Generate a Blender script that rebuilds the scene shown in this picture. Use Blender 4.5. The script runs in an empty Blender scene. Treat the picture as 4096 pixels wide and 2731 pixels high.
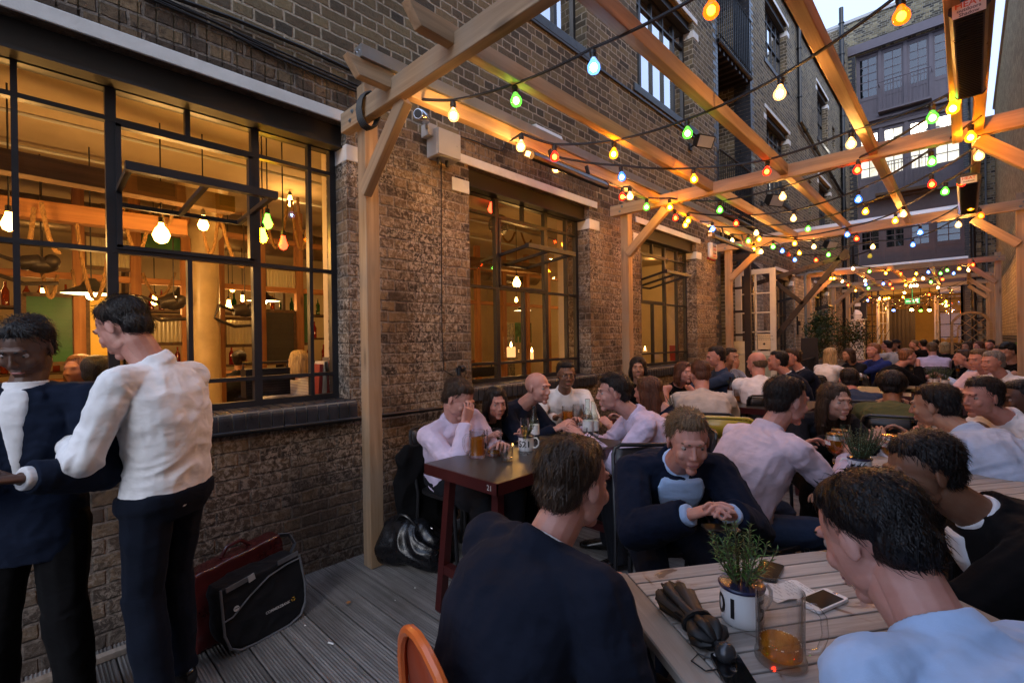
SKYST = 0.15; SKYW = 11.5
import bpy, bmesh, math, random
import numpy as np
from mathutils import Vector, Matrix, noise
random.seed(7)
sc = bpy.context.scene
COL = sc.collection
PI = math.pi
V = Vector
# ------------------------------------------------------------------ camera
FPX, CX, CH = 1890.0, 2.914, 1.4            # focal length in photo px, camera x, camera height
YAW, PIT, ROL = math.radians(43.8), math.radians(-0.08), math.radians(-0.85)
cf = V((-math.sin(YAW)*math.cos(PIT), math.cos(YAW)*math.cos(PIT), math.sin(PIT)))
cr0 = V((math.cos(YAW), math.sin(YAW), 0)); cu0 = cr0.cross(cf)
cr = (cr0*math.cos(ROL) + cu0*math.sin(ROL)); cu = (cu0*math.cos(ROL) - cr0*math.sin(ROL))
CAMP = V((CX, 0, CH))
def W(px, py, x=None, y=None, z=None, d=None):
    """where a line of sight measured on the photograph meets a known plane of the place"""
    r = cf + cr*((px-2048)/FPX) - cu*((py-1365.5)/FPX)
    if x is not None: t = (x-CX)/r.x
    elif y is not None: t = y/r.y
    elif z is not None: t = (z-CH)/r.z
    else: t = d
    return CAMP + r*t
cam = bpy.data.cameras.new('camera'); cam.sensor_width = 36; cam.lens = FPX*36/4096
cam.clip_start = 0.05; cam.clip_end = 500
co = bpy.data.objects.new('camera', cam); COL.objects.link(co); sc.camera = co
M = Matrix((cr, cu, -cf)).transposed().to_4x4(); M.translation = CAMP; co.matrix_world = M

# ------------------------------------------------------------------ tags and objects
def tag(o, label=None, cat=None, group=None, kind=None):
    if label: o['label'] = label
    if cat: o['category'] = cat
    if group: o['group'] = group
    if kind: o['kind'] = kind
    return o
def thing(name, loc, label, cat, group=None, rotz=0):
    o = bpy.data.objects.new(name, None); COL.objects.link(o)
    o.empty_display_size = .1
    o.location = loc; o.rotation_euler = (0, 0, rotz)
    return tag(o, label, cat, group)
def wm(o):
    m = o.matrix_basis.copy()
    return wm(o.parent) @ o.matrix_parent_inverse @ m if o.parent is not None else m
def attach(o, parent, world=True):
    """parent without moving: o was built in world coordinates"""
    o.parent = parent
    if world: o.matrix_parent_inverse = wm(parent).inverted()
    return o
def copy_tree(o, parent=None):
    c = o.copy(); COL.objects.link(c); c.parent = parent
    if parent is not None: c.matrix_parent_inverse = o.matrix_parent_inverse.copy()
    for ch in [x for x in KIDS.get(o.name, [])]: copy_tree(ch, c)
    return c
KIDS = {}
class MB:
    """collects shapes; build() links them as ONE mesh object. k scales what is given in survey units"""
    def __init__(s, k=1.0): s.v = []; s.f = []; s.m = []; s.k = k; s.mi = 0
    def add(s, vs, fs):
        n = len(s.v); s.v += [tuple(float(c)*s.k for c in p) for p in vs]
        s.f += [tuple(i+n for i in f) for f in fs]; s.m += [s.mi]*len(fs); return s
    def box(s, x0, x1, y0, y1, z0, z1):
        if x0 > x1: x0, x1 = x1, x0
        if y0 > y1: y0, y1 = y1, y0
        if z0 > z1: z0, z1 = z1, z0
        return s.add([(x0,y0,z0),(x1,y0,z0),(x1,y1,z0),(x0,y1,z0),(x0,y0,z1),(x1,y0,z1),(x1,y1,z1),(x0,y1,z1)],
                     [(0,3,2,1),(4,5,6,7),(0,1,5,4),(1,2,6,5),(2,3,7,6),(3,0,4,7)])
    def bar(s, p, q, w, h, up=(0,0,1)):
        p, q = V(p), V(q); d = (q-p).normalized(); u = V(up)
        if abs(d.dot(u)) > .98: u = V((0,1,0))
        a = d.cross(u).normalized()*(w/2); b = a.cross(d).normalized()*(h/2)
        vs = [p-a-b, p+a-b, p+a+b, p-a+b, q-a-b, q+a-b, q+a+b, q-a+b]
        return s.add(vs, [(0,1,2,3),(7,6,5,4),(0,4,5,1),(1,5,6,2),(2,6,7,3),(3,7,4,0)])
    def tube(s, pts, r, n=8, cap=True):
        pts = [V(p) for p in pts]; rs = r if isinstance(r, (list, tuple)) else [r]*len(pts)
        vs = []; fs = []; prev = None
        for i, p in enumerate(pts):
            d = (pts[min(i+1, len(pts)-1)] - pts[max(i-1, 0)])
            d = d.normalized() if d.length > 1e-9 else V((0,0,1))
            if prev is None:
                a = d.cross(V((0,0,1)) if abs(d.z) < .9 else V((1,0,0))).normalized()
            else:
                a = (prev - d*prev.dot(d)); a = a.normalized() if a.length > 1e-6 else d.orthogonal().normalized()
            prev = a; b = d.cross(a)
            for j in range(n):
                t = 2*PI*j/n; vs.append(p + (a*math.cos(t) + b*math.sin(t))*rs[i])
        for i in range(len(pts)-1):
            for j in range(n):
                k = (j+1) % n; fs.append((i*n+j, i*n+k, (i+1)*n+k, (i+1)*n+j))
        if cap:
            fs.append(tuple(range(n-1, -1, -1))); fs.append(tuple((len(pts)-1)*n+j for j in range(n)))
        return s.add(vs, fs)
    def lathe(s, prof, c=(0,0,0), n=20, axis=None, xd=None):
        """prof: list of (r, h) along axis from c"""
        c = V(c); w = V(axis or (0,0,1)).normalized(); u = V(xd).normalized() if xd else w.orthogonal().normalized(); v = w.cross(u)
        vs = []; fs = []
        for r, h in prof:
            for j in range(n):
                t = 2*PI*j/n; vs.append(c + w*h + (u*math.cos(t) + v*math.sin(t))*max(r, 1e-5))
        for i in range(len(prof)-1):
            for j in range(n):
                k = (j+1) % n; fs.append((i*n+j, i*n+k, (i+1)*n+k, (i+1)*n+j))
        fs.append(tuple(range(n-1, -1, -1))); fs.append(tuple((len(prof)-1)*n+j for j in range(n)))
        return s.add(vs, fs)
    def poly(s, pts): return s.add(pts, [tuple(range(len(pts)))])
    def slab(s, pts, off):
        """polygon extruded by vector off"""
        n = len(pts); off = V(off); a = [V(p) for p in pts]
        vs = a + [p+off for p in a]
        fs = [tuple(range(n-1, -1, -1)), tuple(range(n, 2*n))] + [(i, (i+1) % n, (i+1) % n+n, i+n) for i in range(n)]
        return s.add(vs, fs)
    def ell(s, c, r, n=8, m=6, rot=None):
        c = V(c); vs = []; fs = []
        for i in range(m+1):
            ph = PI*i/m
            for j in range(n):
                t = 2*PI*j/n; p = V((r[0]*math.sin(ph)*math.cos(t), r[1]*math.sin(ph)*math.sin(t), r[2]*math.cos(ph)))
                if rot is not None: p = rot @ p
                vs.append(c+p)
        for i in range(m):
            for j in range(n):
                k = (j+1) % n; fs.append((i*n+j, (i+1)*n+j, (i+1)*n+k, i*n+k))
        return s.add(vs, fs)
    def build(s, name, mat, parent=None, smooth=False, bevel=0, world=True, origin=None, auto=True):
        me = bpy.data.meshes.new(name)
        o3 = V(origin) if origin is not None else V((0,0,0))
        me.from_pydata([(p[0]-o3.x, p[1]-o3.y, p[2]-o3.z) for p in s.v], [], s.f)
        for m in (mat if isinstance(mat, (list, tuple)) else [mat]): me.materials.append(m)
        me.polygons.foreach_set('material_index', s.m)
        bm = bmesh.new(); bm.from_mesh(me); bmesh.ops.recalc_face_normals(bm, faces=bm.faces); bm.to_mesh(me); bm.free()
        if smooth:
            me.polygons.foreach_set('use_smooth', [True]*len(me.polygons))
            if auto:
                try: me.set_sharp_from_angle(angle=math.radians(38))
                except Exception: pass
        o = bpy.data.objects.new(name, me); COL.objects.link(o)
        o.location = o3
        if bevel:
            b = o.modifiers.new('bevel', 'BEVEL'); b.width = bevel; b.segments = 2; b.limit_method = 'ANGLE'; b.angle_limit = math.radians(50)
        if parent is not None:
            attach(o, parent, world); KIDS.setdefault(parent.name, []).append(o)
        return o
def struct(o): o['kind'] = 'structure'; return o
def member(name, p, q, w, h, mat, parent, up=(0,0,1), bevel=.003, cut=None, k=.875):
    """a timber or metal bar as its own object: local x runs along its length"""
    p, q = V(p)*k, V(q)*k; w *= k; h *= k
    d = (q-p); L = d.length; d.normalize(); u = V(up)
    a = d.cross(u).normalized(); b = a.cross(d).normalized()
    me = bpy.data.meshes.new(name); m = MB()
    if cut:   # bevelled (cut back) lower ends
        c0, c1 = cut
        vs = [(0+c0, -w/2, -h/2), (L-c1, -w/2, -h/2), (L, -w/2, h/2), (0, -w/2, h/2)]
        m.slab(vs, (0, w, 0))
    else: m.box(0, L, -w/2, w/2, -h/2, h/2)
    me.from_pydata(m.v, [], m.f); me.materials.append(mat)
    bm = bmesh.new(); bm.from_mesh(me); bmesh.ops.recalc_face_normals(bm, faces=bm.faces); bm.to_mesh(me); bm.free()
    o = bpy.data.objects.new(name, me); COL.objects.link(o)
    R = Matrix((d, -a, b)).transposed().to_4x4(); R.translation = p
    o.matrix_world = R
    if bevel:
        bv = o.modifiers.new('bevel', 'BEVEL'); bv.width = bevel; bv.segments = 1
    if parent is not None:
        attach(o, parent)
        KIDS.setdefault(parent.name, []).append(o)
    return o

# ------------------------------------------------------------------ materials
def mat(name):
    m = bpy.data.materials.new(name); m.use_nodes = True
    nt = m.node_tree; b = nt.nodes['Principled BSDF']
    return m, nt, b
def N(nt, t, **kw):
    n = nt.nodes.new(t)
    for k, v in kw.items():
        if k in n.inputs: n.inputs[k].default_value = v
        else: setattr(n, k, v)
    return n
def L(nt, a, b): nt.links.new(a, b)
def ramp(nt, fac, stops):
    r = nt.nodes.new('ShaderNodeValToRGB'); L(nt, fac, r.inputs[0])
    e = r.color_ramp.elements
    while len(e) < len(stops): e.new(.5)
    for i, (p, c) in enumerate(stops): e[i].position = p; e[i].color = (*c, 1) if len(c) == 3 else c
    return r.outputs[0]
def mix(nt, f, a, b, mode='MIX'):
    m = nt.nodes.new('ShaderNodeMix'); m.data_type = 'RGBA'; m.blend_type = mode
    for s, v in ((0, f), (6, a), (7, b)):
        if hasattr(v, 'links'): L(nt, v, m.inputs[s])
        elif s == 0: m.inputs[0].default_value = v
        else: m.inputs[s].default_value = (*v, 1)
    return m.outputs[2]
def math_(nt, op, a, b=0.5, clamp=False):
    m = nt.nodes.new('ShaderNodeMath'); m.operation = op; m.use_clamp = clamp
    for i, v in enumerate((a, b)):
        if hasattr(v, 'links'): L(nt, v, m.inputs[i])
        else: m.inputs[i].default_value = v
    return m.outputs[0]
def bump(nt, b, h, s=.3, d=.01):
    n = N(nt, 'ShaderNodeBump'); n.inputs['Strength'].default_value = s; n.inputs['Distance'].default_value = d
    L(nt, h, n.inputs['Height']); L(nt, n.outputs[0], b.inputs['Normal']); return n
def paint(name, col, rough=.5, metal=0, var=.15, scale=6, bmp=.08, spec=.5, coat=0):
    m, nt, b = mat(name)
    tc = N(nt, 'ShaderNodeNewGeometry')
    n = N(nt, 'ShaderNodeTexNoise', Scale=scale, Detail=6.0, Roughness=.6); L(nt, tc.outputs['Position'], n.inputs['Vector'])
    c = ramp(nt, n.outputs[0], [(.3, tuple(x*(1-var) for x in col)), (.7, tuple(min(1, x*(1+var)) for x in col))])
    L(nt, c, b.inputs['Base Color']); b.inputs['Metallic'].default_value = metal
    r = N(nt, 'ShaderNodeMapRange'); L(nt, n.outputs[0], r.inputs[0]); r.inputs[3].default_value = max(0, rough-.1); r.inputs[4].default_value = min(1, rough+.12)
    L(nt, r.outputs[0], b.inputs['Roughness'])
    b.inputs['Specular IOR Level'].default_value = spec; b.inputs['Coat Weight'].default_value = coat
    if bmp:
        n2 = N(nt, 'ShaderNodeTexNoise', Scale=scale*9, Detail=4.0); L(nt, tc.outputs['Position'], n2.inputs['Vector'])
        bump(nt, b, n2.outputs[0], bmp, .004)
    return m
def cloth(name, col, rough=.9, var=.12, scale=14, stripe=None, sheen=None):
    sheen = (.12 if sum(col) > 1 else .02) if sheen is None else sheen
    m, nt, b = mat(name)
    tc = N(nt, 'ShaderNodeTexCoord')
    n = N(nt, 'ShaderNodeTexNoise', Scale=scale, Detail=5.0); L(nt, tc.outputs['Object'], n.inputs['Vector'])
    c = ramp(nt, n.outputs[0], [(.3, tuple(x*(1-var) for x in col)), (.7, tuple(min(1, x*(1+var)) for x in col))])
    if stripe:
        w = N(nt, 'ShaderNodeTexWave', Scale=stripe[1], Distortion=1.0); w.bands_direction = stripe[2] if len(stripe) > 2 else 'X'
        L(nt, tc.outputs['Object'], w.inputs['Vector'])
        f = ramp(nt, w.outputs['Fac'], [(.55, (0,0,0)), (.7, (1,1,1))]); c = mix(nt, f, c, stripe[0])
    L(nt, c, b.inputs['Base Color']); b.inputs['Roughness'].default_value = rough
    b.inputs['Sheen Weight'].default_value = sheen; b.inputs['Specular IOR Level'].default_value = .12
    mp = N(nt, 'ShaderNodeMapping'); mp.inputs['Scale'].default_value = (1, 1, 1.9); L(nt, tc.outputs['Object'], mp.inputs[0])
    n2 = N(nt, 'ShaderNodeTexNoise', Scale=8.0, Detail=3.0, Distortion=.3); L(nt, mp.outputs[0], n2.inputs['Vector'])
    n3 = N(nt, 'ShaderNodeTexNoise', Scale=420.0, Detail=1.0); L(nt, tc.outputs['Object'], n3.inputs['Vector'])
    h = math_(nt, 'ADD', n2.outputs[0], math_(nt, 'MULTIPLY', n3.outputs[0], .035))
    bump(nt, b, h, .5, .02)
    return m
def glass_thin(name, refl=.08, tint=(1,1,1), rough=.02, dirt=.0):
    m, nt, b = mat(name); nt.nodes.remove(b); out = nt.nodes['Material Output']
    t = N(nt, 'ShaderNodeBsdfTransparent', Color=(*tint, 1)); g = N(nt, 'ShaderNodeBsdfGlossy', Roughness=rough, Color=(1,1,1,1))
    fr = N(nt, 'ShaderNodeLayerWeight'); fr.inputs[0].default_value = .5; f5 = math_(nt, 'POWER', fr.outputs['Facing'], 4.0); f = math_(nt, 'ADD', math_(nt, 'MULTIPLY', f5, .9), refl, True)
    geo = N(nt, 'ShaderNodeNewGeometry'); n = N(nt, 'ShaderNodeTexNoise', Scale=1.3, Detail=1.0); L(nt, geo.outputs['Position'], n.inputs['Vector'])
    bp = N(nt, 'ShaderNodeBump', Strength=.05, Distance=.02); L(nt, n.outputs[0], bp.inputs['Height']); L(nt, bp.outputs[0], g.inputs['Normal'])
    mx = N(nt, 'ShaderNodeMixShader'); L(nt, f, mx.inputs[0]); L(nt, t.outputs[0], mx.inputs[1]); L(nt, g.outputs[0], mx.inputs[2])
    L(nt, mx.outputs[0], out.inputs[0]); return m
def vessel(name, col=(1,1,1), rough=.0, trans=1.0, ior=1.45):
    m, nt, b = mat(name); nt.nodes.remove(b); lw = N(nt, 'ShaderNodeLayerWeight'); lw.inputs[0].default_value = .5; fc = lw.outputs['Facing']
    t = N(nt, 'ShaderNodeBsdfTransparent'); L(nt, ramp(nt, fc, [(.35, tuple(.97*c for c in col)), (.8, tuple(.62*c for c in col)), (1, tuple(.25*c for c in col))]), t.inputs[0])
    g = N(nt, 'ShaderNodeBsdfGlossy', Roughness=.02); f = math_(nt, 'ADD', math_(nt, 'MULTIPLY', math_(nt, 'POWER', fc, 2.5), .75), .05, True)
    mx = N(nt, 'ShaderNodeMixShader'); L(nt, f, mx.inputs[0]); L(nt, t.outputs[0], mx.inputs[1]); L(nt, g.outputs[0], mx.inputs[2]); L(nt, mx.outputs[0], nt.nodes['Material Output'].inputs[0]); return m
def beer_mat(name, tint, dif):
    m, nt, b = mat(name); b.inputs['Base Color'].default_value = (*dif, 1); b.inputs['Roughness'].default_value = .12
    t = N(nt, 'ShaderNodeBsdfTransparent', Color=(*tint, 1)); tl = N(nt, 'ShaderNodeBsdfTranslucent', Color=(*dif, 1))
    m1 = N(nt, 'ShaderNodeMixShader'); m1.inputs[0].default_value = .5; L(nt, b.outputs[0], m1.inputs[1]); L(nt, tl.outputs[0], m1.inputs[2])
    m2 = N(nt, 'ShaderNodeMixShader'); m2.inputs[0].default_value = .32; L(nt, t.outputs[0], m2.inputs[1]); L(nt, m1.outputs[0], m2.inputs[2]); L(nt, m2.outputs[0], nt.nodes['Material Output'].inputs[0]); return m
def emit(name, col, st):
    m, nt, b = mat(name); b.inputs['Base Color'].default_value = (*[min(1, c) for c in col], 1)
    b.inputs['Emission Color'].default_value = (*col, 1); b.inputs['Emission Strength'].default_value = st; return m
def bulb_glass(name, tint, col, st):
    m, nt, b = mat(name); nt.nodes.remove(b); out = nt.nodes['Material Output']
    t = N(nt, 'ShaderNodeBsdfTransparent', Color=(*tint, 1)); e = N(nt, 'ShaderNodeEmission', Color=(*col, 1), Strength=st); a = N(nt, 'ShaderNodeAddShader')
    g = N(nt, 'ShaderNodeBsdfGlossy', Roughness=.05); mx = N(nt, 'ShaderNodeMixShader'); mx.inputs[0].default_value = .05
    L(nt, t.outputs[0], a.inputs[0]); L(nt, e.outputs[0], a.inputs[1]); L(nt, a.outputs[0], mx.inputs[1]); L(nt, g.outputs[0], mx.inputs[2]); L(nt, mx.outputs[0], out.inputs[0]); return m
def brick(name, ramp_, mortar=(.26,.235,.2), soot=.35, paintz=None, bw=.225, rh=.074, msize=.0095, bmp=.7, axis=None):
    m, nt, b = mat(name)
    g = N(nt, 'ShaderNodeNewGeometry'); sp = N(nt, 'ShaderNodeSeparateXYZ'); L(nt, g.outputs['Position'], sp.inputs[0])
    sn = N(nt, 'ShaderNodeSeparateXYZ'); L(nt, g.outputs['True Normal'], sn.inputs[0])
    ax = math_(nt, 'GREATER_THAN', math_(nt, 'ABSOLUTE', sn.outputs[0]), .6)          # face looks along x -> run along y
    mm = N(nt, 'ShaderNodeMix'); L(nt, ax, mm.inputs[0]); L(nt, sp.outputs[0], mm.inputs[2]); L(nt, sp.outputs[1], mm.inputs[3])
    cb = N(nt, 'ShaderNodeCombineXYZ'); L(nt, mm.outputs[0], cb.inputs[0]); L(nt, sp.outputs[2], cb.inputs[1])
    wob = N(nt, 'ShaderNodeTexNoise', Scale=9.0, Detail=3.0); L(nt, g.outputs['Position'], wob.inputs['Vector'])
    wo = N(nt, 'ShaderNodeVectorMath', operation='MULTIPLY_ADD'); L(nt, wob.outputs['Color'], wo.inputs[0]); wo.inputs[1].default_value = (.020, .022, 0); L(nt, cb.outputs[0], wo.inputs[2])
    bt = N(nt, 'ShaderNodeTexBrick'); L(nt, wo.outputs[0], bt.inputs['Vector'])
    for k_, v_ in (('Scale', 1), ('Mortar Size', msize), ('Mortar Smooth', .6), ('Bias', 0), ('Brick Width', bw), ('Row Height', rh)): bt.inputs[k_].default_value = v_
    bt.offset = .5; bt.squash = .5; bt.squash_frequency = 2
    bt.inputs['Color1'].default_value = (0,0,0,1); bt.inputs['Color2'].default_value = (1,1,1,1); bt.inputs['Mortar'].default_value = (.5,.5,.5,1)
    c = ramp(nt, bt.outputs['Color'], ramp_)
    n1 = N(nt, 'ShaderNodeTexNoise', Scale=38.0, Detail=8.0, Roughness=.7); L(nt, g.outputs['Position'], n1.inputs['Vector'])
    c = mix(nt, .75, c, ramp(nt, n1.outputs[0], [(.28, (.38,.37,.36)), (.46, (.82,.80,.78)), (.7, (1,.98,.95))]), 'MULTIPLY')
    mo = ramp(nt, n1.outputs[0], [(.3, tuple(x*.45 for x in mortar)), (.7, mortar)])
    c = mix(nt, bt.outputs['Fac'], c, mo)
    n2 = N(nt, 'ShaderNodeTexNoise', Scale=1.1, Detail=7.0, Roughness=.65); L(nt, g.outputs['Position'], n2.inputs['Vector'])
    sf = ramp(nt, n2.outputs[0], [(.42, (0,0,0)), (.68, (1,1,1))])
    c = mix(nt, math_(nt, 'MULTIPLY', sf, soot), c, (.02,.019,.02))
    if paintz:
        n6 = N(nt, 'ShaderNodeTexNoise', Scale=15.0, Detail=10.0, Roughness=.78, Distortion=.5); L(nt, g.outputs['Position'], n6.inputs['Vector'])
        c = mix(nt, math_(nt, 'MULTIPLY', ramp(nt, n6.outputs[0], [(.50, (0,0,0)), (.62, (1,1,1))]), .75), c, (.035,.028,.026))
        n3 = N(nt, 'ShaderNodeTexNoise', Scale=34.0, Detail=10.0, Roughness=.75, Distortion=.8); L(nt, g.outputs['Position'], n3.inputs['Vector'])
        n4 = N(nt, 'ShaderNodeTexNoise', Scale=2.1, Detail=5.0); L(nt, g.outputs['Position'], n4.inputs['Vector'])
        f = math_(nt, 'MULTIPLY', ramp(nt, n3.outputs[0], [(.47, (0,0,0)), (.57, (1,1,1))]), ramp(nt, n4.outputs[0], [(.36, (.05,.05,.05)), (.60, (1,1,1))]))
        zr = N(nt, 'ShaderNodeMapRange'); L(nt, sp.outputs[2], zr.inputs[0]); zr.inputs[1].default_value = paintz+.15; zr.inputs[2].default_value = paintz-.2
        f = math_(nt, 'MULTIPLY', math_(nt, 'MULTIPLY', f, zr.outputs[0]), .85)
        c = mix(nt, f, c, (.64,.55,.46))
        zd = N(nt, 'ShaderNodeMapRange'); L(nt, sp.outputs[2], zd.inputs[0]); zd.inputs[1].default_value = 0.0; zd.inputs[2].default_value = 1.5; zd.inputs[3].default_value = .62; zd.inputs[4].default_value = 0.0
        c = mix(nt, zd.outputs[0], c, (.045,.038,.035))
    L(nt, c, b.inputs['Base Color']); b.inputs['Roughness'].default_value = .9; b.inputs['Specular IOR Level'].default_value = .3
    inv = math_(nt, 'SUBTRACT', 1.0, bt.outputs['Fac'])
    h = math_(nt, 'ADD', math_(nt, 'MULTIPLY', inv, .55), math_(nt, 'MULTIPLY', n1.outputs[0], .6))
    h = math_(nt, 'ADD', h, math_(nt, 'MULTIPLY', bt.outputs['Color'], .15))
    bump(nt, b, h, bmp, .022)
    return m
def wood(name, c0, c1, rough=.65, sx=1.2, sy=26, bmp=.2, rnd=.25, grey=None):
    m, nt, b = mat(name)
    tc = N(nt, 'ShaderNodeTexCoord'); oi = N(nt, 'ShaderNodeObjectInfo')
    mp = N(nt, 'ShaderNodeMapping'); mp.inputs['Scale'].default_value = (sx, sy, sy); L(nt, tc.outputs['Object'], mp.inputs[0])
    ad = N(nt, 'ShaderNodeVectorMath', operation='ADD'); L(nt, mp.outputs[0], ad.inputs[0])
    rv = N(nt, 'ShaderNodeVectorMath', operation='SCALE'); cbx = N(nt, 'ShaderNodeCombineXYZ')
    for i in range(3): L(nt, oi.outputs['Random'], cbx.inputs[i])
    L(nt, cbx.outputs[0], rv.inputs[0]); rv.inputs['Scale'].default_value = 57; L(nt, rv.outputs[0], ad.inputs[1])
    n = N(nt, 'ShaderNodeTexNoise', Scale=1.0, Detail=6.0, Roughness=.6, Distortion=.6); L(nt, ad.outputs[0], n.inputs['Vector'])
    c = ramp(nt, n.outputs[0], [(.28, c0), (.52, tuple((a+d)/2 for a, d in zip(c0, c1))), (.72, c1)])
    kn = N(nt, 'ShaderNodeTexVoronoi', Scale=1.0); mk = N(nt, 'ShaderNodeMapping'); mk.inputs['Scale'].default_value = (1.7, 7, 7); L(nt, tc.outputs['Object'], mk.inputs[0])
    a2 = N(nt, 'ShaderNodeVectorMath', operation='ADD'); L(nt, mk.outputs[0], a2.inputs[0]); L(nt, rv.outputs[0], a2.inputs[1]); L(nt, a2.outputs[0], kn.inputs['Vector'])
    kf = ramp(nt, kn.outputs['Distance'], [(.05, (1,1,1)), (.17, (0,0,0))])
    c = mix(nt, math_(nt, 'MULTIPLY', kf, .75), c, tuple(x*.35 for x in c0))
    if grey:
        n5 = N(nt, 'ShaderNodeTexNoise', Scale=3.0, Detail=4.0); L(nt, tc.outputs['Object'], n5.inputs['Vector'])
        c = mix(nt, math_(nt, 'MULTIPLY', ramp(nt, n5.outputs[0], [(.4, (0,0,0)), (.65, (1,1,1))]), .5), c, grey)
    hs = N(nt, 'ShaderNodeHueSaturation'); L(nt, c, hs.inputs['Color'])
    rr = N(nt, 'ShaderNodeMapRange'); L(nt, oi.outputs['Random'], rr.inputs[0]); rr.inputs[3].default_value = 1-rnd; rr.inputs[4].default_value = 1+rnd; L(nt, rr.outputs[0], hs.inputs['Value'])
    L(nt, hs.outputs[0], b.inputs['Base Color']); b.inputs['Roughness'].default_value = rough
    b.inputs['Specular IOR Level'].default_value = .35
    bump(nt, b, n.outputs[0], bmp, .006)
    return m
def text_mesh(s, size, font=None, extrude=0.0, bold=0.0):
    cu_ = bpy.data.curves.new('t', 'FONT'); cu_.body = s; cu_.size = size; cu_.extrude = extrude; cu_.align_x = 'CENTER'; cu_.align_y = 'CENTER'; cu_.offset = bold
    cu_.resolution_u = 3
    o = bpy.data.objects.new('t', cu_); COL.objects.link(o)
    dg = bpy.context.evaluated_depsgraph_get(); me = bpy.data.meshes.new_from_object(o.evaluated_get(dg))
    bpy.data.objects.remove(o); bpy.data.curves.remove(cu_)
    return me
def lettering(name, s, size, pos, xdir, ydir, m, parent=None, bold=0.0):
    """flat raised letters; centre pos, reading along xdir, tops along ydir"""
    me = text_mesh(s, size, bold=bold); x = V(xdir).normalized(); y = V(ydir).normalized(); z = x.cross(y)
    me.transform(Matrix.Translation(V(pos)) @ Matrix((x, y, z)).transposed().to_4x4())
    me.materials.clear(); me.materials.append(m); me.name = name
    o = bpy.data.objects.new(name, me); COL.objects.link(o)
    if parent is not None: attach(o, parent); KIDS.setdefault(parent.name, []).append(o)
    return o

K = .875
MAT = {}
MAT['brick_up'] = brick('brick_upper', [(0, (.085,.075,.062)), (.3, (.14,.115,.08)), (.55, (.20,.16,.10)), (.8, (.28,.225,.135)), (1, (.15,.125,.095))], mortar=(.56,.49,.39), soot=.35)
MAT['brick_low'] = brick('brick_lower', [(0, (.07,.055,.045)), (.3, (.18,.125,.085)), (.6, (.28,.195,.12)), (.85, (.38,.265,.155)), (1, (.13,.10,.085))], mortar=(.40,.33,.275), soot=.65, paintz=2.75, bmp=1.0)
MAT['brick_white'] = brick('brick_whitewashed', [(0, (.3,.28,.25)), (.5, (.5,.47,.42)), (1, (.62,.58,.52))], mortar=(.3,.28,.25), soot=.5)
MAT['brick_eng'] = brick('brick_blue_engineering', [(0, (.02,.022,.028)), (.5, (.035,.04,.05)), (1, (.055,.06,.075))], mortar=(.3,.29,.26), soot=.1)
MAT['brick_back'] = brick('brick_back', [(0, (.05,.045,.04)), (.3, (.14,.12,.08)), (.6, (.28,.24,.15)), (1, (.38,.33,.2))], mortar=(.42,.40,.34), soot=.35)
MAT['brick_yellow'] = brick('brick_yellow', [(0, (.38,.30,.18)), (.5, (.50,.41,.25)), (1, (.60,.49,.30))], mortar=(.24,.19,.13), soot=.08, msize=.007)
MAT['white_paint'] = paint('white_stone_paint', (.72,.72,.72), .6, var=.12, scale=5, bmp=.5)
MAT['frame'] = paint('dark_window_frame_paint', (.016,.017,.022), .42, var=.3, bmp=.2)
MAT['brown_paint'] = paint('dark_brown_paint', (.020,.013,.011), .5, var=.25)
MAT['steel_beam'] = paint('brown_steel_beam', (.014,.011,.010), .6, var=.3)
MAT['mauve'] = paint('mauve_grey_joinery', (.11,.095,.115), .55, var=.12)
MAT['black_pipe'] = paint('black_pipe', (.012,.014,.018), .3, var=.3)
MAT['black_plastic'] = paint('black_plastic', (.012,.012,.013), .4, var=.2)
MAT['cable'] = paint('black_cable', (.008,.008,.009), .5, var=.2, bmp=0)
MAT['grey_pipe'] = paint('grey_pipe', (.16,.19,.21), .45, var=.15)
MAT['alu'] = paint('galvanised_channel', (.55,.57,.6), .32, metal=.85, var=.1, bmp=.05)
MAT['steel'] = paint('polished_steel', (.6,.6,.62), .2, metal=1, var=.05, bmp=0)
MAT['grey_box'] = paint('grey_plastic', (.42,.42,.42), .5, var=.08)
MAT['cream_box'] = paint('white_plastic', (.75,.74,.7), .4, var=.05)
MAT['eng'] = paint('blue_brick_glazed', (.028,.031,.04), .3, var=.35, scale=12, bmp=.3)
MAT['mortar'] = paint('mortar', (.3,.28,.25), .9, var=.2, bmp=.4)
MAT['timber'] = wood('pergola_timber', (.30,.185,.10), (.60,.41,.25), grey=(.38,.32,.25), rnd=.15)
MAT['teak'] = wood('teak', (.16,.125,.095), (.36,.31,.255), sx=2, sy=34, rnd=.06, grey=(.40,.37,.34))
MAT['orange_wood'] = wood('interior_pine', (.22,.09,.03), (.42,.19,.07))
MAT['dark_wood'] = wood('interior_dark_wood', (.05,.028,.015), (.12,.07,.035))
MAT['lattice'] = wood('lattice_wood', (.32,.2,.09), (.5,.34,.17))
MAT['pane'] = glass_thin('window_glass', .03)
MAT['pane_sky'] = glass_thin('upper_window_glass', .55, (.8,.85,.9))
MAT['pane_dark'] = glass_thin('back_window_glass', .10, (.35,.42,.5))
MAT['vessel'] = vessel('clear_glass')
MAT['amber_liq'] = beer_mat('beer', (.95,.60,.16), (.80,.42,.05))
MAT['foam'] = paint('beer_foam', (.8,.76,.66), .9, var=.05, bmp=.3)
MAT['enamel'] = paint('white_enamel', (.78,.79,.8), .18, var=.04, bmp=.03, coat=.5)
MAT['enamel_rim'] = paint('navy_enamel_rim', (.015,.02,.06), .25, var=.1, bmp=0)
MAT['black_ink'] = paint('black_stencil', (.008,.008,.01), .5, var=.1, bmp=0)
MAT['soil'] = paint('soil', (.03,.02,.012), .95, var=.4, scale=60, bmp=1)
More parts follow.
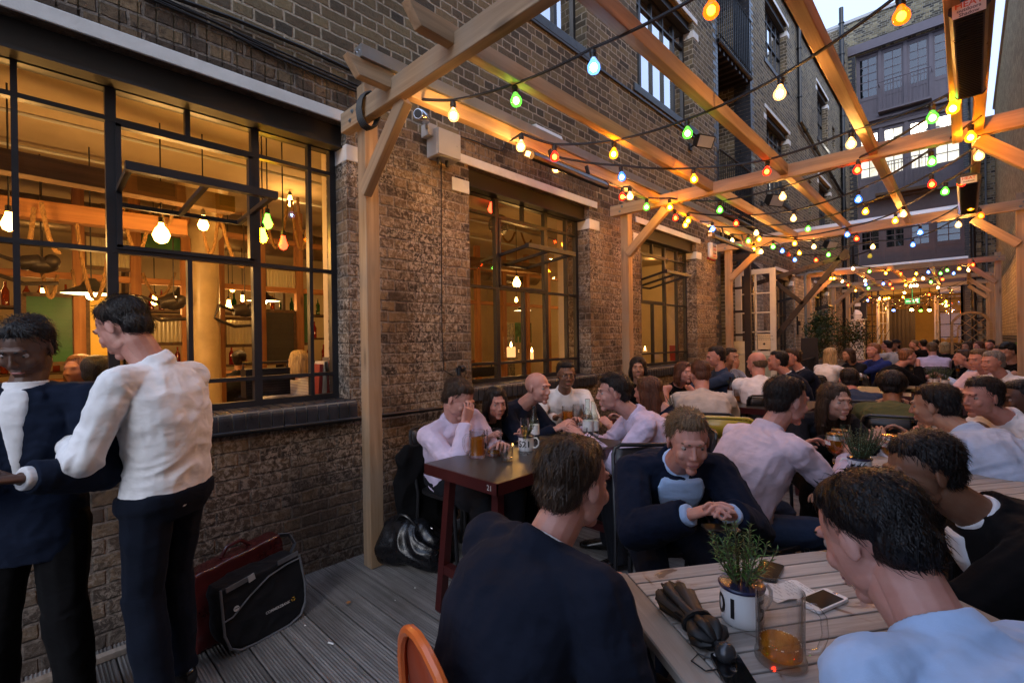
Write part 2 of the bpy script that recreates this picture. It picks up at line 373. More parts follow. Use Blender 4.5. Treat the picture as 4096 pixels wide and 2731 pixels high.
MAT['paper'] = paint('paper', (.78,.78,.76), .8, var=.03)
# ------------------------------------------------------------------ people
def remesh(mb, voxel, smooth=4):
    me = bpy.data.meshes.new('tmp'); me.from_pydata(mb.v, [], mb.f)
    o = bpy.data.objects.new('tmp', me); COL.objects.link(o)
    r = o.modifiers.new('r', 'REMESH'); r.mode = 'VOXEL'; r.voxel_size = voxel; r.adaptivity = 0
    if smooth:
        s_ = o.modifiers.new('s', 'SMOOTH'); s_.factor = .5; s_.iterations = smooth
    dg = bpy.context.evaluated_depsgraph_get(); out = bpy.data.meshes.new_from_object(o.evaluated_get(dg))
    bpy.data.objects.remove(o); bpy.data.meshes.remove(me); out.materials.clear()
    return out
def cap(mb, p0, r0, p1, r1, n=10):
    p0, p1 = V(p0), V(p1); d = (p1-p0); Ln = d.length
    if Ln < 1e-5: return mb.ell(p0, (r0, r0, r0), 10, 8)
    d /= Ln; pts = []; rs = []
    for i in range(4):
        a = PI/2*(1-i/3.0); pts.append(p0 - d*r0*math.sin(a)); rs.append(max(r0*math.cos(a), 1e-4))
    for i in range(4):
        a = PI/2*i/3.0; pts.append(p1 + d*r1*math.sin(a)); rs.append(max(r1*math.cos(a), 1e-4))
    return mb.tube(pts, rs, n)
def loft(mb, rings, n=18):
    """rings: (centre, half-axis vector a, half-axis vector b)"""
    vs = []; fs = []
    for c, a, b in rings:
        for j in range(n):
            t = 2*PI*j/n; ct, st = math.cos(t), math.sin(t)
            e = .8   # slightly square section
            vs.append(V(c) + V(a)*math.copysign(abs(ct)**e, ct) + V(b)*math.copysign(abs(st)**e, st))
    for i in range(len(rings)-1):
        for j in range(n):
            k = (j+1) % n; fs.append((i*n+j, i*n+k, (i+1)*n+k, (i+1)*n+j))
    fs.append(tuple(range(n-1, -1, -1))); fs.append(tuple((len(rings)-1)*n+j for j in range(n)))
    return mb.add(vs, fs)
def folds(me, amp, scale, seed, zs=2.2):
    n = len(me.vertices); co_ = np.empty(n*3); me.vertices.foreach_get('co', co_); co_ = co_.reshape(-1, 3)
    no = np.empty(n*3); me.vertices.foreach_get('normal', no); no = no.reshape(-1, 3)
    off = V((seed*3.1, seed*1.7, seed*.9))
    d = np.empty(n)
    for i in range(n):
        p = co_[i]; q = V((p[0]*scale, p[1]*scale, p[2]*scale*zs)) + off
        w_ = noise.noise(q*.5)*1.6
        a = noise.noise(q + V((w_, w_, w_)))
        d[i] = (1-abs(a)*3.2)*amp*.6 + noise.noise(q*2.3)*amp*.35
    co_ += no*d[:, None]; me.vertices.foreach_set('co', co_.ravel()); me.update()
def mobj(name, me, m, parent=None, smooth=True):
    for x in (m if isinstance(m, (list, tuple)) else [m]): me.materials.append(x)
    if smooth: me.polygons.foreach_set('use_smooth', [True]*len(me.polygons))
    me.name = name; o = bpy.data.objects.new(name, me); COL.objects.link(o)
    if parent is not None: attach(o, parent); KIDS.setdefault(parent.name, []).append(o)
    return o
def join_me(a, b):
    bm = bmesh.new(); bm.from_mesh(a); bm.from_mesh(b); bm.to_mesh(a); bm.free(); bpy.data.meshes.remove(b); return a
def skin_mat(name, c):
    m, nt, b = mat(name); tc = N(nt, 'ShaderNodeTexCoord')
    n = N(nt, 'ShaderNodeTexNoise', Scale=25.0, Detail=4.0); L(nt, tc.outputs['Object'], n.inputs['Vector'])
    L(nt, ramp(nt, n.outputs[0], [(.3, (c[0]*.85, c[1]*.72, c[2]*.7)), (.7, c)]), b.inputs['Base Color'])
    b.inputs['Roughness'].default_value = .5; b.inputs['Subsurface Weight'].default_value = .12; b.inputs['Subsurface Radius'].default_value = (.02, .008, .004); b.inputs['Subsurface Scale'].default_value = .4
    n2 = N(nt, 'ShaderNodeTexNoise', Scale=260.0, Detail=2.0); L(nt, tc.outputs['Object'], n2.inputs['Vector']); bump(nt, b, n2.outputs[0], .12, .002)
    return m
def hair_mat(name, c, c2=None):
    m, nt, b = mat(name); tc = N(nt, 'ShaderNodeTexCoord')
    mp = N(nt, 'ShaderNodeMapping'); mp.inputs['Scale'].default_value = (90, 90, 9); L(nt, tc.outputs['Object'], mp.inputs[0])
    n = N(nt, 'ShaderNodeTexNoise', Scale=1.0, Detail=3.0, Distortion=.8); L(nt, mp.outputs[0], n.inputs['Vector'])
    L(nt, ramp(nt, n.outputs[0], [(.3, tuple(x*.45 for x in c)), (.7, c2 or tuple(x*1.5 for x in c))]), b.inputs['Base Color'])
    b.inputs['Roughness'].default_value = .42; b.inputs['Specular IOR Level'].default_value = .35; bump(nt, b, n.outputs[0], 1.0, .012)
    return m
SK = {'fair': skin_mat('skin_fair', (.56,.35,.27)), 'pink': skin_mat('skin_pink', (.58,.31,.25)), 'tan': skin_mat('skin_tan', (.42,.24,.16)), 'dark': skin_mat('skin_dark', (.10,.05,.032)), 'brown': skin_mat('skin_brown', (.22,.115,.07))}
HR = {'brown': hair_mat('hair_brown', (.045,.026,.016)), 'dark': hair_mat('hair_dark', (.014,.010,.009)), 'black': hair_mat('hair_black', (.007,.006,.007)),
      'blond': hair_mat('hair_blond', (.42,.30,.15)), 'ginger': hair_mat('hair_ginger', (.22,.10,.05)), 'grey': hair_mat('hair_grey', (.22,.21,.2)), 'auburn': hair_mat('hair_auburn', (.10,.04,.022)), 'sand': hair_mat('hair_sand', (.14,.09,.05))}
CL = {}
def C(name, col, **kw):
    if name not in CL: CL[name] = cloth('cloth_'+name, col, **kw)
    return CL[name]
C('white', (.78,.79,.82)); C('lavender', (.62,.54,.72)); C('pink', (.70,.57,.66)); C('sky', (.42,.58,.85)); C('paleblue', (.50,.60,.78)); C('navy', (.007,.012,.028)); C('black', (.005,.005,.006))
C('charcoal', (.012,.013,.017)); C('olive', (.09,.10,.045)); C('cream', (.52,.47,.42)); C('blue', (.02,.035,.16)); C('jean', (.03,.05,.10)); C('teal', (.05,.12,.17)); C('red', (.25,.04,.05))
C('plaid', (.35,.4,.5), stripe=((.05,.08,.2), 30, 'DIAGONAL')); C('stripew', (.6,.58,.55), stripe=((.2,.2,.25), 26, 'Z')); C('suit', (.011,.015,.028), stripe=((.03,.035,.055), 42, 'X')); C('trouser', (.006,.009,.018))
C('tie', (.03,.05,.16), stripe=((.2,.25,.4), 60, 'DIAGONAL')); C('grey', (.2,.21,.22))
M_EYE = paint('eye_white', (.32,.27,.25), .2, var=.02, bmp=0); M_IRIS = paint('eye_iris', (.02,.014,.01), .1, var=.05, bmp=0); M_LIP = paint('lips', (.33,.12,.11), .45, var=.1, bmp=0)
M_SHOE = paint('black_leather_shoe', (.01,.009,.009), .25, var=.2, coat=.3)
def hand(mb, wr, d, n, side, sc_=1.0, curl=.9, spread=0.0, fine=True):
    """five separate fingers: wr wrist, d finger direction, n palm normal, side +1 if thumb lies along d x n"""
    d = V(d).normalized(); n = (V(n) - d*V(n).dot(d)).normalized(); l = d.cross(n).normalized()*side; wr = V(wr)
    loft(mb, [(wr - d*.02*sc_, l*.026*sc_, n*.019*sc_), (wr + d*.012*sc_, l*.03*sc_, n*.017*sc_), (wr + d*.05*sc_, l*.039*sc_, n*.014*sc_), (wr + d*.088*sc_, l*.041*sc_, n*.011*sc_)], 12)
    for i, (ln, r) in enumerate(((.068, .0088), (.077, .0088), (.072, .0084), (.056, .0074))):
        o = (.030 - i*.0203)
        p = wr + d*(.088 - abs(i-1.2)*.004)*sc_ + l*o*sc_
        a = .25*curl + i*.06; dd = (d*math.cos(a) + n*math.sin(a) + l*(.06*(1.4-i)*(.6+spread))).normalized()
        for j, fr in enumerate((.44, .32, .24)):
            q = p + dd*ln*fr*sc_; cap(mb, p, r*sc_*(1-.1*j), q, r*sc_*(.9-.1*j), 8); p = q
            a2 = curl*(.75 if j == 0 else .55); nn = n - dd*n.dot(dd)
            nn = nn.normalized() if nn.length > .05 else n
            dd = (dd*math.cos(a2) + nn*math.sin(a2)).normalized()
    p = wr + d*.022*sc_ + l*.026*sc_ + n*.006; dd = (d*.66 + l*.62 + n*.42).normalized()
    q = p + dd*.042*sc_; cap(mb, p, .0125*sc_, q, .0105*sc_, 8); dd = (dd*.8 + d*.35 + n*.3*curl).normalized(); cap(mb, q, .0105*sc_, q + dd*.028*sc_, .0085*sc_, 8)
def ik(a, c, l1, l2, pole):
    """middle joint between a and c"""
    a, c = V(a), V(c); d = c-a; D = min(d.length, (l1+l2)*.995); d.normalize(); c2 = a + d*D
    x = (l1*l1 - l2*l2 + D*D)/(2*D); h = math.sqrt(max(l1*l1 - x*x, 0)); pv = V(pole); pv = (pv - d*pv.dot(d)).normalized()
    return a + d*x + pv*h, c2
PCOUNT = [0]
def person(label, head, face, look=(0, 0), pose='sit', lean=None, skin='fair', hair='short', hc='brown', top='white', topkind='shirt', bot='charcoal', hands=None, q=1, girth=1.0, s=1.0,
           group=None, tie=None, curl=.9, pelvis=None, feet=None, glasses=False, beard=False, twist=0, seat=.46, chair=None, armout=0.0, palms=None, open_=1.0, inner='white'):
    """q 2 = close, 1 = middle, 0 = far. hands: two targets (right, left) in local (right, forward, up-from-floor) metres from the pelvis"""
    PCOUNT[0] += 1; sd = PCOUNT[0]; Hc = V(head); h = math.radians(face)
    f = V((math.cos(h), math.sin(h), 0)); r = V((math.sin(h), -math.cos(h), 0)); up = V((0, 0, 1))
    T = .66*s if pose == 'sit' else .70*s
    if pelvis is None:
        if pose == 'sit':
            pz = seat + .045; dz = min(max(Hc.z - pz, .3), T*.995); la = math.acos(dz/T)
            la = min(la, math.radians(40)); pz = Hc.z - T*math.cos(la)
            P0 = V((Hc.x, Hc.y, pz)) - f*(T*math.sin(la)+.02)
        else:
            la = math.radians(lean or 4); P0 = Hc - up*(T*math.cos(la)) - f*(T*math.sin(la))
    else: P0 = V(pelvis)
    ax = (Hc - f*.035*s - P0); u = ax.normalized(); tl = ax.length
    NB = P0 + u*(tl*.735) - f*.012      # neck base
    if pose == 'stand': NB = V((P0.x, P0.y, Hc.z-.165*s)) + f*.035; u = (NB-P0).normalized()
    tw = math.radians(twist); rs = (r*math.cos(tw) + f*math.sin(tw)); rs = (rs - u*rs.dot(u)).normalized()
    tf = u.cross(r).normalized(); tf = tf if tf.dot(f) > 0 else -tf
    def at(t): return P0.lerp(NB, t) - tf*(.028*math.sin(PI*max(0, min(1, t))))
    fem = hair in ('long', 'bob', 'longback'); sw = (.155 if fem else .182)*s
    S = {}; E_ = {}; Wr = {}
    if hands is None: hands = ((.14, .55, .795), (-.12, .59, .795))
    for i, sg in enumerate((1, -1)):
        S[sg] = at(.925) + rs*sw*sg - up*.008
        t = hands[i]
        if pose == 'sit' and t != 'face' and t[2] > .7: t = (t[0], max(t[1], (S[sg]-P0).dot(f)+.37), t[2])
        tgt = V((P0.x, P0.y, 0)) + r*t[0] + f*t[1] + up*t[2] if t != 'face' else Hc + f*.10 - up*.13 + r*sg*.045
        E_[sg], Wr[sg] = ik(S[sg], tgt, .29*s, .255*s, -up*1.0 + r*sg*(.55+armout) - f*.25)
    Hp = {sg: P0 + r*.088*s*sg for sg in (1, -1)}; Kn = {}; An = {}
    for i, sg in enumerate((1, -1)):
        if pose == 'sit':
            Kn[sg] = Hp[sg] + f*.43*s + r*.05*sg - up*.03; An[sg] = V((Kn[sg].x, Kn[sg].y, .09)) - f*.04
        else:
            fo = feet[i] if feet else (.10*sg, .03 if sg > 0 else -.06)
            a = V((P0.x, P0.y, .095)) + r*fo[0] + f*fo[1]; lg = (Hp[sg]-a).length*.503; Kn[sg], An[sg] = ik(Hp[sg], a, lg, lg, f); An[sg] = a
    vx = (.013, .0085, .0055)[3-1 if q == 2 else q] if q < 2 else .0065
    vh = {0: .008, 1: .005, 2: .0033}[q]
    bare = topkind in ('tee', 'sleeveless')
    # --- body: trunk, neck, arms, (legs inside the clothes), head and hands
    B_ = MB(); g = .80
    loft(B_, [(at(t), r.lerp(rs, min(1, t))*(a*g*s), tf*(b*g*s)) for t, a, b in ((-.12, .12, .09), (0, .155, .115), (.3, .135, .10), (.6, .15, .11), (.85, .155, .10), (.96, .10, .075), (1.03, .05, .05))])
    cap(B_, NB - u*.03, .053*s, Hc - up*.05*s - V((math.cos(h), math.sin(h), 0))*.02, .050*s)
    for sg in (1, -1):
        ga = 1.0 if bare else .75
        cap(B_, at(.93), .05*s, S[sg], .052*ga*s); cap(B_, S[sg], .052*ga*s, E_[sg], .041*ga*s); cap(B_, E_[sg], .041*ga*s, Wr[sg], .027*s)
        if q > 0 or pose != 'sit':
            cap(B_, Hp[sg], .07*s, Kn[sg], .045*s); cap(B_, Kn[sg], .045*s, An[sg], .032*s)
    body = remesh(B_, max(vx, .009), 4)
    # head
    yw = h + math.radians(look[0]); pt = math.radians(look[1]); roll = math.radians(look[2]) if len(look) > 2 else 0
    hf = V((math.cos(yw)*math.cos(pt), math.sin(yw)*math.cos(pt), math.sin(pt))); hr = hf.cross(up).normalized(); hu = hr.cross(hf)
    hr, hu = hr*math.cos(roll)+hu*math.sin(roll), hu*math.cos(roll)-hr*math.sin(roll)
    R3 = Matrix((hr, hf, hu)).transposed(); hs = (1.0 if not fem else .95)*s
    def hp(x, y, z): return Hc + R3 @ V((x*hs, y*hs, z*hs))
    H_ = MB()
    def el(c, rr, n=20, m=14): H_.ell(hp(*c), tuple(x*hs for x in rr), n, m, R3)
    el((0, -.014, .028), (.073, .094, .084)); el((0, .024, -.018), (.062, .066, .086)); el((0, .02, -.055), (.052, .058, .05)); el((0, .066, -.092), (.021, .019, .018), 10, 8)
    for sx in (-1, 1):
        el((sx*.036, .062, -.024), (.021, .02, .022), 10, 8); el((sx*.045, .02, -.062), (.011, .028, .021), 10, 8)
        H_.ell(hp(sx*.074, -.006, -.004), (.006*hs, .016*hs, .028*hs), 10, 10, R3 @ Matrix.Rotation(sx*-.3, 3, 'Z'))
        H_.ell(hp(sx*.010, .094, -.028), (.008*hs, .010*hs, .007*hs), 8, 6, R3)
    cap(H_, hp(0, .084, .016), .0075*hs, hp(0, .104, -.022), .009*hs, 8)
    cap(H_, hp(-.028, .079, .028), .012*hs, hp(.028, .079, .028), .012*hs, 8)
    cap(H_, hp(-.015, .083, -.054), .0075*hs, hp(.015, .083, -.054), .0075*hs, 8); cap(H_, hp(-.012, .082, -.066), .008*hs, hp(.012, .082, -.066), .008*hs, 8)
    cap(H_, hp(0, -.025, -.06), .053*s, NB.lerp(Hc, .12), .055*s, 14)
    hm = remesh(H_, vh, 3); body = join_me(body, hm)
    # hands
    if q > 0:
        Hd = MB()
        for i, sg in enumerate((1, -1)):
            d = (Wr[sg] - E_[sg]).normalized()
            pn = V(palms[i]) if palms else (-up*.8 - r*sg*.35 + f*.1)
            if hands[i] == 'face': pn = -f - up*.1; d = (up*.9 - r*sg*.35 + f*.05).normalized()
            th = d.cross(pn - d*pn.dot(d)); inward = -r*sg; side = 1 if th.dot(inward + up*.3) > 0 else -1
            hand(Hd, Wr[sg], d, pn, side, s*(.92 if fem else 1), curl)
        body = join_me(body, remesh(Hd, .0036 if q == 2 else .005, 2))
    else:
        Hd = MB()
        for sg in (1, -1):
            d = (Wr[sg] - E_[sg]).normalized(); cap(Hd, Wr[sg], .026*s, Wr[sg] + d*.09*s, .03*s)
        body = join_me(body, remesh(Hd, .008, 2))
    o = mobj('person', body, SK[skin]); tag(o, label, 'person', group)
    # shift origin to where the person stands or sits
    base = V((P0.x, P0.y, 0)); body.transform(Matrix.Translation(-base)); o.location = base
    # --- clothing
    gth = girth; ci = {'shirt': .006, 'tee': .006, 'jacket': .02, 'jumper': .012, 'sleeveless': .003}[topkind]
    Tp = MB()
    prof = ((-.20 if pose == 'stand' else -.06, .150, .115), (-.02, .168, .128), (.15, .160, .122), (.35, .150, .115), (.6, .168, .125), (.8, .172, .120), (.93, .135 if topkind == 'sleeveless' else .150, .092), (1.0, .085, .068), (1.035, .062, .058))
    if topkind != 'jacket' and pose == 'stand': prof = ((-.04, .160, .122),) + prof[2:]
    if fem: prof = tuple((t, a*.88, b*(1.05 if .5 < t < .9 else .9)) for t, a, b in prof)
    loft(Tp, [(at(t), r.lerp(rs, max(0, min(1, t)))*((a*s+ci)*gth), tf*((b*s+ci)*gth)) for t, a, b in prof], 24)
    for sg in (1, -1):
        if topkind == 'sleeveless': continue
        sl = {'tee': .48}.get(topkind, 1.0)
        cap(Tp, at(.93)+u*.005, .056*s+ci*.6, S[sg], .060*s+ci*.8)
        if sl < 1: loft(Tp, [(S[sg].lerp(E_[sg], t), *[(w_*(.063*s+ci+t*.012)) for w_ in perp(E_[sg]-S[sg])]) for t in (0, .25, .5, sl+.12)], 14)
        else:
            cap(Tp, S[sg], .058*s+ci, E_[sg], .049*s+ci)
            dd = (Wr[sg]-E_[sg]).normalized(); a1, a2 = perp(dd); cl_ = .0 if topkind != 'jacket' else .012
            loft(Tp, [(E_[sg]-dd*.03, a1*(.046*s+ci), a2*(.046*s+ci)), (E_[sg]+dd*.06, a1*(.05*s+ci), a2*(.05*s+ci)), (Wr[sg]-dd*(.05+cl_), a1*(.037*s+ci), a2*(.037*s+ci)), (Wr[sg]-dd*(.004+cl_), a1*(.034*s+ci), a2*(.034*s+ci))], 14)
    neckax = (Hc - NB).normalized(); cn = NB + neckax*.030
    if topkind in ('shirt', 'jacket'):
        rad = .064*s + (.012 if topkind == 'jacket' else 0)
        a1 = (r - neckax*r.dot(neckax)).normalized(); a2 = neckax.cross(a1); a2 = a2 if a2.dot(f) > 0 else -a2
        ring = []
        for j in range(22):
            t = -PI/2 + .28 + (2*PI-.56)*j/21 + PI
            ring.append((math.cos(t+PI/2+PI/2), math.sin(t+PI/2+PI/2)))
        pts = []
        for j in range(22):
            t = PI/2 + .25 + (2*PI-.5)*j/21
            dip = .030*max(0, math.sin(t))**2
            pts.append(cn + a1*math.cos(t)*rad + a2*(math.sin(t)*rad*1.02) - neckax*(dip - (.008 if topkind == 'shirt' else -.004)))
        for a_, b_ in zip(pts[:-1], pts[1:]):
            cap(Tp, a_, .0085, b_, .0085, 6); cap(Tp, a_ - neckax*.016, .012, b_ - neckax*.016, .012, 6); cap(Tp, a_ - neckax*.036, .016, b_ - neckax*.036, .016, 6)
        if topkind == 'shirt':
            for sg in (1, -1):
                p = cn + a1*sg*.028 + a2*rad*1.02 - neckax*.03
                loft(Tp, [(p + a1*sg*.01 + neckax*.012, a1*.014, a2*.006), (p + a1*sg*.014 - neckax*.02 + a2*.008, a1*.018, a2*.006), (p + a1*sg*.016 - neckax*.052 + a2*.008, a1*.004, a2*.004)], 8)
        else:
            for sg in (1, -1):      # lapels
                p0 = cn + a1*sg*.05 + a2*rad*.9 - neckax*.03; p1 = at(.34) + r*sg*.03*open_ + tf*((.115*s+ci)*gth+.002)
                mid = p0.lerp(p1, .45) + tf*.012 + r*sg*.012*open_
                for qa, qb, wa, wb in ((p0, mid, .012, .026), (mid, p1, .026, .006)):
                    loft(Tp, [(qa + r*sg*wa, r*wa*1.2, tf*.006), (qb + r*sg*wb, r*wb*1.2, tf*.006)], 8)
    else:
        a1 = (r - neckax*r.dot(neckax)).normalized(); a2 = neckax.cross(a1)
        for j in range(16):
            t0, t1 = 2*PI*j/16, 2*PI*(j+1)/16
            cap(Tp, cn-neckax*.012 + (a1*math.cos(t0)+a2*math.sin(t0))*.064*s, .008, cn-neckax*.012 + (a1*math.cos(t1)+a2*math.sin(t1))*.064*s, .008, 6)
    tm = remesh(Tp, {0: .013, 1: .009, 2: .0062}[q], 3)
    if q == 2: folds(tm, .0022, 19, sd+7, 1.0)
    folds(tm, {0: .006, 1: .0075, 2: .008}[q]*(.7 if topkind == 'jacket' else 1), 8.0, sd, 1.15)
    nm = {'jacket': 'jacket', 'tee': 't_shirt', 'jumper': 'jumper', 'sleeveless': 'top', 'shirt': 'shirt'}[topkind]
    mobj(nm, tm, CL[top], o)
    if topkind == 'jacket':     # the shirt that shows in the opening and at neck and cuffs
        Sh = MB()
        def fb(t):
            for (t0, a0, b0), (t1, a1_, b1_) in zip(prof[:-1], prof[1:]):
                if t0 <= t <= t1: return b0+(b1_-b0)*(t-t0)/(t1-t0)
            return prof[-1][2]
        kk = open_
        loft(Sh, [(at(t)+tf*((fb(t)*s+ci)*gth-(.011 if t < .85 else .003)), r*w_*kk, tf*.019) for t, w_ in ((.34,.010),(.5,.022),(.66,.034),(.8,.044),(.90,.050),(.97,.052),(1.03,.045))], 12)
        for j in range(16):
            t0, t1 = 2*PI*j/16, 2*PI*(j+1)/16; ra = .058*s
            cap(Sh, cn + neckax*.002 + (a1*math.cos(t0)+a2*math.sin(t0))*ra, .008, cn + neckax*.002 + (a1*math.cos(t1)+a2*math.sin(t1))*ra, .008, 6); cap(Sh, cn - neckax*.016 + (a1*math.cos(t0)+a2*math.sin(t0))*(ra+.004), .010, cn - neckax*.016 + (a1*math.cos(t1)+a2*math.sin(t1))*(ra+.004), .010, 6)
        for sg in (1, -1):
            dd = (Wr[sg]-E_[sg]).normalized(); b1, b2 = perp(dd)
            loft(Sh, [(Wr[sg]-dd*.04, b1*.036, b2*.036), (Wr[sg]+dd*.006, b1*.037, b2*.037)], 14)
        sm = remesh(Sh, .006 if q else .01, 1); mobj('shirt', sm, CL[inner], o)
    if tie:
        Ti = MB(); fr = tf*((.122*s+ci)*gth)
        loft(Ti, [(at(.97)+fr*.62, r*.014, tf*.012), (at(.90)+fr*.86, r*.018, tf*.008), (at(.6)+fr*1.13, r*.032, tf*.005), (at(.2)+fr*1.12, r*.04, tf*.005), (at(.02)+fr*1.25, r*.042, tf*.005), (at(-.06)+fr*1.3, r*.005, tf*.004)], 8)
        mobj('tie', remesh(Ti, .005, 1), CL['tie'], o)
    Tr = MB()
    if q > 0 or pose == 'stand':
        loft(Tr, [(at(-.14), r*(.125*s*gth), tf*(.105*s)), (at(-.02), r*(.178*s*gth), tf*(.138*s*gth)), (at(.05), r*(.178*s*gth), tf*(.139*s*gth)), (at(.085), r*(.177*s*gth), tf*(.137*s*gth))])
        for sg in (1, -1):
            d = (An[sg]-Kn[sg]).normalized()
            cap(Tr, Hp[sg] - r*sg*.005, .094*s, Kn[sg], .067*s); b1, b2 = perp(d)
            loft(Tr, [(Kn[sg]-d*.02, b1*.068*s, b2*.068*s), (Kn[sg].lerp(An[sg], .4), b1*.067*s, b2*.067*s), (Kn[sg].lerp(An[sg], .8), b1*.058*s, b2*.058*s), (An[sg]+d*.035, b1*.06*s, b2*.06*s)], 14)
        rm = remesh(Tr, {0: .014, 1: .011, 2: .008}[q], 3); folds(rm, .006, 5.5, sd+40, 1.2); mobj('trousers', rm, CL[bot], o)
        Sm = MB()
        for sg in (1, -1):
            a = V((An[sg].x, An[sg].y, 0)); fo2 = (f + r*sg*.25).normalized(); l2 = fo2.cross(up)
            loft(Sm, [(a - fo2*.07 + up*.035, l2*.022, up*.03), (a - fo2*.04 + up*.045, l2*.036, up*.043), (a + fo2*.05 + up*.04, l2*.04, up*.038), (a + fo2*.14 + up*.028, l2*.045, up*.026), (a + fo2*.2 + up*.02, l2*.026, up*.018)], 12)
        mobj('shoes', remesh(Sm, .007, 2), M_SHOE, o)
    # --- hair
    Hm = MB()
    def he(c, rr, rot=None): Hm.ell(hp(*c), tuple(x*hs for x in rr), 20, 14, R3 if rot is None else R3 @ rot)
    if hair in ('short', 'long', 'bob', 'longback', 'bun', 'quiff', 'afro'):
        he((0, -.031, .047), (.0785, .0905, .0785)); he((0, -.054, -.006), (.067, .055, .062)); he((0, -.038, .022), (.0785, .050, .046)); he((0, .002, .083), (.060, .064, .040))
        if hair == 'quiff': he((0, .035, .098), (.055, .042, .028)); he((0, -.01, .11), (.06, .07, .026))
        if hair == 'afro': he((0, -.03, .05), (.1, .108, .095))
        if hair in ('long', 'longback', 'bob'):
            ln = {'long': .24, 'longback': .27, 'bob': .10}[hair]
            he((0, -.028, .04), (.088, .1, .085))
            for sx in (-1, 1):
                pts = [hp(sx*.066, -.005, .02), hp(sx*.078, -.012, -.05), hp(sx*.078, -.02, -.05-ln*.45), hp(sx*.062, -.035, -.05-ln*.9)]
                for i_ in range(3): loft(Hm, [(pts[i_], hr*.018, hf*.036), (pts[i_+1], hr*(.020-.003*i_), hf*(.036-.007*i_))], 10)
            loft(Hm, [(hp(0, -.062, .02), hr*.07, hf*.05), (hp(0, -.075, -.06), hr*.075, hf*.042), (hp(0, -.075, -.06-ln*.5), hr*.07, hf*.034), (hp(0, -.07, -.06-ln), hr*.04, hf*.018)], 14)
        if hair == 'bun': he((0, -.115, .06), (.035, .035, .035))
    elif hair == 'thin':
        he((0, -.048, -.006), (.071, .062, .05)); he((0, -.03, .004), (.0775, .056, .034))
    elif hair == 'hat':
        he((0, -.015, .075), (.082, .095, .058)); Hm.ell(hp(0, .0, .055), (.12*hs, .14*hs, .008), 20, 8, R3); he((0, -.05, -.03), (.075, .05, .07))
    if beard:
        he((0, .030, -.072), (.0545, .052, .032))
    if Hm.v:
        hmesh = remesh(Hm, {0: .008, 1: .0055, 2: .004}[q], 2)
        if q > 0: folds(hmesh, .0045, 16, sd+80, .35)
        if q > 0:
            nv = len(hmesh.vertices); rnd = random.Random(sd); add = MB(); cnt = 1500 if q == 2 else 420
            hmesh.update()
            for _ in range(cnt):
                v_ = hmesh.vertices[rnd.randrange(nv)]; p = v_.co.copy(); nn = v_.normal.copy()
                fl = (-hu*.8 - hf*.35 + V((rnd.uniform(-.35, .35), rnd.uniform(-.35, .35), rnd.uniform(-.2, .3))))
                fl = (fl - nn*fl.dot(nn)).normalized(); ln = rnd.uniform(.02, .045)*hs
                sdv = fl.cross(nn).normalized()*.0011; e0 = p - nn*.001; e1 = p + fl*ln*.5 + nn*.004; e2 = p + fl*ln + nn*rnd.uniform(-.001, .008)
                add.add([e0-sdv, e0+sdv, e1+sdv, e1-sdv, e2], [(0, 1, 2, 3), (3, 2, 4)])
            am = bpy.data.meshes.new('a'); am.from_pydata(add.v, [], add.f); hmesh = join_me(hmesh, am)
        mobj('hair' if hair != 'hat' else 'hat', hmesh, HR[hc] if hair != 'hat' else CL['charcoal'], o)
    if q > 0:
        for sx in (-1, 1):
            e = MB(); c = hp(sx*.0305, .0665, .005); e.ell(c, (.0125*hs, .0125*hs, .0115*hs), 12, 8); e.mi = 1
            e.ell(c + hf*.0085*hs, (.0055*hs, .0055*hs, .0055*hs), 8, 6); e.build('eye', [M_EYE, M_IRIS], o, smooth=True)
        br = MB()
        for sx in (-1, 1): cap(br, hp(sx*.017, .0905, .0275), .0035*hs, hp(sx*.045, .078, .030), .0025*hs, 6)
        br.build('eyebrows', HR[hc], o, smooth=True)
        lp = MB(); cap(lp, hp(-.018, .0835, -.0585), .0042*hs, hp(.018, .0835, -.0585), .0042*hs, 8); cap(lp, hp(-.012, .0875, -.0585), .0052*hs, hp(.012, .0875, -.0585), .0052*hs, 8); lp.build('lips', M_LIP, o, smooth=True)
    if glasses:
        gm = MB()
        for sx in (-1, 1):
            gm.tube([hp(sx*.032 + .021*math.cos(t), .094, .004+.017*math.sin(t)) for t in [2*PI*i/12 for i in range(13)]], .0016, 5); gm.tube([hp(sx*.053, .09, .008), hp(sx*.075, .0, .008)], .0016, 5)
        gm.build('glasses', MAT['black_plastic'], o)
    return dict(o=o, P=P0, Wr=Wr, E=E_, f=f, r=r, u=u, hp=hp, tf=tf, at=at)
def perp(d):
    d = V(d).normalized(); a = d.orthogonal().normalized(); return a, d.cross(a)
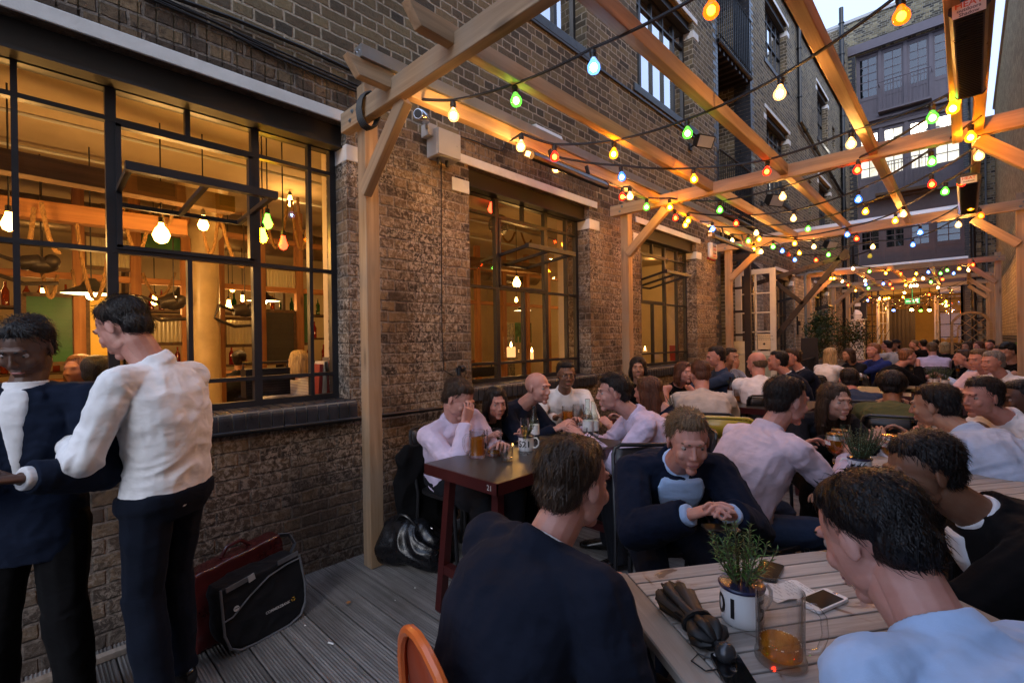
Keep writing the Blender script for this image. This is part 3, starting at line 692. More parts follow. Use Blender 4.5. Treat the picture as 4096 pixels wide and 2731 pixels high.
# ------------------------------------------------------------------ ground, deck
YB = 23.5*K                       # back building's face
XR = 4.15*K                       # right wall's face
g_ = MB(); g_.poly([(-60,-60,-.16),(60,-60,-.16),(60,90,-.16),(-60,90,-.16)])
struct(g_.build('ground', paint('ground_asphalt', (.05,.05,.05), .9, bmp=.3)))
def deck_mat():
    m, nt, b = mat('weathered_decking')
    g = N(nt, 'ShaderNodeNewGeometry'); sp = N(nt, 'ShaderNodeSeparateXYZ'); L(nt, g.outputs['Position'], sp.inputs[0])
    bd = math_(nt, 'FLOOR', math_(nt, 'DIVIDE', sp.outputs[1], .145)); wn = N(nt, 'ShaderNodeTexWhiteNoise'); wn.noise_dimensions = '1D'; L(nt, bd, wn.inputs['W'])
    mp = N(nt, 'ShaderNodeMapping'); mp.inputs['Scale'].default_value = (1.6, 40, 40); L(nt, g.outputs['Position'], mp.inputs[0])
    ad = N(nt, 'ShaderNodeVectorMath', operation='MULTIPLY_ADD'); L(nt, wn.outputs['Color'], ad.inputs[0]); ad.inputs[1].default_value = (40,40,40); L(nt, mp.outputs[0], ad.inputs[2])
    n = N(nt, 'ShaderNodeTexNoise', Scale=1.0, Detail=7.0, Roughness=.65); L(nt, ad.outputs[0], n.inputs['Vector'])
    c = ramp(nt, n.outputs[0], [(.25, (.065,.062,.06)), (.5, (.16,.153,.15)), (.75, (.27,.262,.255))])
    n2 = N(nt, 'ShaderNodeTexNoise', Scale=2.2, Detail=6.0, Roughness=.7); L(nt, g.outputs['Position'], n2.inputs['Vector'])
    c = mix(nt, math_(nt, 'MULTIPLY', ramp(nt, n2.outputs[0], [(.45, (0,0,0)), (.7, (1,1,1))]), .55), c, (.05,.042,.036))
    hs = N(nt, 'ShaderNodeHueSaturation'); L(nt, c, hs.inputs['Color']); r = N(nt, 'ShaderNodeMapRange'); L(nt, wn.outputs['Value'], r.inputs[0]); r.inputs[3].default_value = .7; r.inputs[4].default_value = 1.3; L(nt, r.outputs[0], hs.inputs['Value'])
    L(nt, hs.outputs[0], b.inputs['Base Color'])
    rr = N(nt, 'ShaderNodeMapRange'); L(nt, n2.outputs[0], rr.inputs[0]); rr.inputs[3].default_value = .75; rr.inputs[4].default_value = .35; L(nt, rr.outputs[0], b.inputs['Roughness'])
    bump(nt, b, n.outputs[0], .35, .004); return m
dk = MB(); y = -1.45*1
i = 0
while y < YB-.05:
    w = .139; gr = 9; pts = [(y, -.03), (y, -.004), (y+.004, 0)]
    st = (w-.016)/gr
    for j in range(gr):
        a = y+.008+j*st
        pts += [(a, 0), (a+st*.3, -.0045), (a+st*.62, -.0045), (a+st*.9, 0)]
    pts += [(y+w-.004, 0), (y+w, -.004), (y+w, -.03)]
    fine = y < 6.5
    if not fine: pts = [pts[0], pts[1], pts[2], pts[-3], pts[-2], pts[-1]]
    cuts = [.0, 1.15+.9*((i*7) % 5)/5.0, XR]
    for c0, c1 in zip(cuts[:-1], cuts[1:]):
        n_ = len(pts); vs = [(c0+.003, p[0], p[1]) for p in pts] + [(c1-.003, p[0], p[1]) for p in pts]
        dk.add(vs, [(j, j+1, n_+j+1, n_+j) for j in range(n_-1)] + [tuple(range(n_)), tuple(range(2*n_-1, n_-1, -1))])
    y += .145; i += 1
struct(dk.build('deck', deck_mat()))
bt = MB(); bt.box(.10, .14, -1.4, .62, .0, .028); tag(bt.build('deck_batten', MAT['teak'], bevel=.003), 'long thin weathered timber batten nailed along the boards by the foot of the wall', 'batten')

# ------------------------------------------------------------------ brick building along the left
LB = thing('brick_building', (0, 9*K, 0), 'long dark brick warehouse with steel framed windows, white lintels and loading balconies', 'building')
def sheet(mb, x, y0, y1, z0, z1, holes, depth, sgn=-1):
    ys = sorted({y0, y1, *[h[0] for h in holes if y0 < h[0] < y1], *[h[1] for h in holes if y0 < h[1] < y1]})
    zs = sorted({z0, z1, *[h[2] for h in holes if z0 < h[2] < z1], *[h[3] for h in holes if z0 < h[3] < z1]})
    for a, b in zip(ys[:-1], ys[1:]):
        for c, d in zip(zs[:-1], zs[1:]):
            my, mz = (a+b)/2, (c+d)/2
            if any(h[0] < my < h[1] and h[2] < mz < h[3] for h in holes): continue
            mb.add([(x,a,c),(x,b,c),(x,b,d),(x,a,d)], [(0,1,2,3)])
    for h in holes:
        a, b = max(h[0], y0), min(h[1], y1); c, d = max(h[2], z0), min(h[3], z1); X = x+depth*sgn
        if a >= b or c >= d: continue
        if h[0] >= y0: mb.add([(x,a,c),(x,a,d),(X,a,d),(X,a,c)], [(0,1,2,3)])
        if h[1] <= y1: mb.add([(x,b,c),(x,b,d),(X,b,d),(X,b,c)], [(0,1,2,3)])
        if h[2] >= z0: mb.add([(x,a,c),(x,b,c),(X,b,c),(X,a,c)], [(0,1,2,3)])
        if h[3] <= z1: mb.add([(x,a,d),(x,b,d),(X,b,d),(X,a,d)], [(0,1,2,3)])
G_ = [(-.97,1.71,1.10,3.24), (2.92,4.88,1.10,3.24), (6.15,8.09,1.10,3.24), (12.9,14.4,1.10,3.24), (17.0,18.9,1.10,3.24)]
U_ = [(-.97,1.71,5.16,7.02), (2.92,4.89,5.16,7.02), (6.13,8.09,5.20,7.05), (12.25,14.17,5.05,6.98), (17.75,19.55,4.9,6.75),
      (-.97,1.71,8.15,9.85), (2.92,4.89,8.15,9.85), (6.13,8.09,8.15,9.85), (12.25,14.17,8.15,9.85), (17.7,19.3,7.95,9.7), (16.35,16.75,5.25,6.30), (20.05,20.5,8.3,9.05), (21.65,22.9,10.8,12.45), (21.65,22.9,5.0,6.6)]
BAY = (9.2, 11.1, 0, 9.4)
zc = 2.96/K
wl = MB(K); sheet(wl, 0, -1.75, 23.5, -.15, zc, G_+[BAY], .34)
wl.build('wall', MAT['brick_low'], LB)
wu = MB(K); sheet(wu, 0, -1.75, 17.0, zc, 10.4, G_+U_+[BAY], .34); sheet(wu, 0, 17.0, 21.6, zc, 10.2, U_, .34)
wu.box(-6, -.9, 17.0, 20.6, 10.0, 13.0); sheet(wu, 0, 21.6, 23.5, zc, 13.2, U_, .34)
wu.add([(0,21.6,10.2),(0,21.6,13.2),(-3,21.6,13.2),(-3,21.6,10.2)], [(0,1,2,3)])
wu.build('wall', MAT['brick_up'], LB)
# soldier courses over the openings, quoins of blue brick
for gi, (a, b, c, d) in enumerate(G_+U_[:10]):
    so = MB(K); y_ = a-.12; r_ = random.Random(int(a*100+d*10))
    while y_ < b+.12: so.box(-.05, .004+r_.uniform(0, .003), y_, y_+.073, d+.088, d+.088+.245); y_ += .083
    so.build('soldier_course', MAT['brick_low' if gi < 5 else 'brick_up'], LB)
    lt = MB(K); lt.box(-.06, .012, a-.13, b+.17, d+.002, d+.084); lt.build('lintel', MAT['white_paint'], LB, bevel=.004)
    for yy, sg in ((a, -1), (b, 1)):
        lt = MB(K); lt.box(-.20, .006, yy-.20 if sg < 0 else yy-.004, yy+.004 if sg < 0 else yy+.22, d-.27, d-.15); lt.build('padstone', MAT['white_paint'], LB, bevel=.004)
    sb = MB(K); sb.box(-.30, -.075, a+.001, b-.001, d-.15, d+.03); sb.box(-.16, -.05, a+.001, b-.001, d-.165, d-.148); sb.build('steel_beam', MAT['steel_beam'], LB)
    if gi < 5:
        si = MB(K); mo = MB(K); y_ = a-.10
        while y_ < b+.03:
            pr = [(-.015+.055*math.sin(PI/2*t/5), c+.03+.05*math.cos(PI/2*t/5)) for t in range(6)]
            ring = [(-.20, c-.05), (-.20, c+.08)] + pr + [(.04, c-.055)]
            si.slab([(p[0], y_, p[1]) for p in ring], (0, .066, 0)); y_ += .0765
        mo.box(-.2, .028, a-.10, b+.03, c-.05, c+.069); si.build('sill', MAT['eng'], LB, bevel=.002); mo.build('sill_mortar', MAT['mortar'], LB)
    else: s2 = MB(K); s2.box(-.2, .025, a-.12, b+.12, c-.11, c-.002); s2.build('sill', MAT['eng'], LB, bevel=.004)
s2 = MB(K); s2.box(-.02, .022, -1.7, 8.6, 5.02, 5.052); s2.build('string_course', MAT['eng'], LB, bevel=.004)
for sd_ in (0, 1):
  qn = MB(K)
  for zz in range(0, 116):
    z_ = zz*.0846
    for y0_, y1_ in (((9.2-(.23 if zz % 2 else .11), 9.205), (11.095, 11.1+(.23 if zz % 2 else .11)))[sd_],):
        if z_ > 9.3 or (z_ < 3.1 and y0_ > 10 and False): continue
        qn.box(-.34, .004, y0_, y1_, z_+.005, z_+.0796)
  qn.build('quoins', MAT['eng'], LB)
def grid(mb, x, ys, zs, t=.028, dp=.05, skip=(), thick=(), plane='x'):
    """mullions and transoms; skip: (i, j) mullion i absent in row j"""
    def bx(a0, a1, b0, b1, d_=dp):
        if plane == 'x': mb.box(x-d_/2, x+d_/2, a0, a1, b0, b1)
        else: mb.box(a0, a1, x-d_/2, x+d_/2, b0, b1)
    for j, z in enumerate(zs):
        tt = t*1.5 if j in (0, len(zs)-1) else t
        bx(ys[0]-t, ys[-1]+t, z-tt/2, z+tt/2, dp*1.04)
    for i, y_ in enumerate(ys):
        tt = t*(1.9 if i in thick or i in (0, len(ys)-1) else 1)
        for j in range(len(zs)-1):
            if (i, j) in skip: continue
            bx(y_-tt/2, y_+tt/2, zs[j], zs[j+1])
def pane(parent, x, y0, y1, z0, z1, m, name='pane', plane='x'):
    p = MB(K)
    if plane == 'x': p.poly([(x,y0,z0),(x,y1,z0),(x,y1,z1),(x,y0,z1)])
    else: p.box(y0, y1, x-.004, x+.004, z0, z1)
    return p.build(name, m, parent)
HOP = []
def steel_window(h, ys, hop, ang, zs=(1.20, 1.37, 2.15, 2.90, 3.09), m='pane'):
    f = MB(K); i0, i1 = hop
    sk = [(i, 2) for i in range(i0+1, i1)]
    grid(f, -.2, ys, zs, t=.026, skip=sk, thick=(i0, i1))
    for yy, sg in ((ys[i0], 1), (ys[i1], -1)): f.box(-.215, -.165, yy+sg*.02, yy+sg*.045, zs[2]+.02, zs[3]-.02)
    for z_, sg in ((zs[2], 1), (zs[3], -1)): f.box(-.215, -.165, ys[i0]+.02, ys[i1]-.02, z_+sg*.012, z_+sg*.035)
    o = f.build('window', MAT['frame'], LB)
    # glazing everywhere but the open hopper
    p = MB(K); x = -.2
    for a, b, c, d in ((ys[0], ys[-1], zs[0], zs[2]), (ys[0], ys[-1], zs[3], zs[4]), (ys[0], ys[i0], zs[2], zs[3]), (ys[i1], ys[-1], zs[2], zs[3])):
        p.poly([(x,a,c),(x,b,c),(x,b,d),(x,a,d)])
    p.build('pane', MAT['pane'], o)
    # top-hung... pivoting sash tilted out
    c_ = V((-.2, 0, zs[3]-.06 - (.24))); a, b = ys[i0]+.03, ys[i1]-.03; hh = (zs[3]-zs[2])*.5
    an = math.radians(ang); d = V((math.sin(an), 0, math.cos(an))); s_ = MB(K)
    piv = V((-.11, 0, zs[2]+(zs[3]-zs[2])*.47)); Lh = .34
    t0 = piv + V((.04,0,0)) - d*(-.02); 
    P_ = lambda y_, u: (piv + d*u + V((0, y_, 0)))
    for u0, u1, ya, yb in ((-Lh, Lh, a, a), (-Lh, Lh, b, b), (-Lh, Lh, (a+b)/2, (a+b)/2)): s_.bar(P_(ya, u0), P_(yb, u1), .03, .026, up=(0,1,0))
    s_.bar(P_(a-.012, -Lh), P_(b+.012, -Lh), .03, .026); s_.bar(P_(a-.02, Lh), P_(b+.02, Lh), .05, .045)
    so_ = s_.build('window_sash', MAT['frame'], o)
    q_ = MB(K); nn = V((math.cos(an), 0, -math.sin(an)))*.003
    q_.poly([P_(a, -Lh), P_(b, -Lh), P_(b, Lh), P_(a, Lh)]); q_.build('pane', MAT['pane'], o)
    return o
ysA = [-.94,-.76,-.385,-.005,.375,.747,1.136,1.509,1.687]
steel_window(G_[0], ysA, (4, 6), 86)
ysB = [2.945, 3.10, 3.42, 3.80, 4.21, 4.66, 4.855]
def q_y(px): return W(px, 1000, x=-.2*K).y/K
ysB = [2.945] + [q_y(p) for p in (1983, 2089, 2178, 2261)] + [4.855]
steel_window(G_[1], ysB, (1, 3), 84)
ysC = [6.17, 6.45, 6.86, 7.28, 7.72, 8.065]
steel_window(G_[2], ysC, (1, 3), 78); steel_window(G_[3], [12.93, 13.3, 13.65, 14.05, 14.37], (1, 2), 78); steel_window(G_[4], [17.03, 17.5, 18.0, 18.45, 18.87], (1, 3), 78)
for (a, b, c, d) in U_:
    f = MB(K); n_ = max(2, round((b-a)/.36)); ys = [a+.02+(b-a-.04)*i/n_ for i in range(n_+1)]
    zz = [c+.02, c+(d-c)*.47, d-.42, d-.18] if d-c > 1.3 else [c+.02, (c+d)/2, d-.02]
    grid(f, -.2, ys, zz, t=.03, dp=.06, thick=(1, n_-1) if n_ > 3 else ())
    o = f.build('window', MAT['frame'], LB); pane(o, -.2, ys[0], ys[-1], zz[0], zz[-1], MAT['pane_sky'])
bmat = paint('pale_blind', (.75,.78,.82), .8, bmp=0)
for (a, b, c, d) in U_: bl = MB(K); bl.box(-.52, -.5, a-.1, b-.2, c-.1, d+.1); bl.build('blind', bmat, LB)
# loading bay: deep recess with dark doors and two railed landings
rc_ = MB(K); XBY = -.95
for y_ in (9.2, 11.1): rc_.add([(-.34,y_,0),(XBY,y_,0),(XBY,y_,9.4),(-.34,y_,9.4)], [(0,1,2,3)])
rc_.build('wall', MAT['brick_up'], LB)
ba = MB(K); ba.box(XBY-.03, XBY, 9.2, 11.1, 3.0, 9.4); ba.box(XBY, XBY+.05, 9.2, 9.5, 3.0, 9.4); ba.box(XBY, XBY+.05, 10.55, 10.65, 3.0, 9.4); ba.box(XBY, XBY+.05, 10.0, 10.1, 3.0, 9.4)
for z_ in (4.9, 5.6, 6.5, 8.1, 8.9): ba.box(XBY, XBY+.04, 9.5, 11.1, z_, z_+.06)
ba.build('loading_door', MAT['brown_paint'], LB)
bg = MB(K)
for z0_, z1_ in ((4.96, 6.5), (7.56, 9.3)): bg.poly([(XBY+.055,9.5,z0_),(XBY+.055,10.0,z0_),(XBY+.055,10.0,z1_),(XBY+.055,9.5,z1_)])
bg.build('pane', MAT['pane_dark'], LB)
for zb, zt in ((7.28, 8.45), (4.04, 5.14)):
    s_ = MB(K); s_.box(XBY, .03, 9.21, 11.09, zb-.10, zb-.02)
    for i in range(8): s_.box(XBY, .0, 9.3+i*.22, 9.38+i*.22, zb-.20, zb-.10)
    s_.tube([(.02, 9.21, zb-.07), (.02, 11.09, zb-.07)], .045, 8)
    o = s_.build('balcony', MAT['brown_paint'], LB)
    r_ = MB(K); r_.tube([(.03, 9.2, zt), (.03, 11.1, zt)], .02, 6); r_.tube([(.03, 9.2, zb+.06), (.03, 11.1, zb+.06)], .015, 6)
    for i in range(18): r_.tube([(.03, 9.22+1.86*i/17, zb-.05), (.03, 9.22+1.86*i/17, zt)], .010, 5)
    r_.build('railing', MAT['black_pipe'], o)
ro = MB(K); ro.box(-.05, .12, -1.7, 21.55, 10.36, 10.46); ro.tube([(.08, -1.7, 10.33), (.08, 21.5, 10.30)], .06, 8); ro.build('gutter', MAT['black_pipe'], LB)
rf = MB(K); rf.box(-9, -.02, -1.75, 21.6, 10.30, 10.36); rf.box(-9, -.02, 21.62, 23.5, 13.2, 13.26); rf.box(-6, -.85, 16.95, 20.65, 13.0, 13.1); rf.build('roof', MAT['grey_box'], LB)
bk = MB(K); bk.box(-9.1, -9, -1.75, 23.5, -.15, 10.3); bk.box(-9, -.3, -1.85, -1.75, -.15, 10.3); bk.box(-9,-.02,23.5,23.6,-.15,13.2); bk.build('wall', MAT['brick_low'], LB)
# downpipes, cables and fixings on the wall
def pipe(name, pts, r, m, label, cat, brackets=0):
    o = thing(name, V(pts[0])*K, label, cat); t = MB(K); t.tube(pts, r, 10)
    for i in range(brackets):
        a = V(pts[0]).lerp(V(pts[-1]), (i+.5)/brackets)
    t.build('pipe', m, o, smooth=True)
    b_ = MB(K)
    for p, q in zip(pts[:-1], pts[1:]):
        p, q = V(p), V(q); n_ = max(1, int((q-p).length/1.1))
        for i in range(n_):
            a = p.lerp(q, (i+.5)/n_); d = (q-p).normalized(); b_.tube([a-d*.02, a+d*.02], r*1.35, 10); b_.box(0, a.x, a.y-.012, a.y+.012, a.z-.012, a.z+.012) if a.x < .3 else None
    b_.build('bracket', m, o, smooth=True); return o
pipe('drainpipe', [(.07,15.13,10.3),(.07,15.13,7.6),(.07,21.47,6.9)], .05, MAT['black_pipe'], 'thin black drainpipe dropping from the gutter, then slanting across the upper wall', 'pipe')
pipe('drainpipe', [(.09,21.5,13.9),(.09,21.5,0)], .075, MAT['black_pipe'], 'tall thick dark grey soil pipe at the far end of the brick wall', 'pipe')
pipe('conduit', [(.035,-1.7,1.075),(.035,.72,1.052),(.035,1.76,1.035),(.035,2.9,1.02),(.035,2.92,1.0)], .016, MAT['black_pipe'], 'thin black conduit running along the wall just below the window sills', 'pipe')
pipe('waste_pipe', [(.02,2.72,1.33),(.06,2.78,1.36),(.06,2.72,1.355),(.06,2.72,1.20)], .022, MAT['black_pipe'], 'short bent black pipe by the bottom corner of the second window', 'pipe')
pipe('gutter_pipe', [(.2,14.85,0),(.2,14.85,3.25),(.26,14.88,3.32),(.6,14.9,3.33)], .035, MAT['grey_pipe'], 'slim grey downpipe rising beside the far white brick pier to the pergola gutter', 'pipe')
def cable(name, pts, r, label, k=K, m='cable', sag=0.0, clips=True, n=10):
    P_ = []
    for a, b in zip(pts[:-1], pts[1:]):
        a, b = V(a), V(b)
        for i in range(n): t = i/n; P_.append(a.lerp(b, t) - V((0,0,sag*4*t*(1-t))))
    P_.append(V(pts[-1])); t = MB(k); t.tube(P_, r, 6)
    o = t.build(name, MAT[m], smooth=True); tag(o, label, 'cable'); return o
cb_ = [W(*p, x=.02) for p in ((560,-20),(900,130),(1100,225),(1440,372))]
for i in range(4):
    cable('wall_cable', [p + V((0,0,.012*i+.008*math.sin(i*3+j*2))) for j, p in enumerate(cb_)], .006, ['lowest thin black cable of the bundle over the large window', 'second thin black cable of the bundle over the large window', 'third thin black cable of the bundle over the large window', 'top thin black cable of the bundle over the large window'][i], k=1)
cable('wall_cable', [W(*p, x=.02) for p in ((690,-10),(930,75),(1220,195),(1440,300))], .011, 'thick black cable clipped to the bricks above the cable bundle', k=1)
cable('wall_cable', [W(*p, x=.012) for p in ((1765,640),(1765,900),(1768,1320),(1775,1480),(1840,1520),(1850,1512))], .0045, 'very thin cable hanging down the bricks from the grey junction box', k=1, n=3)
cable('wall_cable', [W(*p, x=.012) for p in ((1830,543),(1900,565),(1960,590),(2010,605),(2030,560))], .005, 'thin cable looping from the grey junction box over the second window', k=1, n=4)
# junction box, camera, floodlights, alarm sign
def boxy(name, px, py, x, dims, m, label, cat, extra=None):
    c = W(px, py, x=x); o = thing(name, c, label, cat); b_ = MB(); dx, dy, dz = dims
    b_.box(.0, c.x+dx/2, c.y-dy/2, c.y+dy/2, c.z-dz/2, c.z+dz/2); b_.build('case', m, o, bevel=.008)
    return o, c
jo, c = boxy('junction_box', 1785, 583, .10, (.06,.22,.20), MAT['grey_box'], 'pale grey square junction box on the bricks between the first two windows', 'junction box')
b_ = MB(); b_.box(c.x+.025, c.x+.045, c.y-.105, c.y+.105, c.z-.095, c.z+.095); b_.lathe([(.008,0),(.008,.006)], (c.x+.045, c.y+.07, c.z), 10, (1,0,0)); b_.build('lid', MAT['grey_box'], jo, bevel=.006)
b_ = MB()
for dy in (-.05, .03): b_.lathe([(.016,0),(.016,.03),(.011,.05)], (c.x-.03, c.y+dy, c.z-.095), 10, (0,0,-1))
b_.build('cable_gland', MAT['black_plastic'], jo)
co_ = thing('security_camera', W(1712,480,x=.1), 'small silver bullet camera on the wall just past the front pergola post', 'camera'); c = W(1695,470,x=.16)
b_ = MB(); ax_ = V((.45,-.85,-.15)).normalized(); b_.lathe([(.036,0),(.04,.01),(.04,.12),(.034,.13)], c+ax_*-.04, 16, ax_); b_.build('body', MAT['steel'], co_, smooth=True)
b_ = MB(); b_.lathe([(.028,0),(.028,.004)], c+ax_*.092, 14, ax_); b_.build('lens', MAT['black_plastic'], co_)
b_ = MB(); b_.box(0,.09,c.y+.09,c.y+.17,c.z-.07,c.z+.02); b_.tube([c-ax_*.03, (.06,c.y+.1,c.z-.02)], .012, 8); b_.build('bracket', MAT['grey_box'], co_, bevel=.004)
fo_ = thing('light_fitting', W(2170,545,x=.12), 'long white plastic wall unit above the second window', 'light fitting'); c = W(2170,545,x=.12)
b_ = MB(); b_.slab([(.0,c.y-.19,c.z+.05),(.20,c.y-.19,c.z+.03),(.22,c.y-.19,c.z-.02),(.05,c.y-.19,c.z-.055),(0,c.y-.19,c.z-.05)], (0,.38,0)); b_.build('case', MAT['cream_box'], fo_, bevel=.008)
def flood(px, py, x, s, label, tilt=.5):
    c = W(px, py, x=x); o = thing('floodlight', c, label, 'floodlight'); d = V((.75,-.35,-.45)).normalized(); a = d.cross(V((0,0,1))).normalized(); u = a.cross(d)
    b_ = MB(); w, h = .13*s, .08*s
    p = lambda i, j, t: c + a*i*w + u*j*h + d*t*s
    b_.add([p(-1,-1,.05),p(1,-1,.05),p(1,1,.05),p(-1,1,.05),p(-.7,-.6,-.07),p(.7,-.6,-.07),p(.7,.6,-.07),p(-.7,.6,-.07)], [(0,1,2,3),(4,5,6,7),(0,1,5,4),(1,2,6,5),(2,3,7,6),(3,0,4,7)])
    b_.build('housing', MAT['black_plastic'], o, bevel=.006)
    b_ = MB(); b_.slab([p(-.85,-.8,.052),p(.85,-.8,.052),p(.85,.8,.052),p(-.85,.8,.052)], d*.004); b_.build('lens', MAT['grey_box'], o)
    b_ = MB(); b_.tube([p(0,0,-.05), V((0,c.y+.05,c.z-.02))], .012, 8); b_.box(0,.03,c.y,c.y+.09,c.z-.06,c.z+.03); b_.build('bracket', MAT['black_plastic'], o)
flood(2812, 565, .22, 1.15, 'black floodlight under the second upstairs window, nearest the balconies')
flood(3320, 978, .25, 1.5, 'black floodlight above the far ground floor windows')
flood(3098, 800, .25, 1.5, 'long dark wall light between the lower balcony and the diagonal drainpipe')
al = thing('alarm_box', W(2853,1003,x=.0), 'white wall alarm box with rows of dark marks and red letters beside the third window', 'alarm box'); c = W(2856,1003,x=.06)
b_ = MB(); b_.box(.0,.07,c.y-.13,c.y+.13,c.z-.125,c.z+.125); b_.build('case', MAT['cream_box'], al, bevel=.03)
b_ = MB(); b_.box(.0,.03,c.y-.14,c.y+.14,c.z-.14,c.z-.11); b_.build('base', paint('red_plastic', (.3,.02,.02), .5), al)
mr = paint('red_letters', (.6,.04,.03), .5, bmp=0)
for r_ in range(3):
    lettering('marks', 'LLL', .085, (.0725, c.y+.0, c.z+.085-.055*r_), (0,-1,0) if False else (0,1,0), (0,0,1), MAT['black_ink'] if r_ != 1 else mr, al, bold=.003)
lettering('letters', 'LSG', .085, (.0725, c.y+.0, c.z-.082), (0,1,0), (0,0,1), mr, al, bold=.002)

# ------------------------------------------------------------------ the bar seen through the windows
cm = paint('warm_ceiling_plaster', (.42,.33,.22), .8, scale=2, var=.1, bmp=.1)
iw = paint('cream_plaster', (.62,.5,.33), .7, scale=2, var=.1)
b_ = MB(); b_.box(-7.6, -.47, -4.2, 9.9, 3.02, 3.10); struct(b_.build('interior_ceiling', cm))
b_ = MB(); b_.box(-7.6, -.42, -4.2, 9.9, -.02, .04); struct(b_.build('interior_floor', paint('dark_floorboards', (.10,.06,.035), .5)))
b_ = MB(); b_.box(-7.7, -7.6, -4.2, 9.9, 0, 3.1); b_.box(-7.6, -.3, -4.3, -4.2, 0, 3.1); b_.box(-7.6, -.3, 9.9, 10.0, 0, 3.1); struct(b_.build('interior_wall', iw))
b_ = MB(K); sheet(b_, -.55, -2.6, 10.2, -.1, 3.46, [(a-.06, b+.06, c-.0, 3.30) for a, b, c, d in G_[:3]], -.32)
struct(b_.build('interior_wall', iw))
b_ = MB(K); sheet(b_, -.45, 12.0, 23, -.1, 3.46, [(a, b, c, 3.3) for a, b, c, d in G_[3:]], -.2); b_.box(-3, -2.9, 11.2, 23, 0, 3.46); b_.box(-3, -.5, 11.2, 23, 3.4, 3.5); b_.box(-3, -.45, 11.15, 11.2, 0, 3.5); struct(b_.build('interior_wall', iw))
XS = -3.0   # timber screen across the bar
sc_ = thing('timber_screen', (XS, 1, 0), 'tall orange pine post screen with glazed panels crossing the bar behind the large window', 'partition')
posts = []
for px in (318, 545, 745, 880, 1045, 1197, 1345):
    p = W(px, 1300, x=XS); posts.append(p.y); member('post', (XS, p.y, .0), (XS, p.y, 3.0), .085, .085, MAT['orange_wood'], sc_, up=(0,1,0), k=1)
for i in range(1, 9): posts.append(posts[-1]+.62); member('post', (XS, posts[-1], .0), (XS, posts[-1], 3.0), .085, .085, MAT['orange_wood'], sc_, up=(0,1,0), k=1)
for k_ in range(2): y_ = posts[0]-.8*(k_+1); member('post', (XS, y_, .0), (XS, y_, 3.0), .085, .085, MAT['orange_wood'], sc_, up=(0,1,0), k=1)
for z_ in (1.02, 2.05, 2.62):
    member('rail', (XS, -2.0, z_), (XS, 8.0, z_), .06, .06, MAT['orange_wood'], sc_, k=1)
green = paint('green_chalkboard', (.01,.09,.025), .5, var=.3, scale=2); yel = paint('yellow_panel', (.75,.50,.08), .5, scale=2)
dkp = paint('dark_panel', (.02,.02,.018), .5)
m_, nt_, bb_ = mat('fluted_glass'); bb_.inputs['Base Color'].default_value = (.8,.72,.5,1); bb_.inputs['Roughness'].default_value = .25; bb_.inputs['Transmission Weight'].default_value = .55
g1 = N(nt_, 'ShaderNodeNewGeometry'); w1 = N(nt_, 'ShaderNodeTexWave', Scale=9.0); w1.bands_direction = 'Y'; L(nt_, g1.outputs['Position'], w1.inputs['Vector']); bump(nt_, bb_, w1.outputs['Fac'], .6, .01); FLU = m_
def panel(x0, y0, x1, y1, m, fr=True, nm='panel'):
    a, b = W(x0, (y0+y1)/2, x=XS), W(x1, (y0+y1)/2, x=XS); zt, zb = W((x0+x1)/2, y0, x=XS).z, W((x0+x1)/2, y1, x=XS).z
    t = MB(); t.box(XS-.008, XS+.008, a.y, b.y, zb, zt); o = t.build(nm, m, sc_)
    if fr:
        t = MB()
        for c0, c1 in (((a.y,zb),(b.y,zb)), ((a.y,zt),(b.y,zt)), ((a.y,zb),(a.y,zt)), ((b.y,zb),(b.y,zt))): t.bar((XS+.0,c0[0],c0[1]), (XS+.0,c1[0],c1[1]), .035, .035)
        t.build('frame', MAT['dark_wood'], o)
panel(95, 1180, 300, 1455, green); panel(350, 1170, 448, 1430, yel); panel(560, 940, 728, 1020, green); panel(562, 1265, 748, 1375, FLU); panel(897, 1275, 1045, 1382, FLU); panel(335, 948, 538, 1075, FLU); panel(1058, 1075, 1190, 1160, FLU)
panel(1057, 1245, 1180, 1450, dkp); panel(1206, 1170, 1237, 1375, green)
cl_ = thing('iron_column', (W(823,1200,x=-2.55).x, W(823,1200,x=-2.55).y, 0), 'round cream painted iron column rising to the bar ceiling', 'column'); c = W(823,1200,x=-2.55)
t = MB(); t.lathe([(.16,0),(.16,.25),(.13,.3),(.115,2.45),(.15,2.5),(.15,2.56),(.12,2.6),(.12,2.75),(.2,2.9),(.22,3.02)], (c.x,c.y,0), 24); t.build('shaft', paint('cream_gloss', (.50,.38,.22), .35), cl_, smooth=True)
# bar counter, back shelves with bottles
bc = thing('bar_counter', (-4.1, 1.5, 0), 'long dark wooden bar counter behind the pine screen', 'bar counter')
t = MB(); t.box(-4.4, -3.9, -2, 6, 0, 1.0); t.build('front', MAT['dark_wood'], bc); t = MB(); t.box(-4.5, -3.8, -2.05, 6.05, 1.0, 1.05); t.build('top', MAT['orange_wood'], bc, bevel=.01)
sh = thing('bottle_shelf', (-5.2, 1.5, 0), 'tall dark shelving with rows of bottles behind the bar counter', 'shelf')
t = MB()
for z_ in (1.1, 1.5, 1.9, 2.3): t.box(-5.45, -5.1, -2, 6, z_-.03, z_)
for y_ in [-2+i*1.0 for i in range(9)]: t.box(-5.45, -5.1, y_-.02, y_+.02, 0, 2.5)
t.build('shelves', MAT['dark_wood'], sh)
bcol = [vessel('bottle_green', (.1,.4,.12)), vessel('bottle_amber', (.8,.35,.05)), vessel('bottle_clear', (.9,.9,.85)), vessel('bottle_red', (.7,.1,.05))]
rb = random.Random(3); bp_ = MB(); bp_.lathe([(.033,0),(.035,.01),(.035,.17),(.013,.22),(.012,.28),(.014,.285)], (0,0,0), 10)
proto = []
for m in bcol: o = bp_.build('bottle', m, smooth=True); proto.append(o)
first = [True]*4; nb = 0
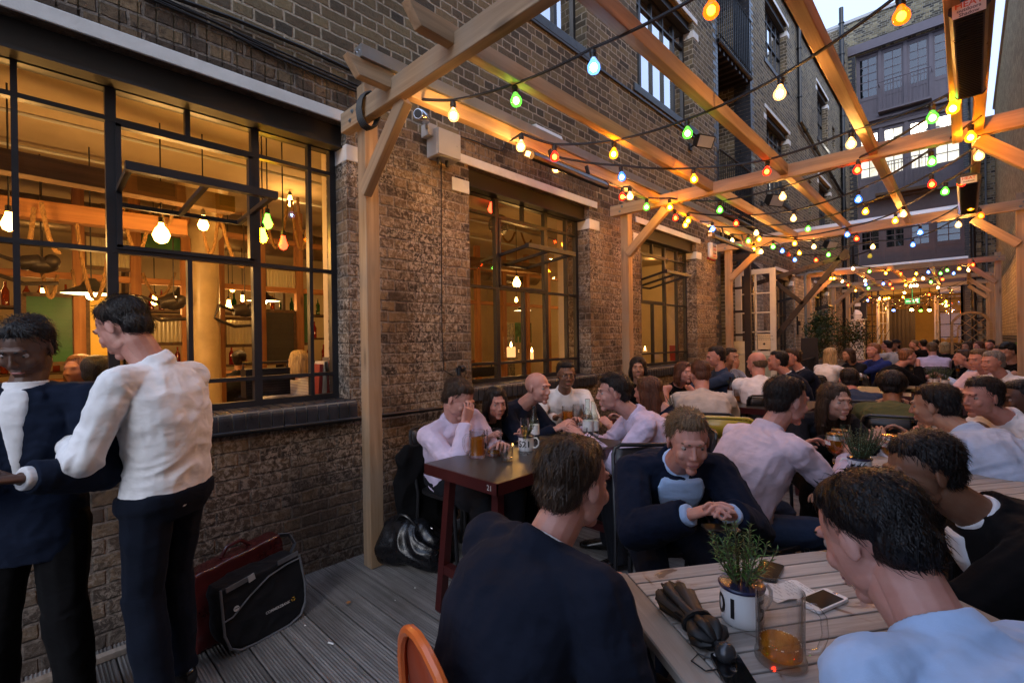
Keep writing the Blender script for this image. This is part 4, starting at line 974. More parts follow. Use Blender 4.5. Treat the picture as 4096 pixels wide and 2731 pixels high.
for z_ in (1.1, 1.5, 1.9):
    y_ = -.55
    while y_ < 4.2:
        k_ = rb.randrange(4)
        o = proto[k_] if first[k_] else copy_tree(proto[k_]); first[k_] = False
        o.location = (-5.2+rb.uniform(-.05,.05), y_, z_); tag(o, ['green glass bottle on the shelves behind the bar','amber glass bottle on the shelves behind the bar','clear glass bottle on the shelves behind the bar','red glass bottle on the shelves behind the bar'][k_], 'bottle', 'bottles on the back bar shelves: ' + ['green','amber','clear','red'][k_])
        y_ += rb.uniform(.11,.25); nb += 1
# ceiling timbers, rope swags
for i, (a, b, nm, lab) in enumerate((((-.9,-1.6,2.46),(-1.35,1.2,2.52),'dark_wood','dark old timber beam hung across the bar ceiling nearest the window'), ((-1.9,-1.9,2.36),(-1.9,1.0,2.40),'orange_wood','rough orange timber beam slung with thick ropes behind the large window'), ((-1.8,3.4,2.42),(-1.5,5.2,2.42),'dark_wood','short dark timber beam wrapped with rope behind the second window'))):
    o = thing('hung_beam', a, lab, 'beam'); member('timber', a, b, .12, .13, MAT[nm], o, k=1)
rope = paint('rope', (.24,.13,.045), .9, scale=40, var=.3, bmp=1.0)
def swag(a, b, sag, label, r=.02):
    a, b = V(a), V(b); P_ = [a.lerp(b, i/16) - V((0,0,sag*4*(i/16)*(1-i/16))) for i in range(17)]
    t = MB(); Ls = (b-a).length*1.3; n_ = 64
    for ph in (0, 2*PI/3, 4*PI/3):
        pp = []
        for i in range(n_+1):
            u = i/n_*16; j = min(15, int(u)); p = P_[j].lerp(P_[j+1], u-j); d = (P_[j+1]-P_[j]).normalized(); e, g2 = perp(d); an = ph + i*.9
            pp.append(p + (e*math.cos(an) + g2*math.sin(an))*r*.55)
        t.tube(pp, r*.62, 5)
    o = t.build('rope', rope, smooth=True); tag(o, label, 'rope')
def WI(px, py, x): return W(px, py, x=x)
for i, (p, q, sg, x, lab) in enumerate((((135,830),(100,960),.12,-1.8,'rope tied round the orange beam at the left of the large window'), ((165,810),(240,1010),.1,-1.7,'rope hanging straight from the orange beam behind the left mullion'),
        ((300,850),(440,960),.55,-1.9,'deep rope swag in the middle pane left of the tilted sash'), ((490,830),(600,850),.34,-1.9,'rope swag behind the tilted sash of the large window'), ((640,830),(690,850),.12,-1.8,'small rope loop beside the round glowing lamp'),
        ((810,900),(875,850),.3,-1.8,'thin rope loop under the sash hinge'), ((880,850),(1020,980),.32,-1.7,'orange rope swag in front of the cream column'), ((1060,830),(1150,800),.42,-1.8,'long rope swag behind the narrow right hand panes'), ((1165,800),(1235,850),.42,-1.7,'rope loop hanging beside the reveal of the large window'),
        ((1190,790),(1215,920),.12,-1.8,'short rope end dangling by the right hand panes'), ((170,1090),(230,1100),.2,-2.6,'small rope noose below the machine on the left'), ((290,1080),(340,1080),.22,-2.6,'rope noose hanging over the green board'), ((570,1090),(700,1090),.24,-2.8,'row of rope loops hanging over the bar'),
        ((2000,920),(2060,930),.15,-1.6,'rope coil on the short dark beam behind the second window'), ((2085,930),(2125,960),.12,-1.6,'rope tail on the short dark beam behind the second window'))):
    swag(WI(*p, x), WI(*q, x), sg, lab, .013)
# disco ball, machines
mo_ = MB(); c = W(1995, 900, x=-1.2); mo_.ell(c, (.13,.13,.13), 20, 14); mo_.tube([c, c+V((0,0,.5))], .004, 5); tag(mo_.build('mirror_ball', paint('mirror_ball', (.25,.25,.25), .15, metal=1, scale=60, var=.6, bmp=1)), 'small mirror ball hanging behind the upper left corner of the second window', 'mirror ball')
for p, s_, lab in (((165,1060),.62,'dark hanging old machine part with curled hose at left of the large window'), ((695,1215),.55,'dark hanging machine part above the fluted panel'), ((980,1245),.55,'grey hanging motor over the right fluted panel')):
    c = W(*p, x=-2.5); t = MB(); t.ell(c, (.1*s_,.17*s_,.11*s_), 12, 8); t.ell(c+V((.02,.1*s_,.03)), (.08*s_,.09*s_,.1*s_), 10, 8); t.lathe([(.05,0),(.06,.03),(.06,.12),(.03,.14)], c+V((0,-.2*s_,0)), 12, (0,1,.2)); t.tube([c+V((0,-.1,0)), c+V((.05,-.25,.05)), c+V((.05,-.3,-.08)), c+V((0,-.1,-.16)), c+V((0,.1,-.14))], .018, 6); t.tube([c, c+V((0,0,.9))], .006, 5)
    tag(t.build('hanging_machine', paint('greasy_metal', (.05,.04,.035), .4, metal=.5), smooth=True), lab, 'machine')
t = MB(); t.tube([(-3.6,-1.5,2.72),(-3.6,7.5,2.72)], .17, 16)
for y_ in (-.5,.6,1.7,2.8,3.9,5.0,6.1): t.tube([(-3.6,y_,2.72),(-3.6,y_+.03,2.72)], .178, 16)
tag(t.build('air_duct', paint('dull_duct', (.22,.17,.11), .35, metal=.6, var=.3), smooth=True), 'round metal air duct running under the bar ceiling behind the pine screen', 'duct')
for i, (x_, z_) in enumerate(((-1.5,2.93),(-2.3,2.95))): cable('ceiling_conduit', [(x_,-2.0,z_),(x_-.1,8.5,z_)], .014, ['thin conduit with drops along the bar ceiling nearest the windows','second thin conduit along the bar ceiling'][i], k=1, m='grey_box')
# things on the inner sills
def book_row(px0, px1, py, x, label):
    a, b = W(px0, py, x=x), W(px1, py, x=x); o = thing('books', (x, a.y, 1.08), label, 'books', None); y_ = a.y; k_ = 0; rbk = random.Random(px0)
    cols = [(.3,.03,.03),(.55,.5,.42),(.35,.05,.04),(.12,.1,.1)]
    while y_ < b.y:
        w = rbk.uniform(.018,.035); h = rbk.uniform(.2,.26); t = MB(); ln = rbk.uniform(-.03,.02)
        t.slab([(x-.08,y_,1.05),(x+.07,y_,1.05),(x+.07,y_+ln,1.05+h),(x-.08,y_+ln,1.05+h)], (0,w,0)); t.build('book', paint('book_cover', cols[k_ % 4], .6, bmp=.1), o, bevel=.002); y_ += w+.003; k_ += 1
book_row(1255, 1320, 1500, -.36, 'row of red and cream books standing in the right corner of the large window')
book_row(2700, 2745, 1430, -.36, 'red books leaning in the corner of the third window')
def candle(px, py, x, r, h, label, glass=True):
    c = W(px, py, x=x); o = thing('candle', c, label, 'candle')
    t = MB(); t.lathe([(r,0),(r,h),(r*.9,h+.004)], c, 16); t.build('wax', emit('lit_wax', (1,.55,.2), 1.2), o, smooth=True)
    t = MB(); t.lathe([(.002,0),(.010,.015),(.008,.03),(.001,.055)], c+V((0,0,h)), 10); t.build('flame', emit('flame', (1,.55,.15), 60), o, smooth=True)
    if glass: t = MB(); t.lathe([(r*1.7,-.01),(r*1.8,h*2.1),(r*1.75,h*2.1),(r*1.65,-.01)], c, 20); t.build('glass', MAT['pane'], o, smooth=True)
candle(2045, 1428, -.45, .045, .10, 'thick lit candle in a tall glass lantern on the sill of the second window'); candle(2128, 1436, -.45, .018, .07, 'thin lit candle beside the lantern in the second window', False); candle(2580, 1405, -.45, .03, .02, 'low lit candle at the left edge of the third window', False)
for p, lab in (((1885,1480,1975,1510), 'dark old radio on the sill behind the second window'), ((980,1490,1158,1590), 'black slatted chair back just inside the large window')):
    a = W(p[0], p[3], x=-.5); b = W(p[2], p[3], x=-.5); zt = W(p[0], p[1], x=-.5).z; t = MB(); t.box(-.58, -.48, a.y, b.y, a.z, zt+.02); t.tube([(-.53,a.y,zt+.02),(-.53,a.y,zt+.06),(-.53,b.y,zt+.06),(-.53,b.y,zt+.02)], .008, 6)
    for i in range(9): t.box(-.48, -.474, a.y+.01, b.y-.01, a.z+.012+i*(zt-a.z-.01)/9, a.z+.018+i*(zt-a.z-.01)/9)
    tag(t.build('radio' if 'radio' in lab else 'chair_back', MAT['black_plastic']), lab, 'radio' if 'radio' in lab else 'chair')
# picture and curtain deep in the bar seen through window two
PX = -4.5
t = MB(); c0 = W(2060,1290,x=PX); c1 = W(2125,1370,x=PX); t.box(PX-.01, PX+.01, c0.y, c1.y, c1.z, c0.z); tag(t.build('picture', paint('dark_leaf_picture', (.04,.10,.04), .4, scale=8, var=.9)), 'dark framed picture with a pale leaf shape on the wall behind the second window', 'picture')
t = MB(); c0 = W(2005,1290,x=PX); 
for i in range(14): t.tube([(PX+.04*math.sin(i*2.1), c0.y+.028*i, .2), (PX+.04*math.sin(i*2.1+.4), c0.y+.028*i, c0.z)], .022, 6)
tag(t.build('curtain', paint('patterned_curtain', (.15,.13,.09), .8, scale=30, var=.9), smooth=True), 'dark patterned curtain hanging beside the picture in the bar', 'curtain')
# ------------------------------------------------------------------ door area: open white leaf, brown leaf, jib crane
YD = 9.93*K
gy = thing('open_door', (.4, YD, 0), 'open white painted glazed door leaf with a cream notice beside the brown post', 'door')
def dz(px, py, y=YD): p = W(px, py, y=y); return p.x, p.z
Cc = lambda x, y: (2800+x/2.936, 900+y/2.936)
x0, zt = dz(*Cc(400,550)); x1, _ = dz(*Cc(885,505)); zb = dz(*Cc(640,1520))[1]
wp = paint('cream_door_paint', (.66,.65,.58), .45, var=.08)
t = MB()
def lf(a0, a1, b0, b1, d=.022): t.box(a0, a1, YD-d, YD+d, b0, b1)
x0 = .02; lf(x0, x0+.10, .02, zt-.0); lf(x1-.085, x1, .02, zt); lf(x0+.1, x1-.085, zt-.085, zt); lf(x0+.1, x1-.085, .02, .22); lf(x0+.1, x1-.085, zb-.02, zb+.06)
xm = x0+.1+(x1-.085-x0-.1)*.50
zz = [zb+.06+(zt-.085-zb-.06)*i/4 for i in range(5)]
lf(xm-.016, xm+.016, zb+.06, zt-.085, .014)
for z_ in zz[1:-1]: lf(x0+.1, x1-.085, z_-.011, z_+.011, .014)
t.build('frame', wp, gy, bevel=.003)
t = MB(); t.box(x0+.1, x1-.085, YD-.003, YD+.003, zb+.06, zt-.085); t.build('pane', MAT['pane'], gy)
t = MB(); t.box(x0+.1, x1-.085, YD-.012, YD+.012, .22, zb-.02); t.build('kick_panel', paint('pale_green_paint', (.35,.42,.36), .5), gy)
t = MB(); t.box(xm+.03, x1-.08, YD-.022, YD-.018, zz[0]+.03, zz[1]-.04); no = t.build('notice', paint('cream_notice', (.70,.60,.40), .7, bmp=0), gy)
cN = (xm+x1-.05)/2; zN = (zz[0]+zz[1])/2
for i, (s_, sz, dz_) in enumerate((("PLEASE RESPECT OUR NEIGHBOURS", .016, .09), ("AND LEAVE THE TERRACE", .013, .055), ("QUIETLY AT THE END OF THE EVENING", .013, .03))):
    t = MB(); wln = (.14, .10, .15)[i]
    for j in range(9): t.box(cN-wln+j*wln*2/9, cN-wln+(j+.75)*wln*2/9, YD-.0235, YD-.0225, zN+dz_-.003, zN+dz_+.004)
    t.build('print_line', MAT['black_ink'], no)
t = MB(); t.slab([(cN,YD-.0235,zN-.065),(cN+.022,YD-.0235,zN-.042),(cN,YD-.0235,zN-.02),(cN-.022,YD-.0235,zN-.042)], (0,.001,0)); t.build('emblem', MAT['brown_paint'], no)
# brown glazed leaf in front of it
YB2 = 9.5*K
bl_ = thing('open_door', (.2, YB2, 0), 'dark brown glazed door leaf with cream boards at its foot next to the timber post', 'door')
t = MB(); bx0 = .03; bx1 = W(*Cc(600,900), y=YB2).x; bxm = W(*Cc(525,900), y=YB2).x
t.box(bxm, bx1, YB2-.03, YB2+.03, .02, 2.78); t.box(bx0, bx0+.07, YB2-.03, YB2+.03, .02, 2.78); t.box(bx0+.07, bxm, YB2-.03, YB2+.03, 2.68, 2.78)
for yy in (742, 1017, 1290): z_ = W(*Cc(440,yy), y=YB2).z; t.box(bx0+.07, bxm, YB2-.015, YB2+.015, z_-.02, z_+.02)
t.build('frame', MAT['brown_paint'], bl_, bevel=.003)
t = MB(); t.box(bx0+.07, bxm, YB2-.003, YB2+.003, 1.2, 2.68); t.build('pane', MAT['pane'], bl_)
t = MB(); z0_ = W(*Cc(440,1510), y=YB2).z; z1_ = W(*Cc(440,1365), y=YB2).z; t.box(bx0+.03, bxm+.0, YB2-.035, YB2-.031, z0_, z1_); t.box(bx0+.07, bxm, YB2-.012, YB2+.012, .1, z0_-.02); t.build('board', paint('cream_board', (.62,.55,.36), .6, bmp=.05), bl_)
bp2 = thing('brick_pier', (-.1, 11.9*K, 0), 'peeling whitewashed brick pier with an iron pintle beyond the open white door', 'pier')
t = MB(K); t.box(-.33, .02, 11.2, 11.75, 0, 3.25); t.build('bricks', MAT['brick_white'], bp2)
t = MB(K); t.box(-.002, .03, 14.5, 16.6, 0, 3.2); t.build('bricks', MAT['brick_white'], bp2)
t = MB(K); t.box(.03, .07, 14.62, 14.68, 1.65, 2.15); t.lathe([(.03,0),(.03,.12)], (.09,14.65,1.9), 8); t.build('iron_pintle', MAT['black_pipe'], bp2)
jc = thing('jib_crane', (.05, 10.25*K, 0), 'rusty brown riveted iron wall crane reaching out over the diners beyond the white door', 'crane'); YJ = 10.25*K
A_ = W(*Cc(1700,365), y=YJ); A2 = W(*Cc(1735,285), y=YJ)
def ext(p, q, xx): p, q = V(p), V(q); tt = (xx-p.x)/(q.x-p.x); return p+(q-p)*tt
T1 = ext(A_, W(*Cc(905,612), y=YJ), .05); L1 = ext(A_, W(*Cc(925,1275), y=YJ), .42); J1 = W(*Cc(1212,925), y=YJ); B1 = ext(J1, W(*Cc(905,690), y=YJ), .05)
t = MB(); t.bar(T1, A_, .022, .075); t.bar(L1, A2, .022, .085); t.bar(B1, J1, .022, .07); t.bar((.05,YJ,.9), (.05,YJ,2.9), .07, .07, up=(0,1,0)); t.bar(L1, (.05, YJ, L1.z-.35), .022, .085)
t.build('arms', MAT['brown_paint'], jc, bevel=.003)
t = MB()
for p, q, n_ in ((T1, A_, 7), (L1, A_, 8), (B1, J1, 3)):
    for i in range(n_): c = V(p).lerp(V(q), (i+.7)/n_); t.lathe([(.016,0),(.013,.012),(.004,.018)], c-V((0,.011,0)), 8, (0,-1,0))
t.lathe([(.07,-.03),(.07,.03)], A_, 16, (0,1,0)); t.lathe([(.03,-.045),(.03,.045)], A_, 12, (0,1,0)); t.build('rivets', MAT['brown_paint'], jc, smooth=True)

# ------------------------------------------------------------------ timber pergola
pg = thing('pergola', (1.8, 8, 0), 'long timber pergola of posts, beams and braces roofing the terrace tables', 'pergola')
TM = MAT['timber']
RX = [.72, 1.34, 2.06, 2.76, 3.42]
by = [(1.70, 3.12, 3.26), (5.3, 3.16, 3.29), (8.9, 3.17, 3.30), (15.0, 3.20, 3.32), (18.4, 3.18, 3.29), (21.0, 3.18, 3.29)]
for i, (y_, z0_, z1_) in enumerate(by):
    far = i >= 3; x1 = 3.98 if i else 3.98
    member('beam', (.08, y_-.035, (z0_+z1_)/2), (x1, y_-.035, (z0_+z1_)/2), .07, z1_-z0_, TM, pg)
    member('post', (.235, y_+.055, 0), (.235, y_+.055, 3.44 if i == 0 else (3.30 if i < 3 else 3.2)), .105, .105, TM, pg, up=(0,1,0))
    member('post', (3.87, y_+.055, 0), (3.87, y_+.055, 3.40), .105, .105, TM, pg, up=(0,1,0))
    member('brace', (.285, y_+.0, 2.66), (.80, y_+.0, 3.13), .065, .10, TM, pg, up=(0,1,0) if False else (0,0,1))
    member('brace', (3.84, y_+.0, 2.74), (3.42, y_+.0, 3.14), .065, .10, TM, pg)
    for px_ in (.235, 3.87):
        for dz_ in (-.025, .03):
            bo_ = MB(K); bo_.lathe([(.016,0),(.016,.004),(.009,.005),(.009,.012),(.003,.013)], (px_+dz_*.6, y_-.070, (z0_+z1_)/2+dz_), 8, (0,-1,0)); bo_.build('bolt', MAT['grey_pipe'], pg, smooth=True)
    if i in (2, 3):
        m_ = MB(K); m_.box(.85, 3.40, y_-.075, y_+.0, z1_+.003, z1_+.055); m_.build('metal_channel', MAT['alu'], pg)
segs = [(1.34, 5.26), (5.26, 8.87), (14.9, 18.4), (18.4, 21.0)]
for j, x_ in enumerate(RX):
    for i, (a, b) in enumerate(segs):
        z_ = 3.245
        if i == 0: 
            a0 = 1.0 if j == 4 else 1.34
            member('rafter', (x_, a0 if j != 4 else -.6, z_), (x_, 5.265, z_), .065, .105, TM, pg, cut=(.07, 0) if j != 4 else None)
        else: member('rafter', (x_, a, z_), (x_, b-.03, z_), .065, .105, TM, pg)
member('rafter', (3.30, -.6, 3.20), (3.30, 5.26, 3.20), .06, .12, TM, pg)
m_ = MB(K); m_.box(RX[0]-.03, RX[0]+.05, 1.42, 8.8, 3.30, 3.375); m_.build('metal_channel', MAT['alu'], pg)
m_ = MB(K)
for dy in (.015, .045): m_.lathe([(.008,0),(.008,.006)], (RX[0]-.005+dy-.02, 1.42, 3.34), 8, (0,-1,0))
m_.build('screws', MAT['steel'], pg)
cw = MB(K)
for k_ in range(5): cw.tube([(.40+.055*math.cos(t_*.52)*.4+.014*k_, 1.655+.06*math.cos(t_*.5236), 3.17+.12*math.sin(t_*.5236)) for t_ in range(13)], .009, 5)
tag(cw.build('cable_coil', MAT['cable'], smooth=True), 'coil of black cable wound round the end of the front beam by the post', 'cable')

# ------------------------------------------------------------------ heaters
def heater(p, q, r, label, tilt=0):
    """long bar heater hanging between p and q"""
    p, q = V(p), V(q); o = thing('patio_heater', (p+q)/2, label, 'heater'); d = (q-p).normalized(); a = d.cross(V((0,0,1))).normalized(); b = a.cross(d)
    if tilt: rm = Matrix.Rotation(tilt, 3, d); a, b = rm@a, rm@b
    sec = [(-1,.0),(-.95,.5),(-.6,.85),(0,1),(.6,.85),(.95,.5),(1,0),(.8,-.35),(-.8,-.35)]
    t = MB(); t.slab([p + a*x*r + b*z*r*.75 for x, z in sec], q-p); t.build('body', MAT['black_pipe'], o)
    t = MB()
    for e, dd in ((p, -1), (q, 1)): t.slab([e + a*x*r*1.06 + b*z*r*.82 for x, z in sec], d*dd*.012)
    t.build('end_cap', MAT['brown_paint'], o)
    t = MB(); n_ = 40
    for i in range(n_): c = p.lerp(q, (i+.7)/(n_+.4)) - b*r*.28; t.bar(c-a*r*.7, c+a*r*.7, .006, .006, up=tuple(b))
    t.build('grille', MAT['black_plastic'], o)
    t = MB()
    for f_ in (.25, .75): c = p.lerp(q, f_); t.bar(c+b*r*.7, V((c.x,c.y,3.2*K)), .012, .03)
    t.build('bracket', MAT['black_plastic'], o)
    return o, d, a, b
h1 = (V((.80, 2.62, 3.02))*K, V((.80, 4.35, 3.02))*K)
o, d, a, b = heater(W(2115,625,x=.72), W(2410,745,x=.72), .058, 'slim black bar heater under the channelled rafter over the second window', .5)
def sticker(o, c, w, h, xd, yd, txt, col, nm='sticker'):
    x, y_ = V(xd).normalized(), V(yd).normalized(); z = x.cross(y_); c = V(c); t = MB(); t.slab([c-x*w/2-y_*h/2, c+x*w/2-y_*h/2, c+x*w/2+y_*h/2, c-x*w/2+y_*h/2], z*.0012); so_ = t.build(nm, MAT['paper'], o)
    for i, (s_, sz, dy, m) in enumerate(txt): lettering('lettering', s_, sz, c+y_*dy+z*.002, x, y_, m, so_, bold=.0005)
pp = W(2115,625,x=.72); t = MB(); sticker(o, pp+d*-.014+b*.012, .05, .035, a*(1 if a.x > 0 else -1), b, [], None)
orng = paint('orange_print', (.7,.12,.03), .5, bmp=0); gry = paint('grey_print', (.15,.15,.17), .5, bmp=0)
o, d, a, b = heater(V((W(3875,20,z=2.74).x+.0, W(3875,20,z=2.74).y, 2.72)), V((W(3880,360,z=2.74).x, W(3880,360,z=2.74).y, 2.72)), .060, 'large black ribbed bar heater hanging from the right rafter at the top of the view')
p_ = W(3875,20,z=2.74); sx_ = V((1,0,0))
sticker(o, V((p_.x-.0, p_.y-.015, 2.722)), .10, .06, (1,0,0), (0,0,1), [('HEAT', .034, .017, orng), ('outdoors', .019, -.004, gry), ('Shadow', .019, -.021, gry)], None)
p_ = W(3875,712,z=2.72); q_ = W(3872,840,z=2.72)
o, d, a, b = heater(V((p_.x,p_.y,2.70)), V((q_.x,q_.y,2.70)), .075, 'second black bar heater hanging further down the right rafter')
sticker(o, V((p_.x, p_.y-.015, 2.702)), .10, .06, (1,0,0), (0,0,1), [('HEAT', .034, .014, orng), ('outdoors', .018, -.012, gry)], None)
p_ = W(2842,925,x=.72); q_ = W(2975,960,x=.72)
o, d, a, b = heater(V((.72, p_.y, 2.62)), V((.72, q_.y+.3, 2.62)), .055, 'black bar heater near the alarm box with its amber end glowing', .5)
sticker(o, V((.72, p_.y-.014, 2.63)), .045, .03, (1,0,0), (0,0,1), [], None)

# ------------------------------------------------------------------ festoon strings
def bulbm(nm, col, st): return emit('bulb_'+nm, col, st)
BC = {'c': bulbm('clear', (1, .48, .11), 185), 'a': bulbm('amber', (1, .38, .004), 150), 'r': bulbm('red', (1, .045, .014), 9), 'g': bulbm('green', (.13, 1, .05), 8), 'b': bulbm('blue', (.10, .25, 1), 11),
      'w': bulbm('white_blue', (.4, .6, 1), 14), 'o': bulbm('orange', (1, .16, .012), 10), 'x': bulbm('unlit_red', (.25, .02, .01), .3), 'y': bulbm('unlit_yellow', (.5, .42, .05), .6), 't': bulbm('tiny', (1, .6, .2), 12)}
BN = {'c': 'clear', 'a': 'amber', 'r': 'red', 'g': 'green', 'b': 'blue', 'w': 'white', 'o': 'orange', 'x': 'unlit', 'y': 'unlit', 't': 'tiny'}
bm0 = MB(); R_ = .031
bm0.lathe([(.011, -.028), (.0125, -.036), (.0155, -.044), (.022, -.054), (.029, -.066), (R_, -.078), (.0295, -.090), (.0225, -.101), (.011, -.107), (.001, -.1085)], (0,0,0), 12)
BG = {'c': ((1,.92,.8),(1,.50,.14),2.2), 'a': ((1,.62,.10),(1,.36,.01),2.4), 'r': ((1,.20,.08),(1,.04,.015),1.6), 'g': ((.45,1,.35),(.16,1,.07),1.3), 'b': ((.35,.55,1),(.05,.22,1),1.7), 'w': ((.5,.7,1),(.15,.40,1),1.8), 'o': ((1,.35,.05),(1,.16,.006),2.0)}
BF = {'c': ((1,.50,.14),640), 'a': ((1,.45,.05),560), 'r': ((1,.35,.06),60), 'g': ((.6,1,.35),46), 'b': ((.6,.8,1),56), 'w': ((.7,.85,1),70), 'o': ((1,.5,.08),60)}
BULB = {k_: bm0.build('bulb', bulb_glass('bulb_glass_'+BN[k_], *BG[k_]) if k_ in BG else BC[k_], smooth=True, auto=False) for k_ in BC}
fm0 = MB(); fm0.ell((0,0,-.076), (.0165,.0165,.0185), 10, 8); FIL = {k_: fm0.build('filament', emit('filament_'+BN[k_], *BF[k_]), smooth=True, auto=False) for k_ in BF}
for o in FIL.values(): COL.objects.unlink(o)
for o in BULB.values(): COL.objects.unlink(o)
sk0 = MB(); sk0.lathe([(.006,.008),(.017,.004),(.0185,-.012),(.016,-.014),(.0165,-.034),(.013,-.036)], (0,0,0), 10)
SOCK = sk0.build('socket', MAT['black_plastic'], smooth=True); COL.objects.unlink(SOCK)
NB_ = [0]
def festoon(label, pts, zb=2.70, ends=(None, None), sag=.045, big=1.0):
    """pts: (px, py, colour[, z]) of every bulb on the photograph; each bulb hangs at height z"""
    P_ = []
    for q in pts:
        z = q[3] if len(q) > 3 else zb
        p = W(q[0], q[1], z=z)
        if p.y > 19.5 or (p-CAMP).dot(cf) < 0: p = W(q[0], q[1], y=19.5)
        P_.append((p, q[2]))
    o = thing('festoon_lights', P_[0][0], label, 'string lights', 'festoon strings zigzagging under the pergola')
    tops = [p + V((0,0,.085)) for p, c in P_]
    if ends[0] is not None: tops.insert(0, V(ends[0]))
    if ends[1] is not None: tops.append(V(ends[1]))
    line = []
    for a, b in zip(tops[:-1], tops[1:]):
        Ln = (b-a).length; s_ = sag*min(1.6, Ln)
        for i in range(8): u = i/8; line.append(a.lerp(b, u) + V((0,0,.010)) - V((0,0,s_*4*u*(1-u)*.5)))
    line.append(tops[-1]+V((0,0,.01))); t = MB(); t.tube(line, .0055, 6); t.tube([p+V((0,.004,.009)) for p in line], .0045, 6)
    t.build('cable', MAT['cable'], o, smooth=True)
    for p, c in P_:
        b_ = BULB[c].copy(); COL.objects.link(b_); b_.location = p + V((0,0,.080)); b_.rotation_euler = (random.uniform(-.12,.12), random.uniform(-.12,.12), 0); b_.scale = (big,)*3; b_.name = 'bulb'
        tag(b_, BN[c] + ' bulb'); attach(b_, o); KIDS.setdefault(o.name, []).append(b_)
        s_ = SOCK.copy(); COL.objects.link(s_); s_.name = 'socket'; s_.location = p + V((0,0,.080)); s_.rotation_euler = b_.rotation_euler; s_.scale = (big,)*3; attach(s_, b_); NB_[0] += 1
        if c in FIL:
            f_ = FIL[c].copy(); COL.objects.link(f_); f_.name = 'filament'; f_.location = b_.location; f_.rotation_euler = b_.rotation_euler; f_.scale = (big,)*3; attach(f_, b_)
ZA = 2.71
festoon('nearest string: clear, green, blue and orange bulbs from the front post up to the right', [(1813,469,'c'),(2059,408,'g'),(2373,274,'w'),(2848,51,'o')], 2.70, ((W(1640,402,z=2.80)), W(3050,-160,z=2.8)))
festoon('second string: red, amber, green, clear and orange bulbs rising to the top of the view', [(2086,592,'c'),(2218,633,'r'),(2458,619,'a'),(2749,539,'g'),(3125,376,'c'),(3603,70,'o')], 2.70, (W(2040,570,z=2.78), W(3760,-120,z=2.8)))
festoon('third string running from the slim wall heater to the large right heater', [(2218,677,'c'),(2484,711,'b'),(2774,721,'a'),(3071,689,'r'),(3406,580,'c'),(3728,475,'g'),(3804,440,'a')], 2.70, (W(2150,640,z=2.78), W(3880,350,z=2.76)))
festoon('fourth string crossing the middle beam with amber, green, clear and red bulbs', [(2489,791,'r'),(2519,788,'c'),(2587,831,'g'),(2678,832,'a'),(2880,842,'g'),(3132,790,'c'),(3434,682,'r')], 2.70, (W(2440,740,z=2.76), W(3830,400,z=2.78)))
festoon('fifth string with red, clear, blue, green and amber bulbs', [(2700,874,'r'),(2738,902,'a'),(2754,885,'a'),(2945,896,'r'),(3176,877,'c'),(3434,800,'b'),(3725,650,'g'),(3884,552,'a')], 2.70, (W(2640,850,z=2.76), W(3925,470,z=2.78)))
festoon('sixth string ending in a clear bulb at the right rafter', [(2850,918,'b'),(2841,937,'c'),(3026,934,'c'),(3234,918,'g'),(3466,848,'a'),(3725,740,'r'),(3918,628,'c')], 2.70, (W(2800,890,z=2.76), W(3925,560,z=2.78)))
festoon('seventh string with a blue bulb at the metal topped beam and two close amber bulbs', [(2929,966,'c'),(2992,966,'g'),(3181,976,'a'),(3388,941,'b'),(3584,885,'a'),(3614,859,'c'),(3784,768,'g'),(3850,733,'r')], 2.69, (W(2900,950,z=2.76), W(3920,640,z=2.78)))
festoon('eighth string just beyond the metal topped beam, red then blue then amber', [(3015,998,'a'),(3039,959,'a'),(3253,989,'c'),(3425,957,'r'),(3681,932,'b'),(3880,832,'a')], 2.69, (W(2990,950,z=2.76), W(3920,800,z=2.76)))
festoon('ninth string with a clear star bright bulb and a small blue bulb over the middle', [(3045,1009,'c'),(3093,989,'g'),(3130,1005,'b'),(3154,1020,'x'),(3195,1014,'a'),(3315,1020,'g'),(3493,989,'c'),(3651,981,'b'),(3835,902,'c'),(3919,867,'o')], 2.68)
festoon('tenth string with red and blue bulbs by the iron crane and an unlit yellow bulb', [(3178,1041,'b'),(3262,1042,'r'),(3321,1044,'r'),(3336,1061,'b'),(3482,1026,'y')], 2.66)
A = lambda x, y: (3200+x/2.614, 1000+y/2.614)
def fa(label, lst, z=2.66, **kw): festoon(label, [(*A(x, y), c) for x, y, c in lst], z, **kw)
fa('string under the far gutter beam, from clear by the crane to red at the right', [(551,200,'c'),(724,228,'g'),(893,245,'a'),(1058,250,'r'),(1215,250,'a'),(1337,235,'b'),(1467,247,'g'),(1535,215,'g'),(1612,247,'b'),(1660,198,'a'),(1755,213,'c'),(1815,157,'r')], 2.74)
fa('far string starting with a pair of amber bulbs at the left post', [(325,300,'a'),(355,300,'a'),(447,330,'c'),(505,368,'r'),(513,442,'g'),(585,425,'a')], 2.70)
fa('far string with a bright cluster of clear bulbs at its centre', [(685,318,'c'),(690,358,'b'),(872,350,'b'),(936,355,'r'),(966,400,'r'),(1108,365,'a'),(1190,370,'c'),(1197,305,'a'),(1285,295,'c'),(1366,333,'g'),(1486,305,'r')], 2.70, big=1.15)
fa('far string with a green bulb at left and a star bright bulb at right', [(720,395,'g'),(1092,443,'c'),(1160,372,'c'),(1225,368,'c'),(1447,390,'c')], 2.70, big=1.2)
fa('lowest far string above the white door leaves', [(728,497,'r'),(710,523,'b'),(835,503,'c'),(880,512,'a'),(905,505,'a'),(925,500,'a'),(1075,490,'a'),(1352,463,'r'),(1530,535,'a')], 2.62, big=1.2)
